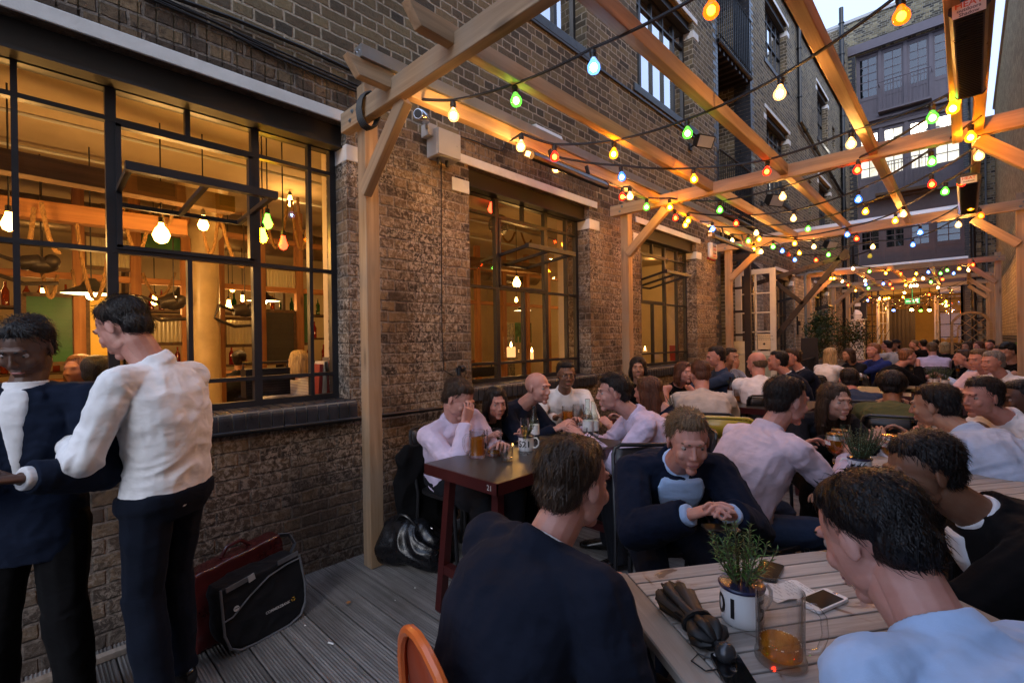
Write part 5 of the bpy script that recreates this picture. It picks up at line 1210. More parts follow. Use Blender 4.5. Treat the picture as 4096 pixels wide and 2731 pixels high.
# fine strings of tiny globes in front of the end doors
rt = random.Random(11)
tb = MB(); tb.ell((0,0,0), (.028,.028,.028), 8, 6); TG = tb.build('bulb', paint('gold_glass_globe', (.75,.5,.2), .12, metal=.7, bmp=0), smooth=True); COL.objects.unlink(TG)
for i in range(7):
    ya = 16.0+i*.55; o = thing('fairy_lights', (.4, ya, 2.5), ['string of tiny unlit gold globes, nearest row before the end doors','second row of tiny gold globes before the end doors','third row of tiny gold globes','fourth row of tiny gold globes','fifth row of tiny gold globes','sixth row of tiny gold globes','furthest row of tiny gold globes beside the end wall'][i], 'string lights', 'globe strings in front of the end doors')
    a, b = V((.5+rt.uniform(0,.5), ya, 2.55-.02*i)), V((3.0, ya+rt.uniform(-.8,.8), 2.75)); n_ = 9
    P_ = [a.lerp(b, j/20) - V((0,0,.28*4*(j/20)*(1-j/20)*rt.uniform(.95,1.05))) for j in range(21)]
    t = MB(); t.tube(P_, .004, 4); t.build('cable', MAT['cable'], o)
    for j in range(n_):
        p = P_[1+2*j] - V((0,0,.035)); g = TG.copy(); COL.objects.link(g); g.name = 'bulb'; g.location = p; attach(g, o)
# ------------------------------------------------------------------ lamps in the bar
def pendant(px, py, x, label, kind, pw=26, drop=.5, r=.038, col='c'):
    c = W(px, py, x=x) if not isinstance(px, V) else px
    o = thing('pendant_lamp', c, label, 'lamp', 'lamps hanging in the bar'); t = MB(); t.tube([c+V((0,0,.06)), V((c.x,c.y,3.02))], .005, 5); t.build('flex', MAT['cable'], o)
    if kind == 'shade':
        t = MB(); t.lathe([(.03,.13),(.05,.10),(.07,.07),(.20,.005),(.205,.0),(.19,.008),(.05,.06)], c, 20); t.build('lamp_shade', paint('black_enamel_shade', (.02,.02,.02), .3, bmp=0), o, smooth=True)
        t = MB(); t.lathe([(.185,0),(.185,.002)], c+V((0,0,.006)), 20); t.build('glow_panel', emit('shade_glow', (1,.80,.45), 3.0), o)  # added emissive disc stands in for the lit white inside of the shade
        t = MB(); t.ell(c+V((0,0,-.01)), (.035,.035,.035), 10, 8); t.build('bulb', emit('lamp_warm', (1,.62,.25), 40), o, smooth=True)
    else:
        t = MB(); t.lathe([(.015,0),(.018,-.02),(r*.7,-.045),(r,-.045-r*.8),(r*.7,-.045-r*1.6),(.002,-.045-r*1.95)], c+V((0,0,.06)), 14); t.build('bulb', {'c': emit('lamp_glow', (1,.46,.08), 40), 'g': BC['g'], 'r': BC['r'], 'a': BC['a']}[col], o, smooth=True)
        t = MB(); t.lathe([(.016,.04),(.018,0)], c+V((0,0,.06)), 10); t.build('socket', MAT['black_plastic'], o)
    if pw:
        l = bpy.data.lights.new('lamp_light', 'POINT'); l.energy = pw*.50; l.color = (1,.52,.15); l.shadow_soft_size = .08; lo = bpy.data.objects.new('lamp_light', l); COL.objects.link(lo); lo.location = c - V((0,0,.13 if kind == 'shade' else .12)); attach(lo, o)
pendant(35,888,-1.3,'bright round bulb at the far left of the large window','bulb',34)
pendant(645,925,-1.3,'big clear globe bulb glowing under the tilted sash','bulb',34,r=.055)
pendant(813,893,-1.3,'amber bulb hanging in front of the cream column','bulb',30)
pendant(1160,806,-2.2,'small sparkling bulb high in the right panes','bulb',20,r=.035)
pendant(1070,887,-1.0,'green bulb behind the right panes of the large window','bulb',0,col='g'); pendant(1051,945,-1.0,'small amber bulb under the green one','bulb',0,r=.035,col='a'); pendant(1133,974,-1.0,'red bulb in the bar beside the green and amber ones','bulb',0,r=.035,col='r')
pendant(365,1178,-2.2,'wide black enamel shade lit white inside, behind the men standing','shade',30); pendant(727,1192,-3.6,'black enamel shade over the bar near the column','shade',34); pendant(1055,1205,-3.4,'black enamel shade at the right of the large window','shade',30)
pendant(172,1178,-3.6,'tiny bare bulb above the green board','bulb',14,r=.025); pendant(618,1205,-3.3,'small bare bulb above the fluted panel left of the column','bulb',16,r=.03); pendant(915,1220,-3.3,'bare bulb between the column and the right mullion','bulb',16,r=.03); pendant(970,1200,-3.5,'second small bare bulb right of the column','bulb',10,r=.02)
pendant(2067,1125,-1.5,'clear bulb glowing in the middle of the second window','bulb',30,r=.055); pendant(1965,831,-1.0,'red bulb at the top left of the second window','bulb',0,col='r',r=.04); pendant(2090,1243,-3.8,'black enamel shade deep behind the second window','shade',24)
pendant(2617,1014,-1.6,'bulb at the top of the third window','bulb',20,r=.035); pendant(2590,1268,-3.0,'small shade lamp behind the third window','shade',26)
for i, (x_, y_) in enumerate(((-5.6,-.5),(-6.0,2.5),(-5.8,5.5),(-2.2,7.6),(-1.4,-1.2),(-4.6,8.0))): pendant(V((x_, y_, 2.35)), 0, 0, ['added bare lamp over the left of the bar shelves','added bare lamp over the middle of the bar shelves','added bare lamp over the right of the bar shelves','added bare lamp near the last window of the bar','added bare lamp by the left wall of the bar','added bare lamp in the far corner of the bar'][i], 'bulb', 30)  # extra lamps added out of view to light the bar room
for i, y_ in enumerate((13.2*K, 18*K)): pendant(V((-1.6, y_, 2.2)), 0, 0, ['bare lamp inside the fourth window','bare lamp inside the fifth window'][i], 'bulb', 22)
# ------------------------------------------------------------------ end building
EB = thing('brick_building', (2, YB, 0), 'tall brick warehouse closing the far end with mauve joinery floors and glazed doors', 'building')
Z = lambda px, py: W(px, py, y=YB).z
Xb = lambda px: W(px, 1000, y=YB).x
D_ = lambda x, y: (3400+x/2.614, 400+y/2.614)
Bz = lambda x, y: (3400+x/3.365, y/3.365)
JX0, JX1 = Xb(3432), 2.93
zt_ = Z(*Bz(50,765)); zpar = Z(3400, 95)
t = MB()
def hw(mb, x0, x1, z0, z1, holes, y_, dep):
    xs = sorted({x0, x1, *[h[0] for h in holes], *[h[1] for h in holes]}); zs = sorted({z0, z1, *[h[2] for h in holes], *[h[3] for h in holes]})
    for a, b in zip(xs[:-1], xs[1:]):
        for c, d in zip(zs[:-1], zs[1:]):
            if any(h[0] < (a+b)/2 < h[1] and h[2] < (c+d)/2 < h[3] for h in holes): continue
            mb.add([(a,y_,c),(b,y_,c),(b,y_,d),(a,y_,d)], [(0,1,2,3)])
    for a, b, c, d in holes:
        for q in ([(a,c),(a,d)], [(b,c),(b,d)], [(a,d),(b,d)], [(a,c),(b,c)]): mb.add([(q[0][0],y_,q[0][1]),(q[1][0],y_,q[1][1]),(q[1][0],y_+dep,q[1][1]),(q[0][0],y_+dep,q[0][1])], [(0,1,2,3)])
hw(t, -1.2, 3.22, -.15, zpar, [(JX0, JX1, 0, zt_)], YB, .30); t.build('wall', MAT['brick_back'], EB)
t = MB(); t.box(3.22, 3.9, YB+.25, YB+.4, -.15, 8.0); t.box(-1.2, 3.22, YB+.5, YB+9, zpar-.5, zpar-.4); t.box(-1.3,-1.2,YB,YB+9,0,zpar); t.box(3.22,3.3,YB,YB+9,0,zpar); t.box(-1.3,3.3,YB+8.9,YB+9,0,zpar); t.build('wall', MAT['brick_back'], EB)
t = MB()
for zz in range(0, int(zt_/.074)):
    for x0_, x1_ in ((JX0-(.22 if zz % 2 else .11), JX0-.002), (JX1+.002, JX1+(.22 if zz % 2 else .11))): t.box(x0_, x1_, YB-.006, YB+.2, zz*.074+.004, zz*.074+.070)
t.build('quoins', MAT['eng'], EB)
t = MB(); t.box(JX0-.25, JX1+.3, YB-.10, YB+.02, zt_+.02, zt_+.30); t.box(JX0-.2, JX1+.2, YB-.03, YB+.1, zt_+.30, zt_+.36); t.build('lintel', MAT['mauve'], EB)
t = MB(); 
for i in range(48): x_ = -.15+i*.07; t.box(x_, x_+.06, YB-.012, YB+.1, zt_+.40, zt_+.62)
t.build('soldier_course', MAT['brick_back'], EB)
t = MB(); t.box(-1.2, 3.25, YB-.06, YB+.3, zpar, zpar+.10); t.build('coping', MAT['grey_box'], EB)
cols_x = [JX0, Xb(3527), Xb(3630), Xb(3733), JX1]
jo = MB(); gls = MB(); glm = MB()
yj = YB+.22
floors = []   # (z bottom panel, z glass bottom, z glass top, z fascia top, kind)
zf3b = Z(*Bz(420,1520)); zf3g = Z(*Bz(450,1215)); zf3t = Z(*Bz(435,690))
zf2t = Z(*D_(365,300)); zf2g = Z(*D_(380,755)); zf2b = Z(*D_(400,960))
zf1t = Z(*D_(400,1345)); zf1b = Z(3600, 1030); zf1g = Z(3560, 985)
for (zb, zg, zt2, rows, nm) in ((zf3b, zf3g, zf3t, 5, 3), (zf2b, zf2g, zf2t, 5, 2), (zf1b, zf1g, zf1t, 3, 1)):
    for i in range(4):
        a, b = cols_x[i], cols_x[i+1]; ww = .05 if i in (0, 3) else .06
        jo.box(a-.05, a+.05, yj-.07, yj+.03, zb, zt2+.22)
        x0_, x1_ = a+.05+ww, b-.05-ww
        jo.box(a+.05, x0_, yj-.02, yj+.03, zb, zt2+.12); jo.box(x1_, b-.05, yj-.02, yj+.03, zb, zt2+.12); jo.box(x0_, x1_, yj-.02, yj+.03, zt2, zt2+.12); jo.box(x0_, x1_, yj-.01, yj+.02, zb, zg); jo.box(x0_, x1_, yj-.025, yj+.03, zg-.12, zg)
        xm_ = (x0_+x1_)/2
        for k_ in range(3): xx = x0_+(x1_-x0_)*(k_+.5)/3; jo.box(xx-.008, xx+.008, yj-.022, yj, zb+.05, zg-.12)
        jo.box(xm_-.012, xm_+.012, yj-.012, yj+.012, zg, zt2)
        for r_ in range(1, rows): z_ = zg+(zt2-zg)*r_/rows; jo.box(x0_, x1_, yj-.012, yj+.012, z_-.012, z_+.012)
        (glm if nm == 2 else gls).box(x0_, x1_, yj-.0, yj+.001, zg, zt2)
    jo.box(JX1-.05, JX1+.0, yj-.07, yj+.03, zb, zt2+.22)
    jo.box(JX0, JX1, yj-.16, yj-.0, zb-.16, zb); jo.box(JX0, JX1, yj-.10, yj+.03, zt2+.12, zt2+.24); jo.box(JX0-.02, JX1+.02, yj-.30, yj-.05, zb-.22, zb-.16)
    if nm > 1:   # balustrade across the two middle doors
        a, b = cols_x[1]-.02, cols_x[3]+.02; o_ = MB(); yo = yj-.48
        o_.box(a, b, yo-.03, yj-.0, zb-.06, zb); o_.tube([(a,yj,zb+.95),(a,yo,zb+.95),(b,yo,zb+.95),(b,yj,zb+.95)], .018, 6); n_ = 16
        for k_ in range(n_+1): o_.tube([(a+(b-a)*k_/n_, yo, zb), (a+(b-a)*k_/n_, yo, zb+.95)], .009, 5)
        o_.build('railing', MAT['mauve'], EB)
        if nm == 2: o_ = MB(); o_.box(a-.1, b+.1, yo-.1, yj-.02, zb-.16, zb-.07); o_.build('balcony', MAT['dark_wood'], EB)
jo.box(JX0, JX1, yj-.12, yj+.02, zf2t+.24, zf3b-.22); jo.box(JX0, JX1, yj-.1, yj+.02, zf1t+.24, zf2b-.22); jo.box(JX0, JX1, yj-.02, yj+.04, zf3t+.24, zt_+.02)
z0f = 2.95; jo.box(JX0, JX1, yj-.10, yj+.02, z0f, zf1b-.22)
for k_ in range(30): xx = JX0+.05+k_*.085; jo.box(xx, xx+.006, yj-.105, yj, z0f+.05, zf1b-.25)
jo.build('joinery', MAT['mauve'], EB, bevel=.0)
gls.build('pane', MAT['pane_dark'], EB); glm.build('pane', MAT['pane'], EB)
# rooms behind: middle floor brightly lit
t = MB(); t.box(JX0-.1, JX1+.1, yj+3.2, yj+3.3, zf2b, zf2t+.6); t.box(JX0-.1, JX0, yj+.05, yj+3.3, zf2b, zf2t+.5); t.box(JX1, JX1+.1, yj+.05, yj+3.3, zf2b, zf2t+.5); t.box(JX0-.1, JX1+.1, yj+.05, yj+3.3, zf2b-.05, zf2b)
t.build('room', paint('office_white', (.8,.8,.76), .7, bmp=0), EB)
t = MB(); t.box(JX0-.1, JX1+.1, yj+.05, yj+3.3, zf2t+.45, zf2t+.5); t.build('room_ceiling', paint('office_ceiling', (.85,.85,.8), .7, bmp=0), EB)
for i in range(3):
    o = thing('ceiling_light', (.8+i*.9, yj+1.4, zf2t+.4), ['left office strip light glowing on the lit floor of the end building','middle office strip light on the lit floor of the end building','right office strip light on the lit floor of the end building'][i], 'ceiling light'); t = MB(); t.box(.55+i*.9, 1.05+i*.9, yj+.4, yj+2.6, zf2t+.38, zf2t+.42); t.build('glow_panel', emit('office_tube', (1,.95,.82), 9), o)
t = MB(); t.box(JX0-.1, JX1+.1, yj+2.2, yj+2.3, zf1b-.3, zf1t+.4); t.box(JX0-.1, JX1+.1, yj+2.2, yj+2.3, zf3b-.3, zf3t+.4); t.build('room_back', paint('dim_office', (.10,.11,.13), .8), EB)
t = MB(); c = W(3445, 340, y=YB+.5); t.box(c.x-.02, c.x+.08, YB+.5, YB+.55, zf3g, zf3g+1.1); t.ell((c.x+.03,YB+.52,zf3g+1.1), (.05,.03,.08)); tag(t.build('cactus', paint('dark_green_cactus', (.02,.05,.03), .7)), 'dark column shaped plant behind the top left window of the end building', 'plant')
# ground floor: side lights, open white leaves, lit hall with bar
za = 2.95
def gx(xa): return W(*A(xa, 700), y=YB).x
t = MB()
for a, b in ((gx(690), gx(800)), (gx(1465), gx(1682))):
    n_ = 2; t.box(a-.05, a, yj-.05, yj+.03, 0, za); t.box(b, b+.06, yj-.05, yj+.03, 0, za)
    for j in range(1, n_): xx = a+(b-a)*j/n_; t.box(xx-.012, xx+.012, yj-.015, yj+.015, .5, za)
    for j in range(1, 7): z_ = .5+(za-.5)*j/6; t.box(a, b, yj-.015, yj+.015, z_-.012, z_+.012)
    t.box(a, b, yj-.02, yj+.03, 0, .5)
t.box(gx(1682), JX1, yj-.05, yj+.03, 0, za); t.box(JX0, gx(690)-.05, yj-.05, yj+.03, 0, za)
t.build('joinery', MAT['brown_paint'], EB)
t = MB(); t.box(gx(690), gx(800), yj-.003, yj+.003, .5, za); t.box(gx(1465), gx(1682), yj-.003, yj+.003, .5, za); t.build('pane', MAT['pane'], EB)
def leaf(xa, xb, lab, depth):
    """open glazed door leaf seen from the terrace"""
    a = W(*A(xa, 700), y=YB-.02); b = W(*A(xb, 700), y=YB-depth)
    o = thing('open_door', (a.x, YB, 0), lab, 'door'); p, q = V((a.x, YB-.02, 0)), V((b.x, YB-depth, 0)); d = (q-p); 
    t = MB()
    def st(u0, u1, z0, z1, th=.04): m_ = p + d*((u0+u1)/2); t.bar(V((p.x+d.x*u0, p.y+d.y*u0, (z0+z1)/2)), V((p.x+d.x*u1, p.y+d.y*u1, (z0+z1)/2)), th, z1-z0)
    H_ = 2.62
    st(0, .16, 0, H_); st(.84, 1, 0, H_); st(.16, .84, H_-.09, H_); st(.16, .84, 0, .35); st(.48, .52, .35, H_-.09, .025)
    for j in range(1, 6): z_ = .35+(H_-.44)*j/6; st(.16, .84, z_-.012, z_+.012, .025)
    t.build('frame', wp, o); t = MB(); t.bar((p.x+d.x*.16, p.y+d.y*.16, H_*.55), (p.x+d.x*.84, p.y+d.y*.84, H_*.55), .005, H_*.8); t.build('pane', MAT['pane'], o)
leaf(925, 808, 'white glazed door leaf open at the left side of the far hall entrance', .72); leaf(1450, 1412, 'white glazed door leaf seen edge on at the right side of the far hall entrance', .8)
tanw = paint('tan_hall_wall', (.55,.38,.17), .8, scale=2)
t = MB(); t.box(-1.1, 3.2, YB+7, YB+7.1, 0, 3.2); t.box(-1.15,-1.05,YB+.4,YB+7,0,3.2); t.box(3.15,3.2,YB+.4,YB+7,0,3.2); t.box(-1.1,3.2,YB+.3,YB+7,3.1,3.2); struct(t.build('interior_wall', tanw))
t = MB(); t.box(-1.1, 3.2, YB-.02+.02, YB+7, -.05, 0.0); struct(t.build('interior_floor', MAT['dark_wood']))
t = MB(); t.box(1.0, 3.1, YB+2.2, YB+2.8, 0, 1.05); hb = thing('bar_counter', (2, YB+2.5, 0), 'long black bar inside the lit hall at the far end', 'bar counter'); t.build('front', MAT['black_plastic'], hb); t = MB(); t.box(.95, 3.12, YB+2.15, YB+2.85, 1.05, 1.1); t.build('top', MAT['dark_wood'], hb)
t = MB()
for i in range(22): t.tube([(gx(945)-.25+i*.036, YB+1.9+.03*math.sin(i*1.9), .05), (gx(945)-.25+i*.036, YB+1.9+.03*math.sin(i*1.9+.3), 2.35)], .03, 6)
tag(t.build('curtain', paint('brown_curtain', (.08,.05,.03), .9), smooth=True), 'dark brown curtain hanging inside the hall behind the white door leaf', 'curtain')
for i, (xa, ya, lab) in enumerate(((1263,633,'green lit stage lamp in the far hall'),(978,630,'blue lit stage lamp in the far hall'),(1168,625,'left white stage lamp in the far hall'),(1353,628,'right white stage lamp in the far hall'))):
    c = W(*A(xa, ya), y=YB+1.2); o = thing('stage_lamp', c, lab, 'stage lamp'); t = MB(); t.lathe([(.05,0),(.06,.02),(.06,.14),(.03,.16)], c, 12, (0,.6,.6)); t.tube([c+V((0,.1,.1)), V((c.x, c.y+.1, 3.1))], .01, 5); t.build('housing', MAT['black_plastic'], o)
    t = MB(); t.lathe([(.048,-.004),(.048,.002)], c, 12, (0,.6,.6)); t.build('lens', BC[['g','b','c','c'][i]], o)
    l = bpy.data.lights.new('lamp_light', 'POINT'); l.energy = 9; l.color = (1,.62,.28); l.shadow_soft_size = .05; lo = bpy.data.objects.new('lamp_light', l); COL.objects.link(lo); lo.location = c+V((0,-.12,-.12)); attach(lo, o)
for i, x_ in enumerate((.6, 2.4)): pendant(V((x_, YB+4, 2.5)), 0, 0, ['bare lamp at the left of the far hall','bare lamp at the right of the far hall'][i], 'bulb', 55)
c = W(*A(1175, 533), y=YB+.1); ex = thing('exit_sign', c, 'small green lit exit sign with a running figure over the far doors', 'exit sign'); w, h = .19, .085
t = MB(); t.box(c.x-w, c.x+w, c.y-.02, c.y+.02, c.z-h, c.z+h); t.tube([c, c+V((0,0,.4))], .008, 5); t.build('panel', emit('exit_green', (.02,.42,.12), 1.3), ex)
t = MB(); yy = c.y-.022
def rc(x0_, x1_, z0_, z1_): t.box(c.x+x0_, c.x+x1_, yy-.001, yy+.001, c.z+z0_, c.z+z1_)
rc(.08,.15,-.06,.06); rc(-.16,-.06,-.012,.012); t.slab([(c.x-.02,yy,c.z+.0),(c.x-.06,yy,c.z+.035),(c.x-.06,yy,c.z-.035)], (0,.001,0)); t.ell((c.x+.035,yy,c.z+.045), (.012,.001,.012)); t.bar((c.x+.03,yy,c.z+.03),(c.x+.02,yy,c.z-.01), .002, .02); t.bar((c.x+.02,yy,c.z-.01),(c.x+.05,yy,c.z-.05), .002, .012); t.bar((c.x+.02,yy,c.z-.01),(c.x-.01,yy,c.z-.045), .002, .012)
t.build('pictogram', emit('exit_white', (.9,1,.9), 1.5), ex)
# wall fittings at the end
c = W(*A(575, 682), y=YB-.12); wl_ = thing('bulkhead_lamp', c, 'round white unlit bulkhead lamp on the end wall', 'lamp'); t = MB(); t.lathe([(.10,0),(.20,.03),(.20,.08),(.12,.13),(.0,.15)], c+V((0,.12,0)), 20, (0,-1,0)); t.build('glass', MAT['cream_box'], wl_, smooth=True); t = MB(); t.box(c.x-.2,c.x+.2,c.y-.045,c.y-.03,c.z-.01,c.z+.01); t.box(c.x-.01,c.x+.01,c.y-.045,c.y-.03,c.z-.2,c.z+.2); t.build('guard', MAT['grey_box'], wl_)
c0 = W(*A(512,735), y=YB-.5); c1 = W(*A(662,900), y=YB-.5); cab = thing('cupboard', (c0.x, YB-.4, 0), 'white painted cupboard standing against the left of the end wall', 'cupboard'); t = MB(); t.box(c0.x, c1.x, YB-.45, YB-.02, 0, c0.z); t.build('body', MAT['cream_box'], cab, bevel=.01); t = MB(); t.box(c0.x-.03, c1.x+.03, YB-.48, YB, c0.z, c0.z+.04); t.build('top', MAT['cream_box'], cab)
t = MB(); c = W(*A(597, 572), y=YB-.02); t.box(c.x-.10, c.x+.10, YB-.04, YB-.001, c.z-.06, c.z+.06); tag(t.build('wall_plate', MAT['cream_box']), 'small white rectangular plate on the end wall above the round lamp', 'plate')
pipe('drainpipe', [(3.12/K,(YB-.08)/K,11.5),(3.12/K,(YB-.08)/K,0)], .07, MAT['black_pipe'], 'black downpipe at the right of the end building', 'pipe')
pipe('drainpipe', [(.02/K,(YB-.08)/K,5.2),(.02/K,(YB-.08)/K,0)], .10, MAT['black_pipe'], 'thick black downpipe in the far left corner', 'pipe')
pipe('conduit', [(3.42/K,(YB+.2)/K,9.0),(3.42/K,(YB+.2)/K,0)], .03, MAT['grey_pipe'], 'thin light conduit on the recessed wall at far right', 'pipe')
# ------------------------------------------------------------------ right hand boundary wall
RW = thing('brick_wall', (XR, 10, 0), 'tall yellow brick boundary wall with a dark plinth running along the right side', 'wall')
t = MB(); t.box(XR, XR+.35, -3.0, YB+.25, 1.36, 8.3); t.build('bricks', MAT['brick_yellow'], RW)
t = MB(); t.box(XR-.02, XR+.35, -3.0, YB+.25, -.15, 1.36); t.build('plinth', MAT['brick_eng'], RW)
t = MB(); t.box(XR-.04, XR+.4, -3.0, YB+.3, 8.3, 8.38); t.build('coping', MAT['grey_box'], RW)
# ------------------------------------------------------------------ planters, climbers, trellis
leafg = paint('dark_leaf', (.035,.075,.02), .4, var=.5, scale=30, bmp=0); leafd = paint('deep_leaf', (.02,.045,.015), .35, var=.5, scale=30, bmp=0); leafr = paint('reddish_leaf', (.13,.07,.025), .45, var=.5, scale=30, bmp=0); leafy = paint('bright_leaf', (.10,.22,.03), .5, var=.4, scale=30, bmp=0); stemm = paint('green_stem', (.08,.07,.03), .7, bmp=0)
def foliage(parent, centre, rad, n_, ls, mats, seed, stems=8, clump=10, name='foliage'):
    rf = random.Random(seed); cs = []
    for i in range(clump):
        while True:
            p = V((rf.uniform(-1,1), rf.uniform(-1,1), rf.uniform(-1,1)))
            if p.length < 1: break
        cs.append(V(centre) + V((p.x*rad[0], p.y*rad[1], p.z*rad[2])))
    t = MB()
    for i in range(n_):
        c = rf.choice(cs); p = c + V((rf.gauss(0,.22)*rad[0], rf.gauss(0,.22)*rad[1], rf.gauss(0,.2)*rad[2]))
        d = V((rf.uniform(-1,1), rf.uniform(-1,1), rf.uniform(-.3,1))).normalized(); a = d.orthogonal().normalized(); a = Matrix.Rotation(rf.uniform(0,6.3),3,d) @ a; l = ls*rf.uniform(.6,1.3); w = l*.28
        t.mi = rf.randrange(len(mats)); nn = d.cross(a)*l*.12
        t.add([p, p+d*l*.4+a*w+nn, p+d*l, p+d*l*.4-a*w+nn, p+d*l*.45], [(0,1,4),(1,2,4),(2,3,4),(3,0,4)])
    o = t.build(name, mats, parent)
    s_ = MB(); b = V(centre) - V((0,0,rad[2]*1.0))
    for i in range(stems): e = rf.choice(cs); m_ = b.lerp(e,.5)+V((rf.uniform(-.05,.05)*rad[0]*6, rf.uniform(-.05,.05), 0)); s_.tube([b+V((rf.uniform(-.3,.3)*rad[0],rf.uniform(-.3,.3)*rad[1],0)), m_, e], max(.0015, rad[2]*.012), 5)
    s_.build('stem', stemm, parent); return o
def planter(px, py, d_, w, h, lab, lab2, fx, fr, n_, mats, seed, fz, trel=True):
    c = W(px, py, d=d_); o = thing('wooden_planter', (c.x, c.y, 0), lab, 'planter'); zt3 = c.z
    t = MB()
    for i in range(7): t.box(c.x-w/2+w*i/7+.003, c.x-w/2+w*(i+1)/7-.003, c.y-.02-.2, c.y-.2, 0, zt3); t.box(c.x-w/2+w*i/7+.003, c.x-w/2+w*(i+1)/7-.003, c.y+.2, c.y+.22, 0, zt3)
    t.box(c.x-w/2-.02, c.x-w/2, c.y-.22, c.y+.22, 0, zt3); t.box(c.x+w/2, c.x+w/2+.02, c.y-.22, c.y+.22, 0, zt3); t.box(c.x-w/2-.04, c.x+w/2+.04, c.y-.25, c.y+.25, zt3, zt3+.035)
    t.build('box', MAT['teak'], o); t = MB(); t.box(c.x-w/2, c.x+w/2, c.y-.2, c.y+.2, zt3-.06, zt3+.037); t.build('soil', MAT['soil'], o)
    pl = thing('climbing_plant', (c.x+fx, c.y, zt3), lab2, 'plant'); foliage(pl, (c.x+fx, c.y, zt3+fz), fr, n_, .055, mats, seed, 10, 26)
    if trel:
        t = MB()
        for i in range(9):
            for sg in (1,-1): x_ = c.x-w/2+w*i/9; t.bar((x_, c.y+.17+.008*sg, zt3+.02), (x_+sg*.35, c.y+.17+.008*sg, zt3+.85), .02, .008)
        tag(t.build('trellis', MAT['dark_wood']), 'diamond trellis rising from the ' + ('wide' if w > .6 else 'small') + ' planter behind its climber', 'trellis')
planter(*A(215,1160), 10.6, .55, 0, 'grey timber planter behind the black railing at left', 'leafy climber in the left planter near the grey downpipe', 0, (.26,.16,.55), 1600, [leafd, leafg], 5, .62, False)
planter(*A(610,1160), 11.6, 1.0, 0, 'wide weathered timber planter in the middle distance', 'reddish tangled climber on the trellis of the wide planter', -.28, (.62,.18,.42), 2300, [leafd, leafr, leafg], 6, .62)
pl = thing('shrub', (3.45, 7.2, 0), 'bright green feathery shrub by the yellow brick wall at right', 'plant'); c = W(*A(2275,1080), d=7.6); foliage(pl, (c.x, c.y, c.z), (.11,.12,.2), 500, .05, [leafy], 9, 5, 8)
# arched lattice panel
a0 = W(*A(1590,1000), y=14.6); a1 = W(*A(2000,1000), y=14.6); ar = thing('arched_trellis', (a0.x, 14.6, 0), 'arched pale lattice screen standing in front of the end building at right', 'trellis'); t = MB()
t.bar((a0.x,14.6,0),(a0.x,14.6,1.62),.05,.05,up=(0,1,0)); t.bar((a1.x,14.6,0),(a1.x,14.6,1.62),.05,.05,up=(0,1,0)); xm_ = (a0.x+a1.x)/2; hw_ = (a1.x-a0.x)/2
arc = [(xm_-hw_*math.cos(PI*i/16), 14.6, 1.58+.30*math.sin(PI*i/16)) for i in range(17)]
for p, q in zip(arc[:-1], arc[1:]): t.bar(p, q, .045, .045)
t.build('frame', MAT['lattice'], ar); t = MB()
def atop(x): u = (x-xm_)/hw_; return 1.58+.30*math.sqrt(max(0, 1-u*u))
for i in range(-8, 12):
    for sg in (1, -1):
        pts = []; x_ = a0.x + i*.22
        for s_ in range(60):
            xx = x_ + sg*s_*.03 if sg > 0 else x_+s_*-.03+.0; zz_ = .55+s_*.03
            if a0.x < xx < a1.x and zz_ < atop(xx)-.02: pts.append((xx, zz_))
        if len(pts) > 2: t.bar((pts[0][0], 14.6+.01*sg, pts[0][1]), (pts[-1][0], 14.6+.01*sg, pts[-1][1]), .028, .012)
t.build('lattice', MAT['lattice'], ar)
# black railing, sandwich board near the second door
p = W(*A(20,1225), d=8.4); q = W(*A(190,1190), d=10.0); rl = thing('railing', (p.x, p.y, 0), 'low black iron railing with thin bars left of the planters', 'railing'); t = MB(); p.z = q.z = .98; t.bar(p, q, .04, .012); t.bar(V((p.x,p.y,.12)), V((q.x,q.y,.12)), .03, .01)
for i in range(15): c = V(p).lerp(V(q), i/14); t.bar((c.x,c.y,.0 if i in (0,14) else .12), (c.x,c.y,.98), .012, .012, up=(0,1,0))
t.build('bars', MAT['black_pipe'], rl)
c = W(*A(95,1100), d=9.6); bo = thing('notice_stand', (c.x, c.y, 0), 'tall dark brown upright board standing behind the railing', 'board'); t = MB(); t.slab([(c.x-.17,c.y-.03,.3),(c.x+.17,c.y+.05,.3),(c.x+.14,c.y+.05,1.37),(c.x-.13,c.y-.03,1.37)], (-.01,.03,0)); t.bar((c.x-.1,c.y,.0),(c.x-.1,c.y,.35),.03,.03,up=(0,1,0)); t.bar((c.x+.1,c.y+.04,.0),(c.x+.1,c.y+.04,.35),.03,.03,up=(0,1,0)); t.build('panel', MAT['brown_paint'], bo)
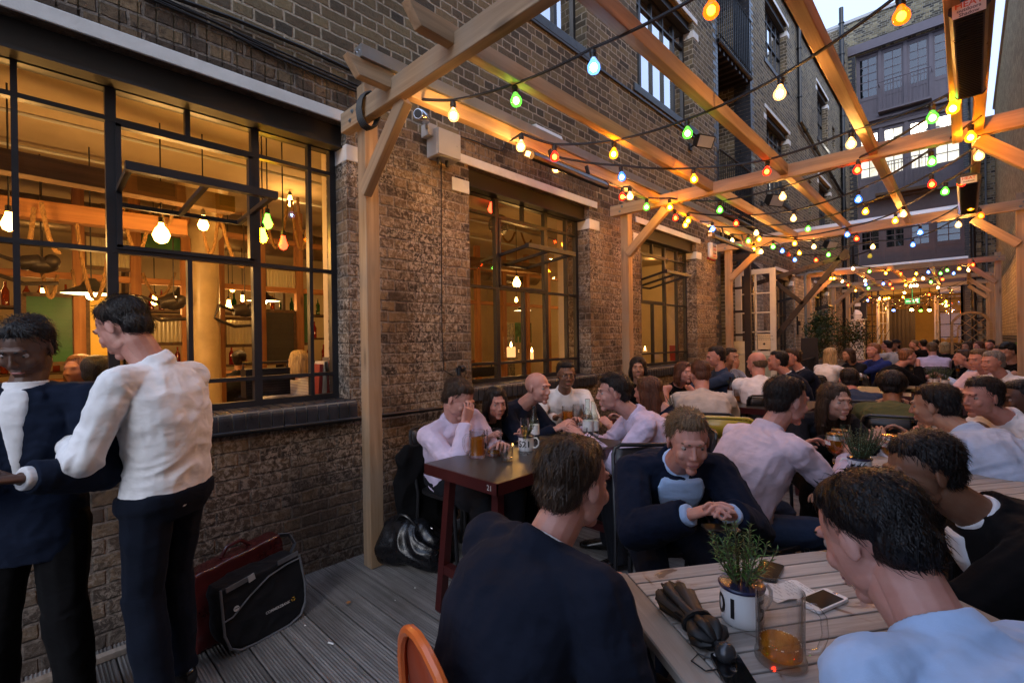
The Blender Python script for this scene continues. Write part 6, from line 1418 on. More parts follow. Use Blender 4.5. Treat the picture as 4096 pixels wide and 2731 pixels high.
# ------------------------------------------------------------------ tables
U1 = V((.574,.819,0)); V1 = V((.819,-.574,0))
def teak_table(o0, wu, wv, label, nslat=13, zt=.74, U=U1, Vv=V1, group=None):
    """o0: far left corner; slats run along U"""
    o0 = V((o0[0], o0[1], 0)); o = thing('teak_table', o0+(U*wu+Vv*wv)/2, label, 'table', group)
    ux, vx_ = U, Vv
    def pt(a, b, z): p = o0+ux*a+vx_*b; return V((p.x,p.y,z))
    def plank(nm, a0, a1, b0, b1, z0, z1, along='u', par=o):
        c = pt((a0+a1)/2, (b0+b1)/2, (z0+z1)/2)
        if along == 'u': return member(nm, pt(a0,(b0+b1)/2,(z0+z1)/2), pt(a1,(b0+b1)/2,(z0+z1)/2), b1-b0, z1-z0, MAT['teak'], par, k=1, bevel=.003)
        return member(nm, pt((a0+a1)/2,b0,(z0+z1)/2), pt((a0+a1)/2,b1,(z0+z1)/2), a1-a0, z1-z0, MAT['teak'], par, k=1, bevel=.003)
    e = .075
    plank('breadboard_end', 0, e, 0, wv, zt-.024, zt, 'v'); plank('breadboard_end', wu-e, wu, 0, wv, zt-.024, zt, 'v')
    # slats in one mesh
    t = MB(); sw_ = wv/nslat
    for i in range(nslat):
        a, b = pt(e+.002, i*sw_+.0025, 0), pt(wu-e-.002, (i+1)*sw_-.0025, 0)
        t.slab([pt(e+.003, i*sw_+.0025, zt-.022), pt(wu-e-.003, i*sw_+.0025, zt-.022), pt(wu-e-.003, (i+1)*sw_-.0025, zt-.022), pt(e+.003, (i+1)*sw_-.0025, zt-.022)], (0,0,.021))
    t.build('slats', TEAKP, o, bevel=.002)
    for a in (.05, wu-.05-.06):
        for b in (.04, wv-.10): c = pt(a+.03, b+.03, 0); plank('leg', a, a+.06, b, b+.06, 0, zt-.03, 'u') if False else member('leg', V((c.x,c.y,0)), V((c.x,c.y,zt-.026)), .06, .06, MAT['teak'], o, up=tuple(U), k=1)
    for b in (.05, wv-.07): plank('apron', .06, wu-.06, b, b+.02, zt-.09, zt-.026)
    for a in (.06, wu-.08): plank('apron', a, a+.02, .07, wv-.07, zt-.09, zt-.026, 'v')
    return o
def teakp():
    m, nt, b = mat('teak_slats'); g = N(nt, 'ShaderNodeNewGeometry'); r = Matrix.Rotation(-math.atan2(U1.y, U1.x), 3, 'Z')
    mp = N(nt, 'ShaderNodeMapping'); mp.vector_type = 'POINT'; mp.inputs['Rotation'].default_value = (0,0,-math.atan2(U1.y,U1.x)); L(nt, g.outputs['Position'], mp.inputs[0])
    m2 = N(nt, 'ShaderNodeMapping'); m2.inputs['Scale'].default_value = (3, 60, 60); L(nt, mp.outputs[0], m2.inputs[0])
    isl = N(nt, 'ShaderNodeVectorMath', operation='ADD'); L(nt, m2.outputs[0], isl.inputs[0]); sc3 = N(nt, 'ShaderNodeCombineXYZ')
    L(nt, math_(nt, 'MULTIPLY', g.outputs['Random Per Island'], 91.0), sc3.inputs[0]); L(nt, sc3.outputs[0], isl.inputs[1])
    n = N(nt, 'ShaderNodeTexNoise', Scale=1.0, Detail=7.0, Roughness=.65, Distortion=.4); L(nt, isl.outputs[0], n.inputs['Vector'])
    c = ramp(nt, n.outputs[0], [(.25, (.22,.20,.18)), (.5, (.38,.355,.33)), (.75, (.52,.50,.47))])
    hs = N(nt, 'ShaderNodeHueSaturation'); L(nt, c, hs.inputs['Color']); rr = N(nt, 'ShaderNodeMapRange'); L(nt, g.outputs['Random Per Island'], rr.inputs[0]); rr.inputs[3].default_value = .75; rr.inputs[4].default_value = 1.2; L(nt, rr.outputs[0], hs.inputs['Value'])
    st = N(nt, 'ShaderNodeTexNoise', Scale=7.0, Detail=4.0, Distortion=1.5); L(nt, g.outputs['Position'], st.inputs['Vector'])
    f = ramp(nt, st.outputs[0], [(.63, (0,0,0)), (.70, (1,1,1))]); c2 = mix(nt, math_(nt, 'MULTIPLY', f, .7), hs.outputs[0], (.11,.05,.025))
    L(nt, c2, b.inputs['Base Color']); r2 = N(nt, 'ShaderNodeMapRange'); L(nt, f, r2.inputs[0]); r2.inputs[3].default_value = .62; r2.inputs[4].default_value = .12; L(nt, r2.outputs[0], b.inputs['Roughness'])
    bump(nt, b, n.outputs[0], .25, .003); return m
TEAKP = teakp()
T1 = W(2403,2300,z=.74)
teak_table((T1.x, T1.y), .82, .80, 'nearest square weathered teak slatted table holding the umbrella and the half drunk beer', 13)
T5 = V((2.39, 3.02, 0)); teak_table((T5.x, T5.y), .74, .78, 'teak slatted table with the white 502 mug and two stemmed beer glasses', 12)
teak_table((2.42, 4.35), .9, .8, 'teak slatted table with brown bottles behind the 502 table', 12, group=None)
# dark table 521 with maroon metal edge
mar = paint('maroon_steel', (.055,.010,.010), .35, var=.2); dkt = paint('dark_slate_top', (.035,.038,.04), .32, scale=10, var=.5, bmp=.25)
def dark_table(x0, x1, y0, y1, zt, label, num=None):
    o = thing('dark_table', ((x0+x1)/2, (y0+y1)/2, 0), label, 'table')
    t = MB(); t.box(x0+.006, x1-.006, y0+.006, y1-.006, zt-.02, zt+.001); t.build('top', dkt, o)
    t = MB(); t.box(x0, x1, y0, y0+.006, zt-.055, zt); t.box(x0, x1, y1-.006, y1, zt-.055, zt); t.box(x0, x0+.006, y0, y1, zt-.055, zt); t.box(x1-.006, x1, y0, y1, zt-.055, zt); t.build('edge_band', mar, o)
    for x_, s1 in ((x0+.08, -1), (x1-.08, 1)):
        for y_, s2 in ((y0+.10, -1), (y1-.10, 1)): t = MB(); t.bar((x_-s1*.02,y_,zt-.05), (x_+s1*.02,y_+s2*.05,0), .042, .042, up=(0,1,0)); t.build('leg', mar, o)
    t = MB(); t.bar((x0+.06,y0+.07,.22), (x1-.06,y0+.07,.22), .045, .045); t.bar((x0+.06,y1-.07,.22), (x1-.06,y1-.07,.22), .045, .045); t.build('crossbar', mar, o)
    if num: lettering('number', num, .035, (x1-.05, y0-.0015, zt-.028), (1,0,0), (0,0,1), paint('worn_white', (.5,.5,.5), .6, bmp=0), o)
dark_table(.86, 1.41, 1.46, 2.60, .765, 'dark slate topped table with maroon edge nearest the wall, holding the 521 mug', '21')
dark_table(.80, 1.40, 3.35, 4.35, .75, 'dark topped table between the second and third windows')
dark_table(1.9, 2.5, 6.6, 7.6, .74, 'small dark table before the planters'); dark_table(2.2, 3.0, 7.0, 8.0, .74, 'dark table with two potted herbs far right')
dark_table(1.2, 1.9, 4.7, 5.6, .74, 'dark table with a tall herb pot and brown bottle near the bald man')
# ------------------------------------------------------------------ crockery and glass
def curved_text(s_, size, c, r, ang0, zc, m, parent, name='number'):
    me = text_mesh(s_, size, bold=.0012)
    for v in me.vertices: a = ang0 + v.co.x/r; z_ = v.co.y; v.co = V((c.x + (r+.0012)*math.cos(a), c.y + (r+.0012)*math.sin(a), c.z + zc + z_))
    me.materials.clear(); me.materials.append(m); o = bpy.data.objects.new(name, me); COL.objects.link(o); attach(o, parent); return o
def enamel_mug(c, r, h, text, ang, label, handle=None, plant=None, seed=1, size=.05):
    o = thing('enamel_mug', c, label, 'mug'); t = MB(); t.lathe([(r*.90,0),(r*.97,.006),(r,.02),(r,h-.004),(r+.002,h-.003),(r-.003,h-.002),(r-.004,.012),(.001,.010)], c, 40); t.build('body', MAT['enamel'], o, smooth=True)
    t = MB(); t.lathe([(r-.004,h-.006),(r+.0025,h-.006),(r+.004,h-.001),(r+.0015,h+.002),(r-.004,h)], c, 40); t.build('rim', MAT['enamel_rim'], o, smooth=True)
    if text: 
        for tx, an in text: curved_text(tx, size, c, r, an, h*.48, MAT['black_ink'], o)
    if handle is not None:
        d = V((math.cos(handle), math.sin(handle), 0)); t = MB(); t.tube([c+d*(r-.002)+V((0,0,h*.86)), c+d*(r+.018)+V((0,0,h*.88)), c+d*(r+.030)+V((0,0,h*.7)), c+d*(r+.030)+V((0,0,h*.45)), c+d*(r+.016)+V((0,0,h*.24)), c+d*(r-.002)+V((0,0,h*.2))], .0045, 8); t.build('handle', MAT['enamel'], o, smooth=True)
    if plant:
        t = MB(); t.lathe([(r-.006,h-.014),(r*.5,h-.008),(.001,h-.006)], c, 24); t.build('soil', MAT['soil'], o)
    return o
leafro = paint('rosemary_leaf', (.075,.17,.03), .45, var=.4, scale=60, bmp=0); leafro2 = paint('rosemary_leaf_dark', (.03,.085,.02), .45, var=.4, scale=60, bmp=0); leafth = paint('thyme_leaf', (.06,.14,.075), .45, var=.4, scale=60, bmp=0)
def sprig_plant(c, h, spread, nst, label, leafm, ll, seed, dense=1.0, pitch=.006, wide=.16):
    rs_ = random.Random(seed); o = thing('potted_herb', c, label, 'plant'); st = MB(); lv = MB()
    for i in range(nst):
        an = rs_.uniform(0, 2*PI); sp_ = rs_.uniform(.15, 1)*spread; top = V((math.cos(an)*sp_, math.sin(an)*sp_, h*rs_.uniform(.6, 1)))
        b = V((math.cos(an)*spread*.15, math.sin(an)*spread*.15, 0)); mid = b.lerp(top, .5) + V((math.cos(an)*sp_*.15, math.sin(an)*sp_*.15, -.0)) ; pts = []
        for j in range(13): u = j/12; pts.append(V(c) + b*(1-u)**2 + mid*2*u*(1-u) + top*u*u)
        st.tube(pts, [.0022*(1-.6*j/12) for j in range(13)], 5); Ln = (top-b).length; n_ = int(Ln/pitch*dense)
        for k_ in range(n_):
            u = .12+.88*k_/n_; j = min(11, int(u*12)); p = pts[j].lerp(pts[j+1], u*12-j); d0 = (pts[j+1]-pts[j]).normalized(); a = Matrix.Rotation(k_*2.4+rs_.uniform(-.4,.4), 3, d0) @ d0.orthogonal().normalized()
            d = (a*.85 + d0*rs_.uniform(.2,.7) + V((0,0,.15))).normalized(); l = ll*rs_.uniform(.7,1.2)*(1-.35*u); w = l*wide*.5; sd_ = d.cross(d0).normalized()*w; nn = d0*w*.5
            lv.mi = rs_.randrange(len(leafm)); lv.add([p, p+d*l*.4+sd_+nn, p+d*l-d0*l*.12, p+d*l*.4-sd_+nn, p+d*l*.45], [(0,1,4),(1,2,4),(2,3,4),(3,0,4)])
    st.build('stem', stemm, o, smooth=True); lv.build('foliage', leafm, o); return o
def glass_shell(o, prof_out, wall, c, n=32, base=.006, m=None):
    inner = [(max(r-wall, .001), h) for r, h in prof_out if h > base]; pr = prof_out + [(prof_out[-1][0]-wall*.5, prof_out[-1][1]+wall*.4)] + inner[::-1] + [(.001, base)]
    t = MB(); t.lathe(pr, c, n); t.build('glass', m or MAT['vessel'], o, smooth=True)
def liquid(o, prof, c, m, n=32, nm='beer'): t = MB(); t.lathe(prof, c, n); t.build(nm, m, o, smooth=True)
def stein(c, label, fill, hang, r=.046, h=.145, foam=False, full_amber=True):
    o = thing('beer_mug', c, label, 'beer mug'); c = V(c)
    glass_shell(o, [(r*.96,0),(r*1.02,.004),(r*1.02,.012),(r*.95,.022),(r*.95,h*.5),(r*.97,h)], .0045, c, 36, .016)
    if fill: liquid(o, [(r*.95-.0052,.0165),(r*.95-.0052,fill),(r*.4,fill+.0004),(.001,fill+.0005)], c, MAT['amber_liq'])
    if foam: liquid(o, [(r*.95-.0055,fill),(r*.95-.0055,fill+.012),(.001,fill+.014)], c, MAT['foam'], nm='foam')
    if fill and not foam:
        t = MB(); rr_ = random.Random(int(h*1000)+int(c.x*100)); 
        for i in range(30): an = rr_.uniform(0, 6.3); q = r*.95-.0075; t.ell(c+V((q*math.cos(an), q*math.sin(an), fill+.001)), (.0012,.0012,.0008), 5, 4)
        t.build('bubbles', MAT['foam'], o)
    d = V((math.cos(hang), math.sin(hang), 0)); t = MB(); t.tube([c+d*(r*.94)+V((0,0,h*.82)), c+d*(r+.016)+V((0,0,h*.83)), c+d*(r+.030)+V((0,0,h*.70)), c+d*(r+.033)+V((0,0,h*.45)), c+d*(r+.022)+V((0,0,h*.22)), c+d*(r*.94)+V((0,0,h*.17))], .0065, 10); t.build('handle', MAT['vessel'], o, smooth=True)
    return o
def tumbler(c, label, r=.037, h=.085, fill=0, m=None, ribs=True):
    o = thing('tumbler', c, label, 'glass'); c = V(c); n = 36; t = MB(); vs = []; fs = []
    pr = [(r*.78,0),(r*.80,.012),(r,h),(r-.003,h),(r*.76,.014),(.001,.013)]
    t.lathe(pr, c, n); o2 = t.build('glass', MAT['vessel'], o, smooth=True)
    if ribs:
        t = MB()
        for i in range(18): a = 2*PI*i/18; d = V((math.cos(a), math.sin(a), 0)); t.tube([c+d*r*.80+V((0,0,.012)), c+d*(r*.97)+V((0,0,h*.8))], .0012, 4)
        t.build('ribs', MAT['vessel'], o, smooth=True)
    if fill: liquid(o, [(r*.74,.0145),(r*(.76+.2*fill/h)-.004,fill),(.001,fill+.0003)], c, m or MAT['amber_liq'], nm='drink')
    return o
def goblet(c, label, fill=.6, foam=True, text=True, ang=0, s=1.0):
    o = thing('beer_goblet', c, label, 'beer glass'); c = V(c)
    bowl = [(.010,.070),(.016,.074),(.030,.088),(.040,.110),(.0425,.130),(.040,.155),(.036,.175)]; bowl = [(r*s, h*s) for r, h in bowl]
    t = MB(); t.lathe([(r*s, h*s) for r, h in [(.034,0),(.035,.003),(.012,.010),(.006,.020),(.0065,.045),(.008,.062),(.010,.070)]] + bowl + [((.036-.0025)*s,.175*s)] + [(max(r-.0025,.001), h+.002) for r, h in bowl[::-1][1:]] + [(.001,.075*s)], c, 32); t.build('glass', MAT['vessel'], o, smooth=True)
    ft = .075*s+(.098*s)*fill; lp = [(.001,.0765*s)]
    for r, h in bowl[1:]:
        if h < ft: lp.append((max(r-.0032,.002), h+.002))
    lp += [(.036*s, ft),(.001, ft+.0004)]; liquid(o, lp, c, MAT['amber_liq'])
    if foam: liquid(o, [(.036*s,ft),(.0345*s,ft+.02*s),(.001,ft+.021*s)], c, MAT['foam'], nm='foam')
    t = MB(); t.lathe([(.0345*s,.174*s),(.0365*s,.174*s),(.0365*s,.1765*s),(.0345*s,.1765*s)], c, 32); t.build('gold_rim', paint('gold_rim', (.8,.5,.12), .2, metal=1, bmp=0), o, smooth=True)
    if text:
        lb = MB(); r = .0418*s
        for i in range(6):
            a0_, a1_ = ang-.42+.14*i, ang-.42+.14*(i+1); lb.add([V((c.x+r*math.cos(a), c.y+r*math.sin(a), c.z+z_)) for a, z_ in ((a0_,.120*s),(a1_,.120*s),(a1_,.145*s),(a0_,.145*s))], [(0,1,2,3)])
        lb.build('label', paint('red_label', (.5,.03,.04), .4, bmp=0), o)
        curved_text('STELLA', .011*s, c, r+.0005, ang, .137*s, MAT['paper'], o, 'lettering'); curved_text('ARTOIS', .011*s, c, r+.0005, ang, .127*s, MAT['paper'], o, 'lettering')
    return o
def bottle(c, label, m, h=.24, r=.031): o = thing('bottle', c, label, 'bottle'); t = MB(); t.lathe([(r*.9,0),(r,.006),(r,h*.52),(r*.9,h*.60),(r*.45,h*.74),(r*.40,h*.93),(r*.48,h*.94),(r*.48,h),(.001,h)], c, 24); t.build('glass', m, o, smooth=True); t = MB(); t.lathe([(r+.0006,h*.18),(r+.0006,h*.45)], c, 24); t.build('label', MAT['paper'], o); return o
def flute(c, label): 
    o = thing('champagne_flute', c, label, 'glass'); c = V(c); t = MB(); bw = [(.006,.075),(.014,.09),(.022,.12),(.025,.16),(.0235,.20)]; t.lathe([(.033,0),(.033,.002),(.006,.008),(.0035,.02),(.0035,.07)]+bw+[(.022,.20)]+[(r-.0018,h+.001) for r, h in bw[::-1][1:]]+[(.001,.08)], c, 24); t.build('glass', MAT['vessel'], o, smooth=True); liquid(o, [(.001,.082),(.0115,.092),(.0195,.12),(.0225,.155),(.001,.1553)], c, vessel('white_wine', (1,.88,.5), ior=1.33), nm='wine'); return o
ca = lambda c: math.atan2(-c.y, CX-c.x)      # direction from c towards the camera
Z1 = .7405; z5 = .7665
# table one
c = W(2968,2478,z=Z1); a_ = ca(c); enamel_mug(c, .047, .086, [('1', a_-.42), ('0', a_-1.12), ('5', a_+.95)], a_, 'white enamel mug planter with black stencilled 1 and 5 on the near teak table', handle=a_+2.2, plant=True, size=.062)
MUG1 = c; sprig_plant(c+V((0,0,.078)), .155, .075, 22, 'bushy green rosemary growing from the mug on the near teak table', [leafro, leafro, leafro2], .026, 3, 1.0, .0036, .17)
c = W(3122,2640,z=Z1); stein(c, 'glass beer mug with a little golden beer left on the near teak table', .040, math.radians(25), .047, .145)
def phone(c, u, L_, w, th, label, face, z0=Z1):
    u = V(u).normalized(); v = V((0,0,1)).cross(u); c = V((c.x,c.y,z0)); o = thing('phone', c, label, 'phone'); t = MB(); n_ = 5; pts = []
    for sx, sy, a0_ in ((1,1,0),(-1,1,90),(-1,-1,180),(1,-1,270)):
        for i in range(n_): a = math.radians(a0_+90*i/(n_-1)); pts.append(c + u*(sx*(L_/2-.009)+.009*math.cos(a)) + v*(sy*(w/2-.009)+.009*math.sin(a)))
    t.slab(pts, (0,0,th)); 
    if face == 'white': t.build('body', MAT['enamel'], o, bevel=.001); t = MB(); t.slab([c+u*x+v*y_+V((0,0,th)) for x, y_ in ((L_*.37,w*.43),(-L_*.37,w*.43),(-L_*.37,-w*.43),(L_*.37,-w*.43))], (0,0,.0004)); t.build('screen', paint('phone_screen', (.005,.006,.008), .05, bmp=0), o); t = MB(); t.lathe([(.006,th),(.006,th+.0006)], c+u*L_*.44, 16); t.build('button', MAT['steel'], o); t = MB(); t.bar(c+u*-L_*.43-v*.006+V((0,0,th)), c+u*-L_*.43+v*.006+V((0,0,th)), .0015, .0008); t.build('speaker', MAT['black_plastic'], o)
    else:
        t.build('body', paint('black_glass_phone', (.006,.006,.007), .06, bmp=0), o, bevel=.001)
        if face == 'back':
            t = MB(); k0 = c + u*L_*.06 + V((0,0,th+.0003)); sc4 = .0075       # fruit shaped emblem
            ap = []
            for i in range(28):
                a = 2*PI*i/28; rr = 1.0*(1-.16*math.exp(-((a-PI/2)/.30)**2)-.08*math.exp(-((a-3*PI/2)/.35)**2)); 
                if abs((a+PI) % (2*PI)-PI) < .42: rr -= .28*math.cos((((a+PI) % (2*PI))-PI)/.42*PI/2)
                ap.append(k0 + v*-(rr*math.cos(a))*sc4*.85 + u*rr*math.sin(a)*sc4)
            t.add(ap+[k0], [(i, (i+1) % 28, 28) for i in range(28)]); l0 = k0+u*sc4*1.35; t.add([l0-u*sc4*.35-v*-.002*0, l0-v*.001+v*-.0012, l0+u*sc4*.4+v*-.003, l0+v*.001], [(0,1,2,3)])
            t.build('emblem', MAT['steel'], o); t = MB(); kk = c+u*L_*.43+v*w*.32+V((0,0,th)); t.lathe([(.0045,0),(.0045,.0006),(.003,.0007)], kk, 12); t.lathe([(.0016,0),(.0016,.0007)], kk-v*.009, 8); t.build('camera_lens', MAT['grey_box'], o)
            lettering('lettering', 'iPhone', .0065, tuple(c-u*L_*.32+V((0,0,th+.0003))), tuple(-v), tuple(u), MAT['grey_box'], o)
    return o
p0, p1 = W(2901,2637,z=Z1), W(3000,2745,z=Z1); dd = (p0-p1).normalized(); cph = W(2940,2705,z=Z1); phone(cph, W(2935,2640,z=Z1)-W(2990,2731,z=Z1), .115, .0586, .009, 'black phone lying face down at the near edge of the teak table', 'back')
cph = W(3290,2406,z=Z1); phone(cph, W(3355,2368,z=Z1)-W(3220,2425,z=Z1), .124, .059, .0076, 'white phone lying face up beside the receipt on the teak table', 'white')
cph = W(3075,2290,z=Z1); phone(cph, W(3090,2262,z=Z1)-W(3060,2312,z=Z1), .115, .059, .009, 'black phone half hidden behind the rosemary', 'plain')
c0 = W(3150,2360,z=Z1+.004); rc_ = MB(); uu = U1; n_ = 8; vs = []
for i in range(n_+1): 
    for s_ in (-.5, .5): p = c0 + V((.4,.6,0)).normalized()*(i/n_-.5)*.13 + V((.83,-.55,0))*s_*.078; vs.append(V((p.x,p.y,Z1+.001+.006*math.sin(i*.7)**2)))
rc_.add(vs, [(2*i,2*i+1,2*i+3,2*i+2) for i in range(n_)]); rco = thing('receipt', c0, 'curling white paper receipt behind the beer mug', 'paper'); rc_.build('sheet', MAT['paper'], rco)
for i, s_ in enumerate(('TABLE 501', '2 x BEER  9.00', 'TOTAL  9.00', 'THANK YOU')): pass
t = MB()
for i in range(9):
    u_ = -.05+i*.0115
    for j in range(4):
        if (i*3+j) % 4 == 0: continue
        p = c0 + V((.555,.832,0))*(-u_) + V((.83,-.55,0))*(-.03+j*.016); p.z = Z1+.009; t.bar(p, p+V((.83,-.55,0))*.011, .002, .0004)
t.build('print', MAT['grey_box'], rco)
# folded umbrella
um = thing('umbrella', W(2740,2440,z=Z1), 'black folded umbrella with a round grip lying on the near teak table', 'umbrella'); blk = paint('umbrella_cloth', (.006,.006,.007), .5, var=.2, bmp=.2, spec=.4)
pa, pb = W(2680,2365,z=Z1+.03), W(2868,2572,z=Z1+.022); dU = (pb-pa).normalized(); e1 = dU.cross(V((0,0,1))).normalized(); e2 = e1.cross(dU); LU = (pb-pa).length
rings = [(0,.012),(.02,.034),(.06,.040),(.12,.034),(.2,.027),(.285,.022),(.33,.030),(.38,.036),(.43,.028),(.46,.012)]; t = MB(); vs = []; n_ = 56
for h_, r_ in rings:
    for j in range(n_): a = 2*PI*j/n_; rr = r_*(1+.42*abs(math.sin(a*3.5+h_*9+math.sin(h_*23)*.6))-.22); p = pa + dU*(h_*LU/.46) + e1*rr*math.cos(a)*1.12 + e2*rr*math.sin(a)*.8; vs.append(p)
fs = [(i*n_+j, i*n_+(j+1) % n_, (i+1)*n_+(j+1) % n_, (i+1)*n_+j) for i in range(len(rings)-1) for j in range(n_)]; t.add(vs, fs+[tuple(range(n_)), tuple((len(rings)-1)*n_+j for j in range(n_))])
for k_ in range(7): a = k_*.9; t.tube([pa+dU*.03+e1*.03*math.cos(a)+e2*.024*math.sin(a), pa-dU*.014+e1*.024*math.cos(a)+e2*.018*math.sin(a)], [.008,.003], 5)
t.build('canopy', blk, um, smooth=True)
t = MB(); t.tube([pa+dU*LU*.42, pb+dU*.012], .007, 10); t.ell(pb+dU*.028, (.021,.021,.021), 18, 12); t.build('handle', paint('dark_metal_grip', (.06,.06,.065), .25, metal=.6), um, smooth=True)
t = MB(); t.tube([pb+dU*.02+e1*.01, pb+e1*.045-dU*.005, pb+e1*.065+dU*.02, pb+e1*.05+dU*.045, pb+dU*.04+e1*.01][::1] and [V((p.x,p.y,Z1+.003)) for p in (pb+dU*.03+e1*.012, pb+e1*.04-dU*.005, pb+e1*.066+dU*.012, pb+e1*.055+dU*.045, pb+dU*.045+e1*.005)], .0016, 6); t.build('strap', MAT['black_plastic'], um, smooth=True)
t = MB(); 
for k_ in range(15): pass
t.tube([pa+dU*LU*.62+e1*.033*math.cos(a)+e2*.023*math.sin(a) for a in [2*PI*i/16 for i in range(17)]], .006, 6); t.build('tie_band', blk, um, smooth=True)
# table 521
c = W(2105,1800,z=z5); a_ = ca(c); enamel_mug(c, .045, .085, [('521', a_-.25)], a_, 'white enamel mug stencilled 521 on the dark table', handle=a_+1.25, plant=True, size=.05); sprig_plant(c+V((0,0,.08)), .10, .055, 14, 'small green herb growing from the 521 mug', [leafro, leafro2], .016, 21, 1.0, .005, .5)
stein(W(1910,1828,z=z5), 'beer mug three quarters full of pale ale at the left of the dark table', .105, math.radians(215)); stein(W(1977,1820,z=z5), 'nearly empty beer mug beside the pale ale', .022, math.radians(200), h=.14)
tumbler(W(2028,1845,z=z5), 'ribbed tumbler with a little water at the front of the dark table', r=.036, h=.088, fill=.022, m=vessel('water', (1,1,1), ior=1.33)); flute(W(2100,1815,z=z5), 'champagne flute of white wine in front of the 521 mug')
wat = vessel('water_bottle_glass', (.85,.95,.92)); 
for p, lab, h_ in (((2137,1760), 'clear glass carafe just behind the 521 mug', .22), ((2352,1750), 'clear water bottle near the man in profile', .25), ((2375,1745), 'second clear water bottle with a slimmer neck', .23)): bottle(W(*p, z=z5), lab, wat, h_, .033)
stein(W(2272,1700,z=z5), 'amber beer mug in front of the man in the white shirt', .10, 1.0, h=.14); stein(W(2315,1692,z=z5), 'pale half empty beer mug beside the amber one', .04, .5, h=.14); tumbler(W(2330,1745,z=z5), 'ribbed tumbler before the water bottles'); tumbler(W(2328,1765,z=z5), 'second ribbed tumbler before the water bottles', fill=.02)
c = W(2172,1775,z=z5); t = MB(); t.lathe([(.045,0),(.05,.003),(.05,.022),(.044,.022),(.043,.006),(.001,.005)], c, 24); tag(t.build('ashtray', MAT['vessel'], smooth=True), 'round glass ashtray behind the 521 mug', 'ashtray')
phone(W(2035,1772,z=z5), (1,.3,0), .115, .058, .009, 'dark phone on a napkin in front of the dark haired woman', 'plain', z0=z5)
# table 502
c = W(3440,1905,z=Z1); a_ = ca(c); enamel_mug(c, .047, .088, [('502', a_-.05)], a_, 'white enamel mug stencilled 502 with a herb in it', handle=a_-1.45, plant=True, size=.052); sprig_plant(c+V((0,0,.08)), .165, .12, 44, 'dense blue green thyme bush growing from the 502 mug', [leafth, leafth, leafro2], .014, 31, 1.0, .0042, .6)
c = W(3342,1875,z=Z1); goblet(c, 'stemmed beer glass with a white head and gold rim left of the 502 mug', .72, True, True, ca(c)-.9); c = W(3362,1855,z=Z1); goblet(c, 'second stemmed glass just behind the full beer', .1, False, False, 0)
c = W(3563,1885,z=Z1); goblet(c, 'stemmed beer glass half drunk right of the 502 herb', .5, True, True, ca(c)-.7)
tumbler(W(3672,1735,z=Z1), 'dark drink in a ribbed tumbler on the teak table behind', r=.045, h=.11, fill=.075, m=vessel('cola', (.12,.04,.03)))
bb = vessel('brown_bottle', (.25,.08,.03)); 
for p, lab in (((3655,1690), 'brown beer bottle on the table behind the thyme'), ((3672,1665), 'second brown beer bottle slightly further back')): bottle(W(*p, z=Z1), lab, bb)
t = MB(); c = W(3620,1650,z=Z1); t.slab([c-U1*.15-V1*.1, c+U1*.15-V1*.1, c+U1*.15+V1*.1, c-U1*.15+V1*.1], (0,0,.003)); tag(t.build('menu', MAT['paper']), 'cream menu sheet on the table behind the olive shirt', 'menu')
# back tables
def herb(px, py, d_, s_, lab, seed, m=None, mug=True, txt=None):
    c = W(px, py, d=d_); c.z = .745
    enamel_mug(c, .045, .085, [(txt, ca(c)-.1)] if txt else None, 0, 'white enamel mug under the ' + lab, plant=True) if mug else None
    sprig_plant(c+V((0,0,.08)), .15*s_, .09*s_, 26, lab, m or [leafro, leafro2], .02*s_, seed, 1.0, .006, .35)
herb(2945,1545,5.0,1.2,'tall feathery herb behind the beige shirt', 41); herb(3735,1500,6.2,1.2,'left potted herb on the far right table', 42); herb(3778,1510,6.0,1.1,'right potted herb on the far right table', 43, [leafth, leafro2]); herb(2700,1600,3.9,.9,'thin dry herb beside the water jug near the wall', 44, [leafr, leafth], txt='5')
c = W(2923,1565,d=4.9); c.z = .742; bottle(c, 'dark brown bottle beside the feathery herb', bb, .25)
for px, py, d_, lab in ((3390,1465,7.2,'clear glass carafe on the small far table'), (3720,1525,5.9,'pint glass on the far right table'), (3700,1480,7.0,'short glass behind the potted herbs'), (3830,1420,8.2,'wine glass by the blonde woman'), (2950,1570,4.8,'small glass near the brown bottle'), (2965,1555,5.0,'second small glass near the brown bottle'), (2690,1575,4.0,'tall clear jug near the long haired woman')):
    c = W(px, py, d=d_); c.z = .742; tumbler(c, lab, r=.035, h=.13, fill=.06, ribs=False)
# ------------------------------------------------------------------ bags and litter
ba_ = thing('leather_bag', W(1610,2290,z=0), 'large shiny black leather holdall slumped at the foot of the front post', 'bag'); lea = paint('black_leather', (.008,.008,.010), .27, var=.3, scale=20, bmp=.35, coat=.25)
q0, q1 = W(1452,2290,z=0), W(1790,2290,z=0); cB = (q0+q1)/2+V((-.10,.10,0)); uB = V((.80,.35,0)).normalized(); vB = V((-uB.y,uB.x,0)); H_ = MB()
secs = [(-.265,.10,.045),(-.225,.155,.14),(-.13,.18,.225),(.0,.18,.235),(.12,.175,.215),(.22,.15,.15),(.27,.09,.06)]
vs = []; n_ = 24
for x_, w_, h_ in secs:
    for j in range(n_):
        a = 2*PI*j/n_; ct, st = math.cos(a), math.sin(a); yy = w_*math.copysign(abs(ct)**.7, ct)*(1-.45*max(0, st)); zz_ = h_*.62 + h_*.62*math.copysign(abs(st)**.8, st); zz_ = max(.004, zz_-.24*h_*.0)
        vs.append(cB + uB*x_ + vB*yy*.8 + V((0,0,zz_)))
H_.add(vs, [(i*n_+j, i*n_+(j+1) % n_, (i+1)*n_+(j+1) % n_, (i+1)*n_+j) for i in range(len(secs)-1) for j in range(n_)]+[tuple(range(n_)), tuple((len(secs)-1)*n_+j for j in range(n_))])
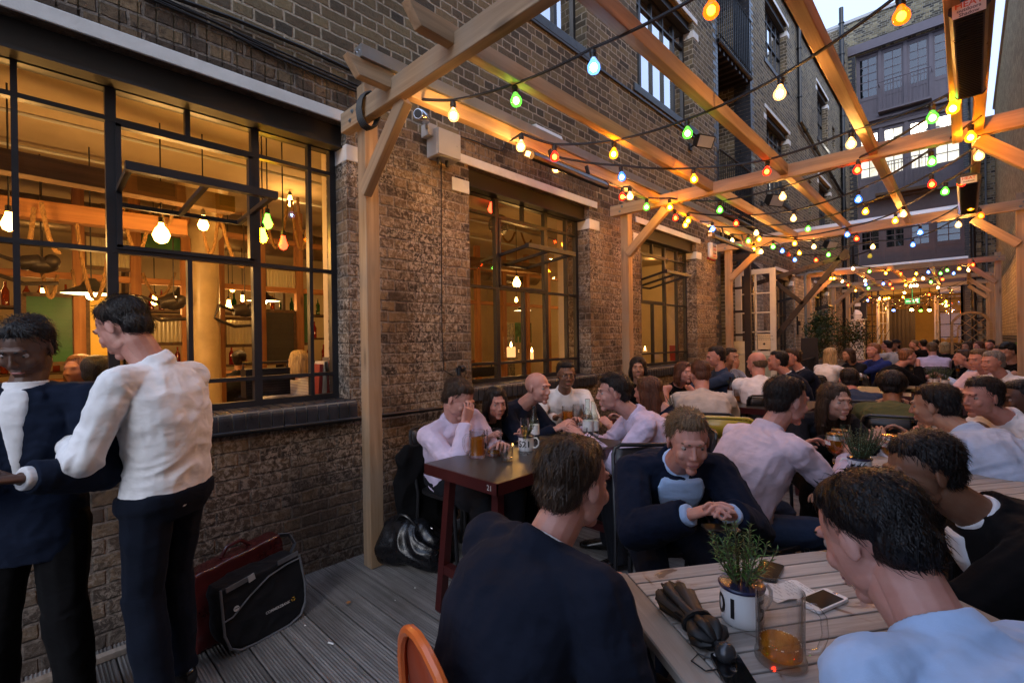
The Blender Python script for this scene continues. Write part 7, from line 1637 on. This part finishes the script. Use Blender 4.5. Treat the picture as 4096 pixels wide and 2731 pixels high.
bm_ = remesh(H_, .008, 3); folds(bm_, .018, 6, 77, 1.2); mobj('body', bm_, lea, ba_)
for sg in (-1, 1):
    t = MB(); P_ = [cB + uB*(-.10+.20*i/10) + vB*sg*(.05+.02*math.sin(PI*i/10)) + V((0,0,.24+.085*math.sin(PI*i/10)*(1 if sg < 0 else .75))) for i in range(11)]; t.tube(P_, .009, 8); t.build('handle', lea, ba_, smooth=True)
    t = MB()
    for e in (-.10,.10): t.bar(cB+uB*e+vB*sg*.055+V((0,0,.245)), cB+uB*e*1.1+vB*sg*.112+V((0,0,.05)), .004, .03, up=tuple(vB)); t.lathe([(.007,0),(.007,.004)], cB+uB*e+vB*sg*.062+V((0,0,.235)), 10, tuple(vB*sg))
    t.build('strap', lea, ba_)
t = MB(); t.tube([cB+uB*(-.17+.034*i)+V((0,0,.262-.25*abs(-.17+.034*i)**2*4)) for i in range(11)], .004, 6); t.build('zip', MAT['steel'], ba_)
t = MB(); P_ = [cB+uB*.12+vB*-.02+V((0,0,.23)), cB+uB*.19-vB*.05+V((0,0,.19)), cB+uB*.235-vB*.08+V((0,0,.11)), cB+uB*.26-vB*.05+V((0,0,.02))]
for p, q in zip(P_[:-1], P_[1:]): t.bar(p, q, .032, .005, up=(.3,0,1))
t.build('shoulder_strap', lea, ba_); t = MB(); k_ = P_[2]; t.bar(k_+V((0,-.02,.0)), k_+V((.03,-.02,.02)), .004, .004); t.tube([k_+vB*-.018, k_+vB*-.018+uB*.02+V((0,0,.02)), k_+vB*.018+uB*.02+V((0,0,.02)), k_+vB*.018, k_+vB*-.018], .0025, 6); t.build('buckle', MAT['steel'], ba_)
# messenger bag in front of a maroon satchel
mb0, mb1 = W(945,2590,z=0), W(1158,2440,z=0); 
m0 = W(1265/1.568, 1731+1180/1.568, z=.0); 
bl0 = W(905,2602,z=.0); br0 = W(1150,2470,z=.0); uM = (V((br0.x,br0.y,0))-V((bl0.x,bl0.y,0))).normalized(); nM = V((uM.y,-uM.x,0)); lean_ = .10
WM = .40; HM = .31; o0 = V((bl0.x,bl0.y,0)) - uM*.03
def mp_(a, b, dpt=0): return o0 + uM*a + V((0,0,1))*b*.98 - nM*(b*lean_*1.6+dpt)
ms = thing('messenger_bag', o0+uM*.2, 'black and grey nylon messenger bag with a small bank logo, before the satchel', 'bag'); nyl = cloth('black_nylon', (.012,.013,.016), rough=.6); gtr = cloth('grey_trim', (.13,.135,.15), rough=.7)
out_ = [(0.0,.30),(.0,.10),(.02,.035),(.06,.008),(.14,0),(.30,0),(.365,.02),(.395,.07),(.405,.16),(.39,.31)]
t = MB(); t.slab([mp_(a,b,-.06) for a, b in out_], -nM*-(.0) - nM*.13); mbm = remesh(t, .008, 4); folds(mbm, .010, 8, 5, 1); mobj('body', mbm, nyl, ms)
t = MB(); pts = [mp_(a,b,-.066) for a, b in out_]; t.tube(pts, .006, 6); t.tube([mp_(a,b,-.069) for a, b in ((.0,.16),(.04,.165),(.12,.22),(.22,.272),(.32,.292),(.395,.295))][::1], .004, 6); t.build('piping', gtr, ms, smooth=True)
t = MB()
for a, b, c_, d_ in ((.02,.292,.13,.305),(.27,.315,.38,.325)): t.bar(mp_(a,b,-.072), mp_(c_,d_,-.072), .006, .022, up=(0,0,1))
t.build('strap', gtr, ms); t = MB(); t.bar(mp_(.12,.30,-.076), mp_(.15,.307,-.076), .006, .03, up=(0,0,1)); t.build('buckle', MAT['grey_box'], ms)
zz = (V((0,0,1)) - nM*lean_*1.6).normalized(); xM = uM; fc = xM.cross(zz)
wht = paint('white_print', (.55,.55,.56), .6, bmp=0)
lettering('lettering', 'COMMERZBANK', .0165, tuple(mp_(.245,.115,-.079)), tuple(xM), tuple(zz), wht, ms, bold=.0004)
t = MB(); lc = mp_(.325,.119,-.079)
for k_ in range(3):
    a = PI/2+2*PI*k_/3; P0_, P1_, P2_ = [lc + xM*math.cos(x)*r_ + zz*math.sin(x)*r_ for x, r_ in ((a-.75,.012),(a+.55,.012),(a+.2,.006))]; t.add([P0_, P1_, P2_, lc+xM*math.cos(a-.9)*.006+zz*math.sin(a-.9)*.006], [(0,1,2,3)])
t.build('logo', paint('yellow_logo', (.75,.42,.03), .5, bmp=0), ms)
t = MB(); lc = mp_(.055,.20,-.078); t.lathe([(.013,0),(.013,.001)], lc, 18, tuple(-nM*-1)); t.build('badge', wht, ms); t = MB(); t.add([lc+nM*.0015+xM*math.cos(x)*.010+zz*math.sin(x)*.010 for x in [PI*i/8 for i in range(9)]], [tuple(range(9))]); t.build('badge_mark', MAT['black_ink'], ms)
sa = thing('leather_satchel', o0+uM*.15-nM*.12, 'glossy maroon leather satchel standing against the wall behind the messenger bag', 'bag'); mle = paint('maroon_leather', (.06,.010,.011), .2, var=.3, scale=9, coat=.5)
t = MB(); t.slab([mp_(a,b,.075) for a, b in ((-.06,0),(.40,0),(.40,.34),(.38,.39),(-.04,.345),(-.06,.30))], -nM*.10); sm_ = remesh(t, .009, 3); folds(sm_, .006, 6, 15, 1); mobj('body', sm_, mle, sa)
t = MB(); t.tube([mp_(.10,.365,.12), mp_(.13,.405,.12), mp_(.20,.415,.12), mp_(.24,.38,.12)], .010, 8); t.build('handle', mle, sa, smooth=True)
t = MB(); P_ = [mp_(.385,.375,.11), mp_(.44,.365,.09), mp_(.46,.31,.08), mp_(.43,.27,.08)]
for p, q in zip(P_[:-1], P_[1:]): t.bar(p, q, .035, .004, up=(0,-1,.2))
t.build('shoulder_strap', gtr, sa)
c = W(1395,2413,z=.004); t = MB(); rl_ = random.Random(2); pts = []
for i in range(11): a = 2*PI*i/11; r_ = .024 if i % 2 else .012; pts.append(c+V((r_*math.cos(a), r_*math.sin(a)*.7, .003+rl_.uniform(0,.006))))
t.add(pts+[c+V((0,0,.006))], [(i, (i+1) % 11, 11) for i in range(11)]); tag(t.build('dry_leaf', paint('dry_leaf', (.35,.15,.05), .8)), 'curled dry orange leaf lying on the deck', 'leaf')
c = W(1313,2568,z=.006); t = MB(); t.tube([c, c+V((.03,.012,0))], .004, 6); tag(t.build('cigarette_end', MAT['paper']), 'tiny white cigarette end on the deck near the bags', 'litter')
rl2 = random.Random(8)
for k_, (px_, py_) in enumerate(((1220,2500),(1340,2420),(1500,2480),(1580,2400),(1440,2560),(1250,2620),(1660,2350),(1540,2620))):
    c = W(px_, py_, z=.004); t = MB(); a_ = rl2.uniform(0,3); r_ = rl2.uniform(.004,.009); t.slab([c+V((r_*math.cos(a_+j*2.1),r_*math.sin(a_+j*2.1)*.6,0)) for j in range(3)], (0,0,.002)); tag(t.build('crumb', MAT['paper' if k_ % 3 == 0 else 'teak']), 'tiny crumb or paper fleck scattered on the deck by the bags', 'litter', 'flecks scattered on the deck')
t = MB(); c = W(1890,2250,z=.006); t.slab([c, c+V((.05,.0,0)), c+V((.04,.05,0))], (0,0,.004)); tag(t.build('napkin', MAT['paper']), 'scrap of pale paper under the dark table', 'litter')
# ------------------------------------------------------------------ chairs
def chair(label, col_m, at_, face, style='cafe', group=None, seat_h=.45):
    """built facing local +x (sitter looks along +x)"""
    o = thing('cafe_chair', (0,0,0), label, 'chair', group); t = MB()
    if style == 'cafe':
        for sg in (-1, 1): t = MB(); t.tube([(-.20,sg*.19,.0),(-.17,sg*.19,seat_h),(-.22,sg*.185,.60),(-.26,sg*.18,.80)], .011, 8); t.build('leg', col_m, o, smooth=True); t = MB(); t.tube([(.20,sg*.19,0),(.17,sg*.19,seat_h)], .011, 8); t.build('leg', col_m, o, smooth=True)
        t = MB(); t.tube([(-.26,-.18,.79),(-.265,-.17,.825),(-.267,-.14,.84),(-.267,.14,.84),(-.265,.17,.825),(-.26,.18,.79)], .011, 8); t.tube([(-.215,-.185,.60),(-.215,.185,.60)], .010, 8); t.build('back_frame', col_m, o, smooth=True)
        t = MB(); n_ = 8; vs = []
        for i in range(n_+1):
            y_ = -.17+.34*i/n_; bow = -.018*math.cos((i/n_-.5)*PI)
            vs += [(-.258+bow, y_, .825), (-.236+bow, y_, .69)]
        t.add(vs, [(2*i,2*i+1,2*i+3,2*i+2) for i in range(n_)]); b_ = t.build('backrest', col_m, o, smooth=True); s_ = b_.modifiers.new('s', 'SOLIDIFY'); s_.thickness = .004
    else:
        for sg in (-1, 1): t = MB(); t.tube([(-.20,sg*.19,.0),(-.18,sg*.19,seat_h)], .012, 8); t.build('leg', col_m, o, smooth=True); t = MB(); t.tube([(.20,sg*.19,0),(.17,sg*.19,seat_h)], .012, 8); t.build('leg', col_m, o, smooth=True)
        lp = [(-.18-.06*math.sin(i/14*PI), -.19*math.cos(i/14*PI), seat_h+.40*(math.sin(i/14*PI)**.8)) for i in range(15)]; t = MB(); t.tube(lp, .012, 8); t.build('back_frame', col_m, o, smooth=True)
        t = MB(); ins = [(x+.006, y_*.93, seat_h+.05+(z_-seat_h)*.85) for x, y_, z_ in lp]; t.add(ins+[(-.22,0,seat_h+.2)], [(i, i+1, 15) for i in range(14)]); b_ = t.build('backrest', DKOR if col_m is ORG else col_m, o, smooth=True); s_ = b_.modifiers.new('s', 'SOLIDIFY'); s_.thickness = .006
    t = MB(); pts = [(.19*math.copysign(abs(math.cos(a))**.5, math.cos(a)), .20*math.copysign(abs(math.sin(a))**.5, math.sin(a)), seat_h) for a in [2*PI*i/24 for i in range(24)]]; t.slab(pts, (0,0,.018)); t.build('seat', col_m, o, bevel=.004)
    o.location = (at_[0], at_[1], 0); o.rotation_euler = (0,0,math.radians(face)); return o
ORG = paint('orange_enamel', (.80,.17,.035), .28, var=.05, bmp=0, coat=.3); DKOR = paint('dark_orange_panel', (.33,.055,.02), .4, var=.1, bmp=0); YEL = paint('yellow_enamel', (.62,.42,.04), .3, var=.05, bmp=0, coat=.3); BLK = paint('black_enamel', (.015,.015,.017), .35, var=.1, bmp=0)
c = W(1670,2545,z=.80); chair('orange metal chair with a rounded back at the bottom edge behind the dark suited man', ORG, (c.x+.05, c.y+.235), 78, 'round', seat_h=.40)
c = W(2880,1650,z=.84); CHY = chair('yellow tubular cafe chair between the beige shirt and the lilac shirt', YEL, (1.60, 3.66), 112)
c = W(3435,1500,d=7.0); chair('bright yellow green chair by the far planter', YEL, (c.x, c.y), 200)
# ------------------------------------------------------------------ the people
BLKC = [None]
SEATS = []
def P(label, px, py, d, face, **kw):
    hd = W(px, py, d=d); st = kw.get('pose', 'sit') == 'sit'; ch = kw.pop('ch', True)
    r_ = person(label, tuple(hd), face, **kw)
    if st and ch: SEATS.append((r_['P'], face, label))
    return r_
# image-left is heading 224, image-right 44, away 134, towards camera 314
C('suitd', (.010,.013,.024))
G1 = 'guests seated at the terrace tables'
# standing pair at left
wp_ = W(665,1900,d=1.88)
a = P('man standing in white shirt and blue tie, looking down at his phone', 492, 1312, 1.84, 218, look=(6,-30), pose='stand', s=.96, pelvis=(wp_.x, wp_.y, .80), hc='dark', hair='short', skin='pink', top='white', topkind='shirt', bot='trouser', tie='tie', q=2,
      hands=((.12,.27,1.05),(-.13,.28,1.06)), feet=((.08,.02),(-.09,-.03)), palms=(V((.1,.0,.9)), V((.1,.0,.9))), curl=.7)
ph_ = (a['Wr'][1]+a['Wr'][-1])/2 + a['f']*.11 + V((0,0,.04)); t = MB(); t.bar(ph_-a['f']*.05, ph_+a['f']*.06+V((0,0,.02)), .06, .009); tag(t.build('phone', MAT['black_plastic'], bevel=.003), 'phone held by the standing man in the white shirt', 'phone')
b = P('man standing at far left in dark jumper over open white collar', 105, 1395, 1.70, 335, look=(-4,-26), pose='stand', lean=3, s=.93, hc='black', hair='short', skin='dark', top='navy', topkind='jacket', bot='black', q=2, open_=.8, girth=.86,
      hands=((.08,.24,.98),(-.09,.26,.98)), feet=((.10,.03),(-.11,-.02)), palms=(V((0,0,1)), V((0,0,1))), curl=.7)
ph_ = (b['Wr'][1]+b['Wr'][-1])/2 + b['f']*.09 + V((0,0,.04)); t = MB(); t.bar(ph_-b['f']*.05, ph_+b['f']*.06+V((0,0,.03)), .065, .009); tag(t.build('phone', MAT['grey_box'], bevel=.003), 'pale phone held low by the man in the dark jumper at far left', 'phone')
stein(W(405,1690,x=-.0)+V((.0,0,.0)) if False else V((.02, W(405,1600,x=0).y, 1.032)), 'full pint of amber beer standing on the blue brick sill behind the men', .12, .3, .044, .15)
# table 521
P('man in lilac shirt resting his forehead on his hand, nearest the front post', 1835, 1595, 2.86, 2, look=(12,-30), pelvis=(.50,1.93,.50), hc='brown', skin='pink', top='lavender', topkind='shirt', bot='charcoal', q=2, group=G1,
  hands=('face',(.06,.50,.80)), curl=1.0, girth=1.02)
P('dark haired woman in black top leaning over the dark table', 1985, 1612, 3.15, 335, look=(0,-8), hc='dark', hair='bob', skin='pink', top='charcoal', topkind='jumper', bot='black', q=1, group=G1, s=.93)
P('bald man in dark blue jacket sitting against the window sill', 2152, 1552, 3.42, 12, look=(-10,-4), hc='brown', hair='none', skin='pink', top='navy', topkind='jumper', bot='black', q=1, group=G1)
P('dark skinned man in open white shirt at the far end of the dark table', 2265, 1500, 3.95, 318, look=(2,-6), hc='black', skin='brown', top='white', topkind='shirt', bot='charcoal', q=1, group=G1, glasses=True)
P('young man in pale lilac shirt seen in left profile at the dark table', 2452, 1572, 3.0, 222, look=(-2,-4), hc='dark', hair='quiff', skin='pink', top='lavender', topkind='shirt', bot='charcoal', q=2, group=G1, hands=((.1,.55,.80),(-.12,.50,.80)))
P('woman with very long brown hair and bare shoulders', 2588, 1568, 3.28, 190, look=(-8,-6), hc='auburn', hair='longback', skin='pink', top='navy', topkind='sleeveless', bot='jean', q=1, group=G1, s=.95)
P('woman with dark hair by the bricks below the third window', 2552, 1472, 4.5, 300, hc='dark', hair='bob', skin='tan', top='black', topkind='jumper', q=1, group=G1, s=.95)
# foreground table
P('man in dark suit, back to us, at the left of the near teak table', 2300, 1935, 1.20, 84, look=(-4,-10), ch=False, pelvis=(2.15,.70,.50), hc='brown', skin='pink', top='suitd', topkind='jacket', bot='trouser', q=2, group=G1, hands=((.14,.30,.68),(-.10,.42,.68)), girth=.98, s=1.0, twist=0)
c_ = P('man in navy suit and open pale blue shirt facing us, phone in both hands', 2752, 1765, 1.86, 312, look=(-4,-14), armout=.3, hc='sand', skin='pink', top='navy', topkind='jacket', inner='sky', open_=1.9, bot='trouser', q=2, group=G1, hands=((.07,.66,.785),(-.07,.66,.785)), curl=.6, girth=1.05)
ph_ = (c_['Wr'][1]+c_['Wr'][-1])/2 + c_['f']*.09 + V((0,0,-.01)); t = MB(); t.bar(ph_-c_['r']*.055, ph_+c_['r']*.055, .06, .009); tag(t.build('phone', MAT['black_plastic'], bevel=.003), 'black phone held by the man in the navy suit facing us', 'phone')
P('man in bright sky blue shirt, back to us, at the bottom right', 3490, 2150, .94, 150, look=(4,-30), ch=False, hc='black', skin='pink', top='sky', topkind='shirt', bot='jean', q=2, group=G1, hands=((.10,.30,.66),(-.26,.25,.60)), girth=1.12, s=1.04, pelvis=(3.06,.93,.50))
P('dark haired man in black suit leaning in from the right over the near table', 3690, 1885, 1.46, 208, look=(4,-16), hc='black', skin='brown', top='black', topkind='jacket', bot='black', q=2, group=G1, girth=1.08, hands=((.12,.58,.80),(-.10,.60,.80)))
# table 502
P('man in pale pink shirt seen from behind leaning on the 502 table', 3150, 1605, 2.33, 60, look=(-10,-10), hc='dark', skin='pink', top='pink', topkind='shirt', bot='jean', q=2, group=G1, girth=1.04, hands=((.10,.60,.80),(-.16,.56,.80)))
P('woman with long brown hair in dark jacket facing us across the 502 table', 3345, 1605, 2.86, 305, look=(10,-4), hc='brown', hair='long', skin='fair', top='charcoal', topkind='jumper', bot='black', q=2, group=G1, s=.97)
P('dark haired man in pale blue shirt right of the 502 table', 3735, 1625, 2.55, 150, look=(20,-8), hc='black', skin='tan', top='paleblue', topkind='shirt', bot='charcoal', q=2, group=G1, girth=1.05)
P('man in white shirt facing left beyond the 502 table', 3925, 1590, 2.75, 222, look=(6,-4), hc='dark', skin='pink', top='white', topkind='shirt', bot='charcoal', q=2, group=G1)
P('dark skinned man in black jacket at the right edge of the view', 4075, 1600, 2.85, 214, look=(0,-2), hc='black', skin='dark', top='black', topkind='jacket', bot='black', q=1, group=G1)
P('person in olive green shirt bending forward at the middle table', 3570, 1555, 3.75, 96, look=(-14,-22), hc='black', hair='afro', skin='brown', top='olive', topkind='jumper', bot='charcoal', q=1, group=G1, girth=1.1)
P('person in blue denim jacket with dark hair behind the woman with long brown hair', 3395, 1520, 4.6, 110, hc='dark', skin='pink', top='jean', topkind='jumper', bot='black', q=1, group=G1)
# middle left tables
P('broad man in beige t-shirt bent forward with his back to us', 2800, 1500, 4.0, 118, look=(20,-18), hc='auburn', skin='pink', top='cream', topkind='tee', bot='charcoal', q=1, group=G1, girth=1.15)
P('reddish haired woman at the wall beside the beige t-shirt', 2738, 1490, 4.7, 330, hc='auburn', hair='bob', skin='pink', top='black', topkind='sleeveless', q=1, group=G1, s=.95)
P('dark haired man leaning across towards the bricks', 2862, 1428, 5.3, 220, look=(0,-10), hc='dark', skin='pink', top='jean', topkind='shirt', q=1, group=G1)
P('man in blue checked shirt with his hand raised to his mouth', 2925, 1432, 5.7, 330, look=(6,0), hc='dark', skin='tan', top='plaid', topkind='shirt', q=1, group=G1, hands=('face',(-.1,.5,.8)))
P('balding man in plain white t-shirt with his back to us', 3025, 1452, 4.9, 120, look=(40,-10), hc='sand', hair='thin', skin='pink', top='white', topkind='tee', bot='jean', q=1, group=G1, girth=1.1)
P('man in dark suit left of the pair by the white door', 3108, 1445, 5.3, 200, hc='black', skin='pink', top='navy', topkind='jacket', q=1, group=G1)
P('man in dark blue suit right of the pair by the white door', 3168, 1432, 5.8, 210, look=(10,-4), hc='brown', skin='pink', top='navy', topkind='jacket', q=1, group=G1)
# far crowd
F = dict(q=0, group=G1, ch=True)
P('blonde woman in white top beside the left planter', 3326, 1420, 6.9, 60, hc='blond', hair='long', skin='pink', top='white', topkind='jumper', s=.95, **F)
P('woman with brown hair opposite the blonde by the wide planter', 3392, 1420, 7.6, 230, hc='brown', hair='bob', skin='tan', top='charcoal', topkind='jumper', s=.95, **F)
P('fair haired man in royal blue shirt in left profile', 3492, 1402, 7.6, 224, look=(0,-4), hc='ginger', skin='pink', top='blue', topkind='shirt', bot='black', **F)
P('dark haired man in white striped t-shirt seen from behind in the distance', 3546, 1382, 10.2, 160, hc='black', skin='pink', top='stripew', topkind='tee', **F)
P('person in a dark brimmed hat in the distance', 3580, 1380, 10.6, 220, hair='hat', skin='tan', top='charcoal', topkind='jacket', **F)
P('sandy haired person in black turning right with a hand to the chin', 3632, 1428, 6.6, 20, look=(10,-6), hc='ginger', skin='pink', top='black', topkind='jumper', hands=('face',(-.1,.5,.8)), **F)
P('man in lilac shirt hunched with his back to us in the distance', 3728, 1395, 8.4, 100, look=(0,-10), hc='sand', skin='pink', top='lavender', topkind='shirt', girth=1.15, **F)
P('blonde woman in black top seen from behind near the lattice screen', 3778, 1388, 9.4, 100, hc='blond', hair='bob', skin='pink', top='black', topkind='jumper', s=.95, **F)
P('brown haired man in light blue shirt at the far right table', 3850, 1432, 6.6, 190, hc='brown', skin='pink', top='sky', topkind='shirt', **F)
P('sandy haired man in pale pink shirt facing left at the right', 3912, 1440, 5.2, 232, look=(0,-6), hc='sand', skin='pink', top='pink', topkind='shirt', q=1, group=G1)
P('grey haired man in white shirt leaning left by the yellow brick wall', 3968, 1450, 4.9, 226, look=(0,-4), hc='grey', skin='pink', top='white', topkind='shirt', q=1, group=G1)
P('dark haired man in black t-shirt looking down in left profile by the wall', 4030, 1408, 6.3, 224, look=(0,-26), hc='black', hair='quiff', skin='fair', top='black', topkind='tee', q=1, group=G1)
P('person in red top near the lattice screen', 3995, 1412, 7.4, 230, hc='dark', skin='pink', top='red', topkind='jumper', **F)
P('brown haired woman before the lattice screen, left one', 3865, 1388, 9.0, 250, hc='brown', hair='bob', skin='tan', top='charcoal', topkind='jumper', s=.95, **F)
P('auburn haired woman before the lattice screen, right one', 3912, 1386, 9.3, 230, hc='auburn', hair='long', skin='pink', top='black', topkind='jumper', s=.95, **F)
P('dark haired man at the end of the lattice screen', 3958, 1382, 9.8, 240, hc='dark', skin='pink', top='charcoal', topkind='jumper', **F)
P('dark haired guest far back in front of the hall bar, left one', 3690, 1376, 12.0, 130, hc='black', skin='pink', top='black', topkind='jumper', **F)
P('fair guest far back in front of the hall bar, right one', 3655, 1378, 12.8, 200, hc='sand', skin='pink', top='navy', topkind='shirt', **F)
P('dark haired guest at the hall doorway', 3740, 1374, 13.5, 120, hc='dark', skin='pink', top='charcoal', topkind='shirt', **F)
# guests inside the bar
def PI_(label, px, py, x, face, **kw):
    hd = W(px, py, x=x); hd.z = max(hd.z, 1.1); return person(label, tuple(hd), face, q=0, **kw)
PI_('fair haired woman inside the bar looking out between the two men', 312, 1480, -1.5, -40, hc='ginger', hair='long', skin='pink', top='navy', topkind='jumper', s=.95)
PI_('dark haired guest inside the bar with their back to the window', 392, 1490, -1.4, 150, hc='black', skin='pink', top='black', topkind='jumper')
PI_('blonde woman in striped top inside the right end of the large window', 1190, 1450, -1.3, 200, hc='blond', hair='bob', skin='pink', top='stripew', topkind='jumper', s=.95)
PI_('dark haired guest at the bar behind the chair back', 960, 1440, -3.4, 150, hc='dark', skin='tan', top='charcoal', topkind='shirt')
# dark jacket hanging over the chair of the man in lilac, and chairs under everyone
first = None; ci_ = 0
for p, face, lab in SEATS:
    f_ = V((math.cos(math.radians(face)), math.sin(math.radians(face)), 0)); pos = V((p.x, p.y, 0)) + f_*.07
    if first is None:
        first = chair('c', BLK, (pos.x, pos.y), face); o = first
    else: o = copy_tree(first); o.location = (pos.x, pos.y, 0); o.rotation_euler = (0,0,math.radians(face))
    o['label'] = 'black metal chair under the ' + ' '.join(lab.replace('with his back to us ', '').split()[:10]); o['group'] = 'black chairs under the guests'
jk = MB(); s0 = SEATS[0]; f_ = V((math.cos(math.radians(s0[1])), math.sin(math.radians(s0[1])), 0)); r_ = V((f_.y,-f_.x,0)); b0 = V((.34,1.88,0))
loft(jk, [(b0+V((0,0,.74)), r_*.19, f_*.035), (b0+V((0,0,.68))-f_*.02, r_*.24, f_*.06), (b0+V((0,0,.5))-f_*.03, r_*.25, f_*.07), (b0+V((0,0,.22))-f_*.02, r_*.23, f_*.08), (b0+V((0,0,.06)), r_*.16, f_*.06)], 20)
jm = remesh(jk, .010, 3); folds(jm, .02, 7, 301, .5); tag(mobj('jacket', jm, CL['black']), 'black jacket hanging over the chair back of the man in the lilac shirt', 'jacket')

# ------------------------------------------------------------------ sky and light
w = bpy.data.worlds.new('World'); sc.world = w; w.use_nodes = True; nt = w.node_tree
bgN = nt.nodes['Background']; sky = nt.nodes.new('ShaderNodeTexSky'); sky.sky_type = 'NISHITA'; sky.sun_disc = False
SE, SR = math.radians(32), math.radians(150)
sky.sun_elevation = SE; sky.sun_rotation = SR; sky.altitude = 50; sky.air_density = 1.0; sky.dust_density = 7.0; sky.ozone_density = 1.5
ov = mix(nt, .72, sky.outputs[0], (SKYW*.68,SKYW*.90,SKYW*1.38)); nt.links.new(ov, bgN.inputs[0]); bgN.inputs[1].default_value = SKYST
sun = bpy.data.lights.new('sun', 'SUN'); sun.energy = .5; sun.angle = math.radians(25); sun.color = (.85,.92,1.0); so_ = bpy.data.objects.new('sun', sun); COL.objects.link(so_)
dirv = V((math.sin(SR)*math.cos(SE), math.cos(SR)*math.cos(SE), math.sin(SE)))
so_.rotation_euler = dirv.to_track_quat('Z', 'Y').to_euler(); so_.location = (0,0,20)
sc.view_settings.view_transform = 'Standard'; sc.view_settings.look = 'None'; sc.view_settings.exposure = 0; sc.view_settings.gamma = 1
sc.cycles.max_bounces = 8; sc.cycles.transparent_max_bounces = 16; sc.cycles.transmission_bounces = 6; sc.cycles.glossy_bounces = 3; sc.cycles.diffuse_bounces = 3
sc.cycles.use_denoising = True; sc.cycles.sample_clamp_indirect = 4.0; sc.cycles.caustics_reflective = False; sc.cycles.caustics_refractive = False
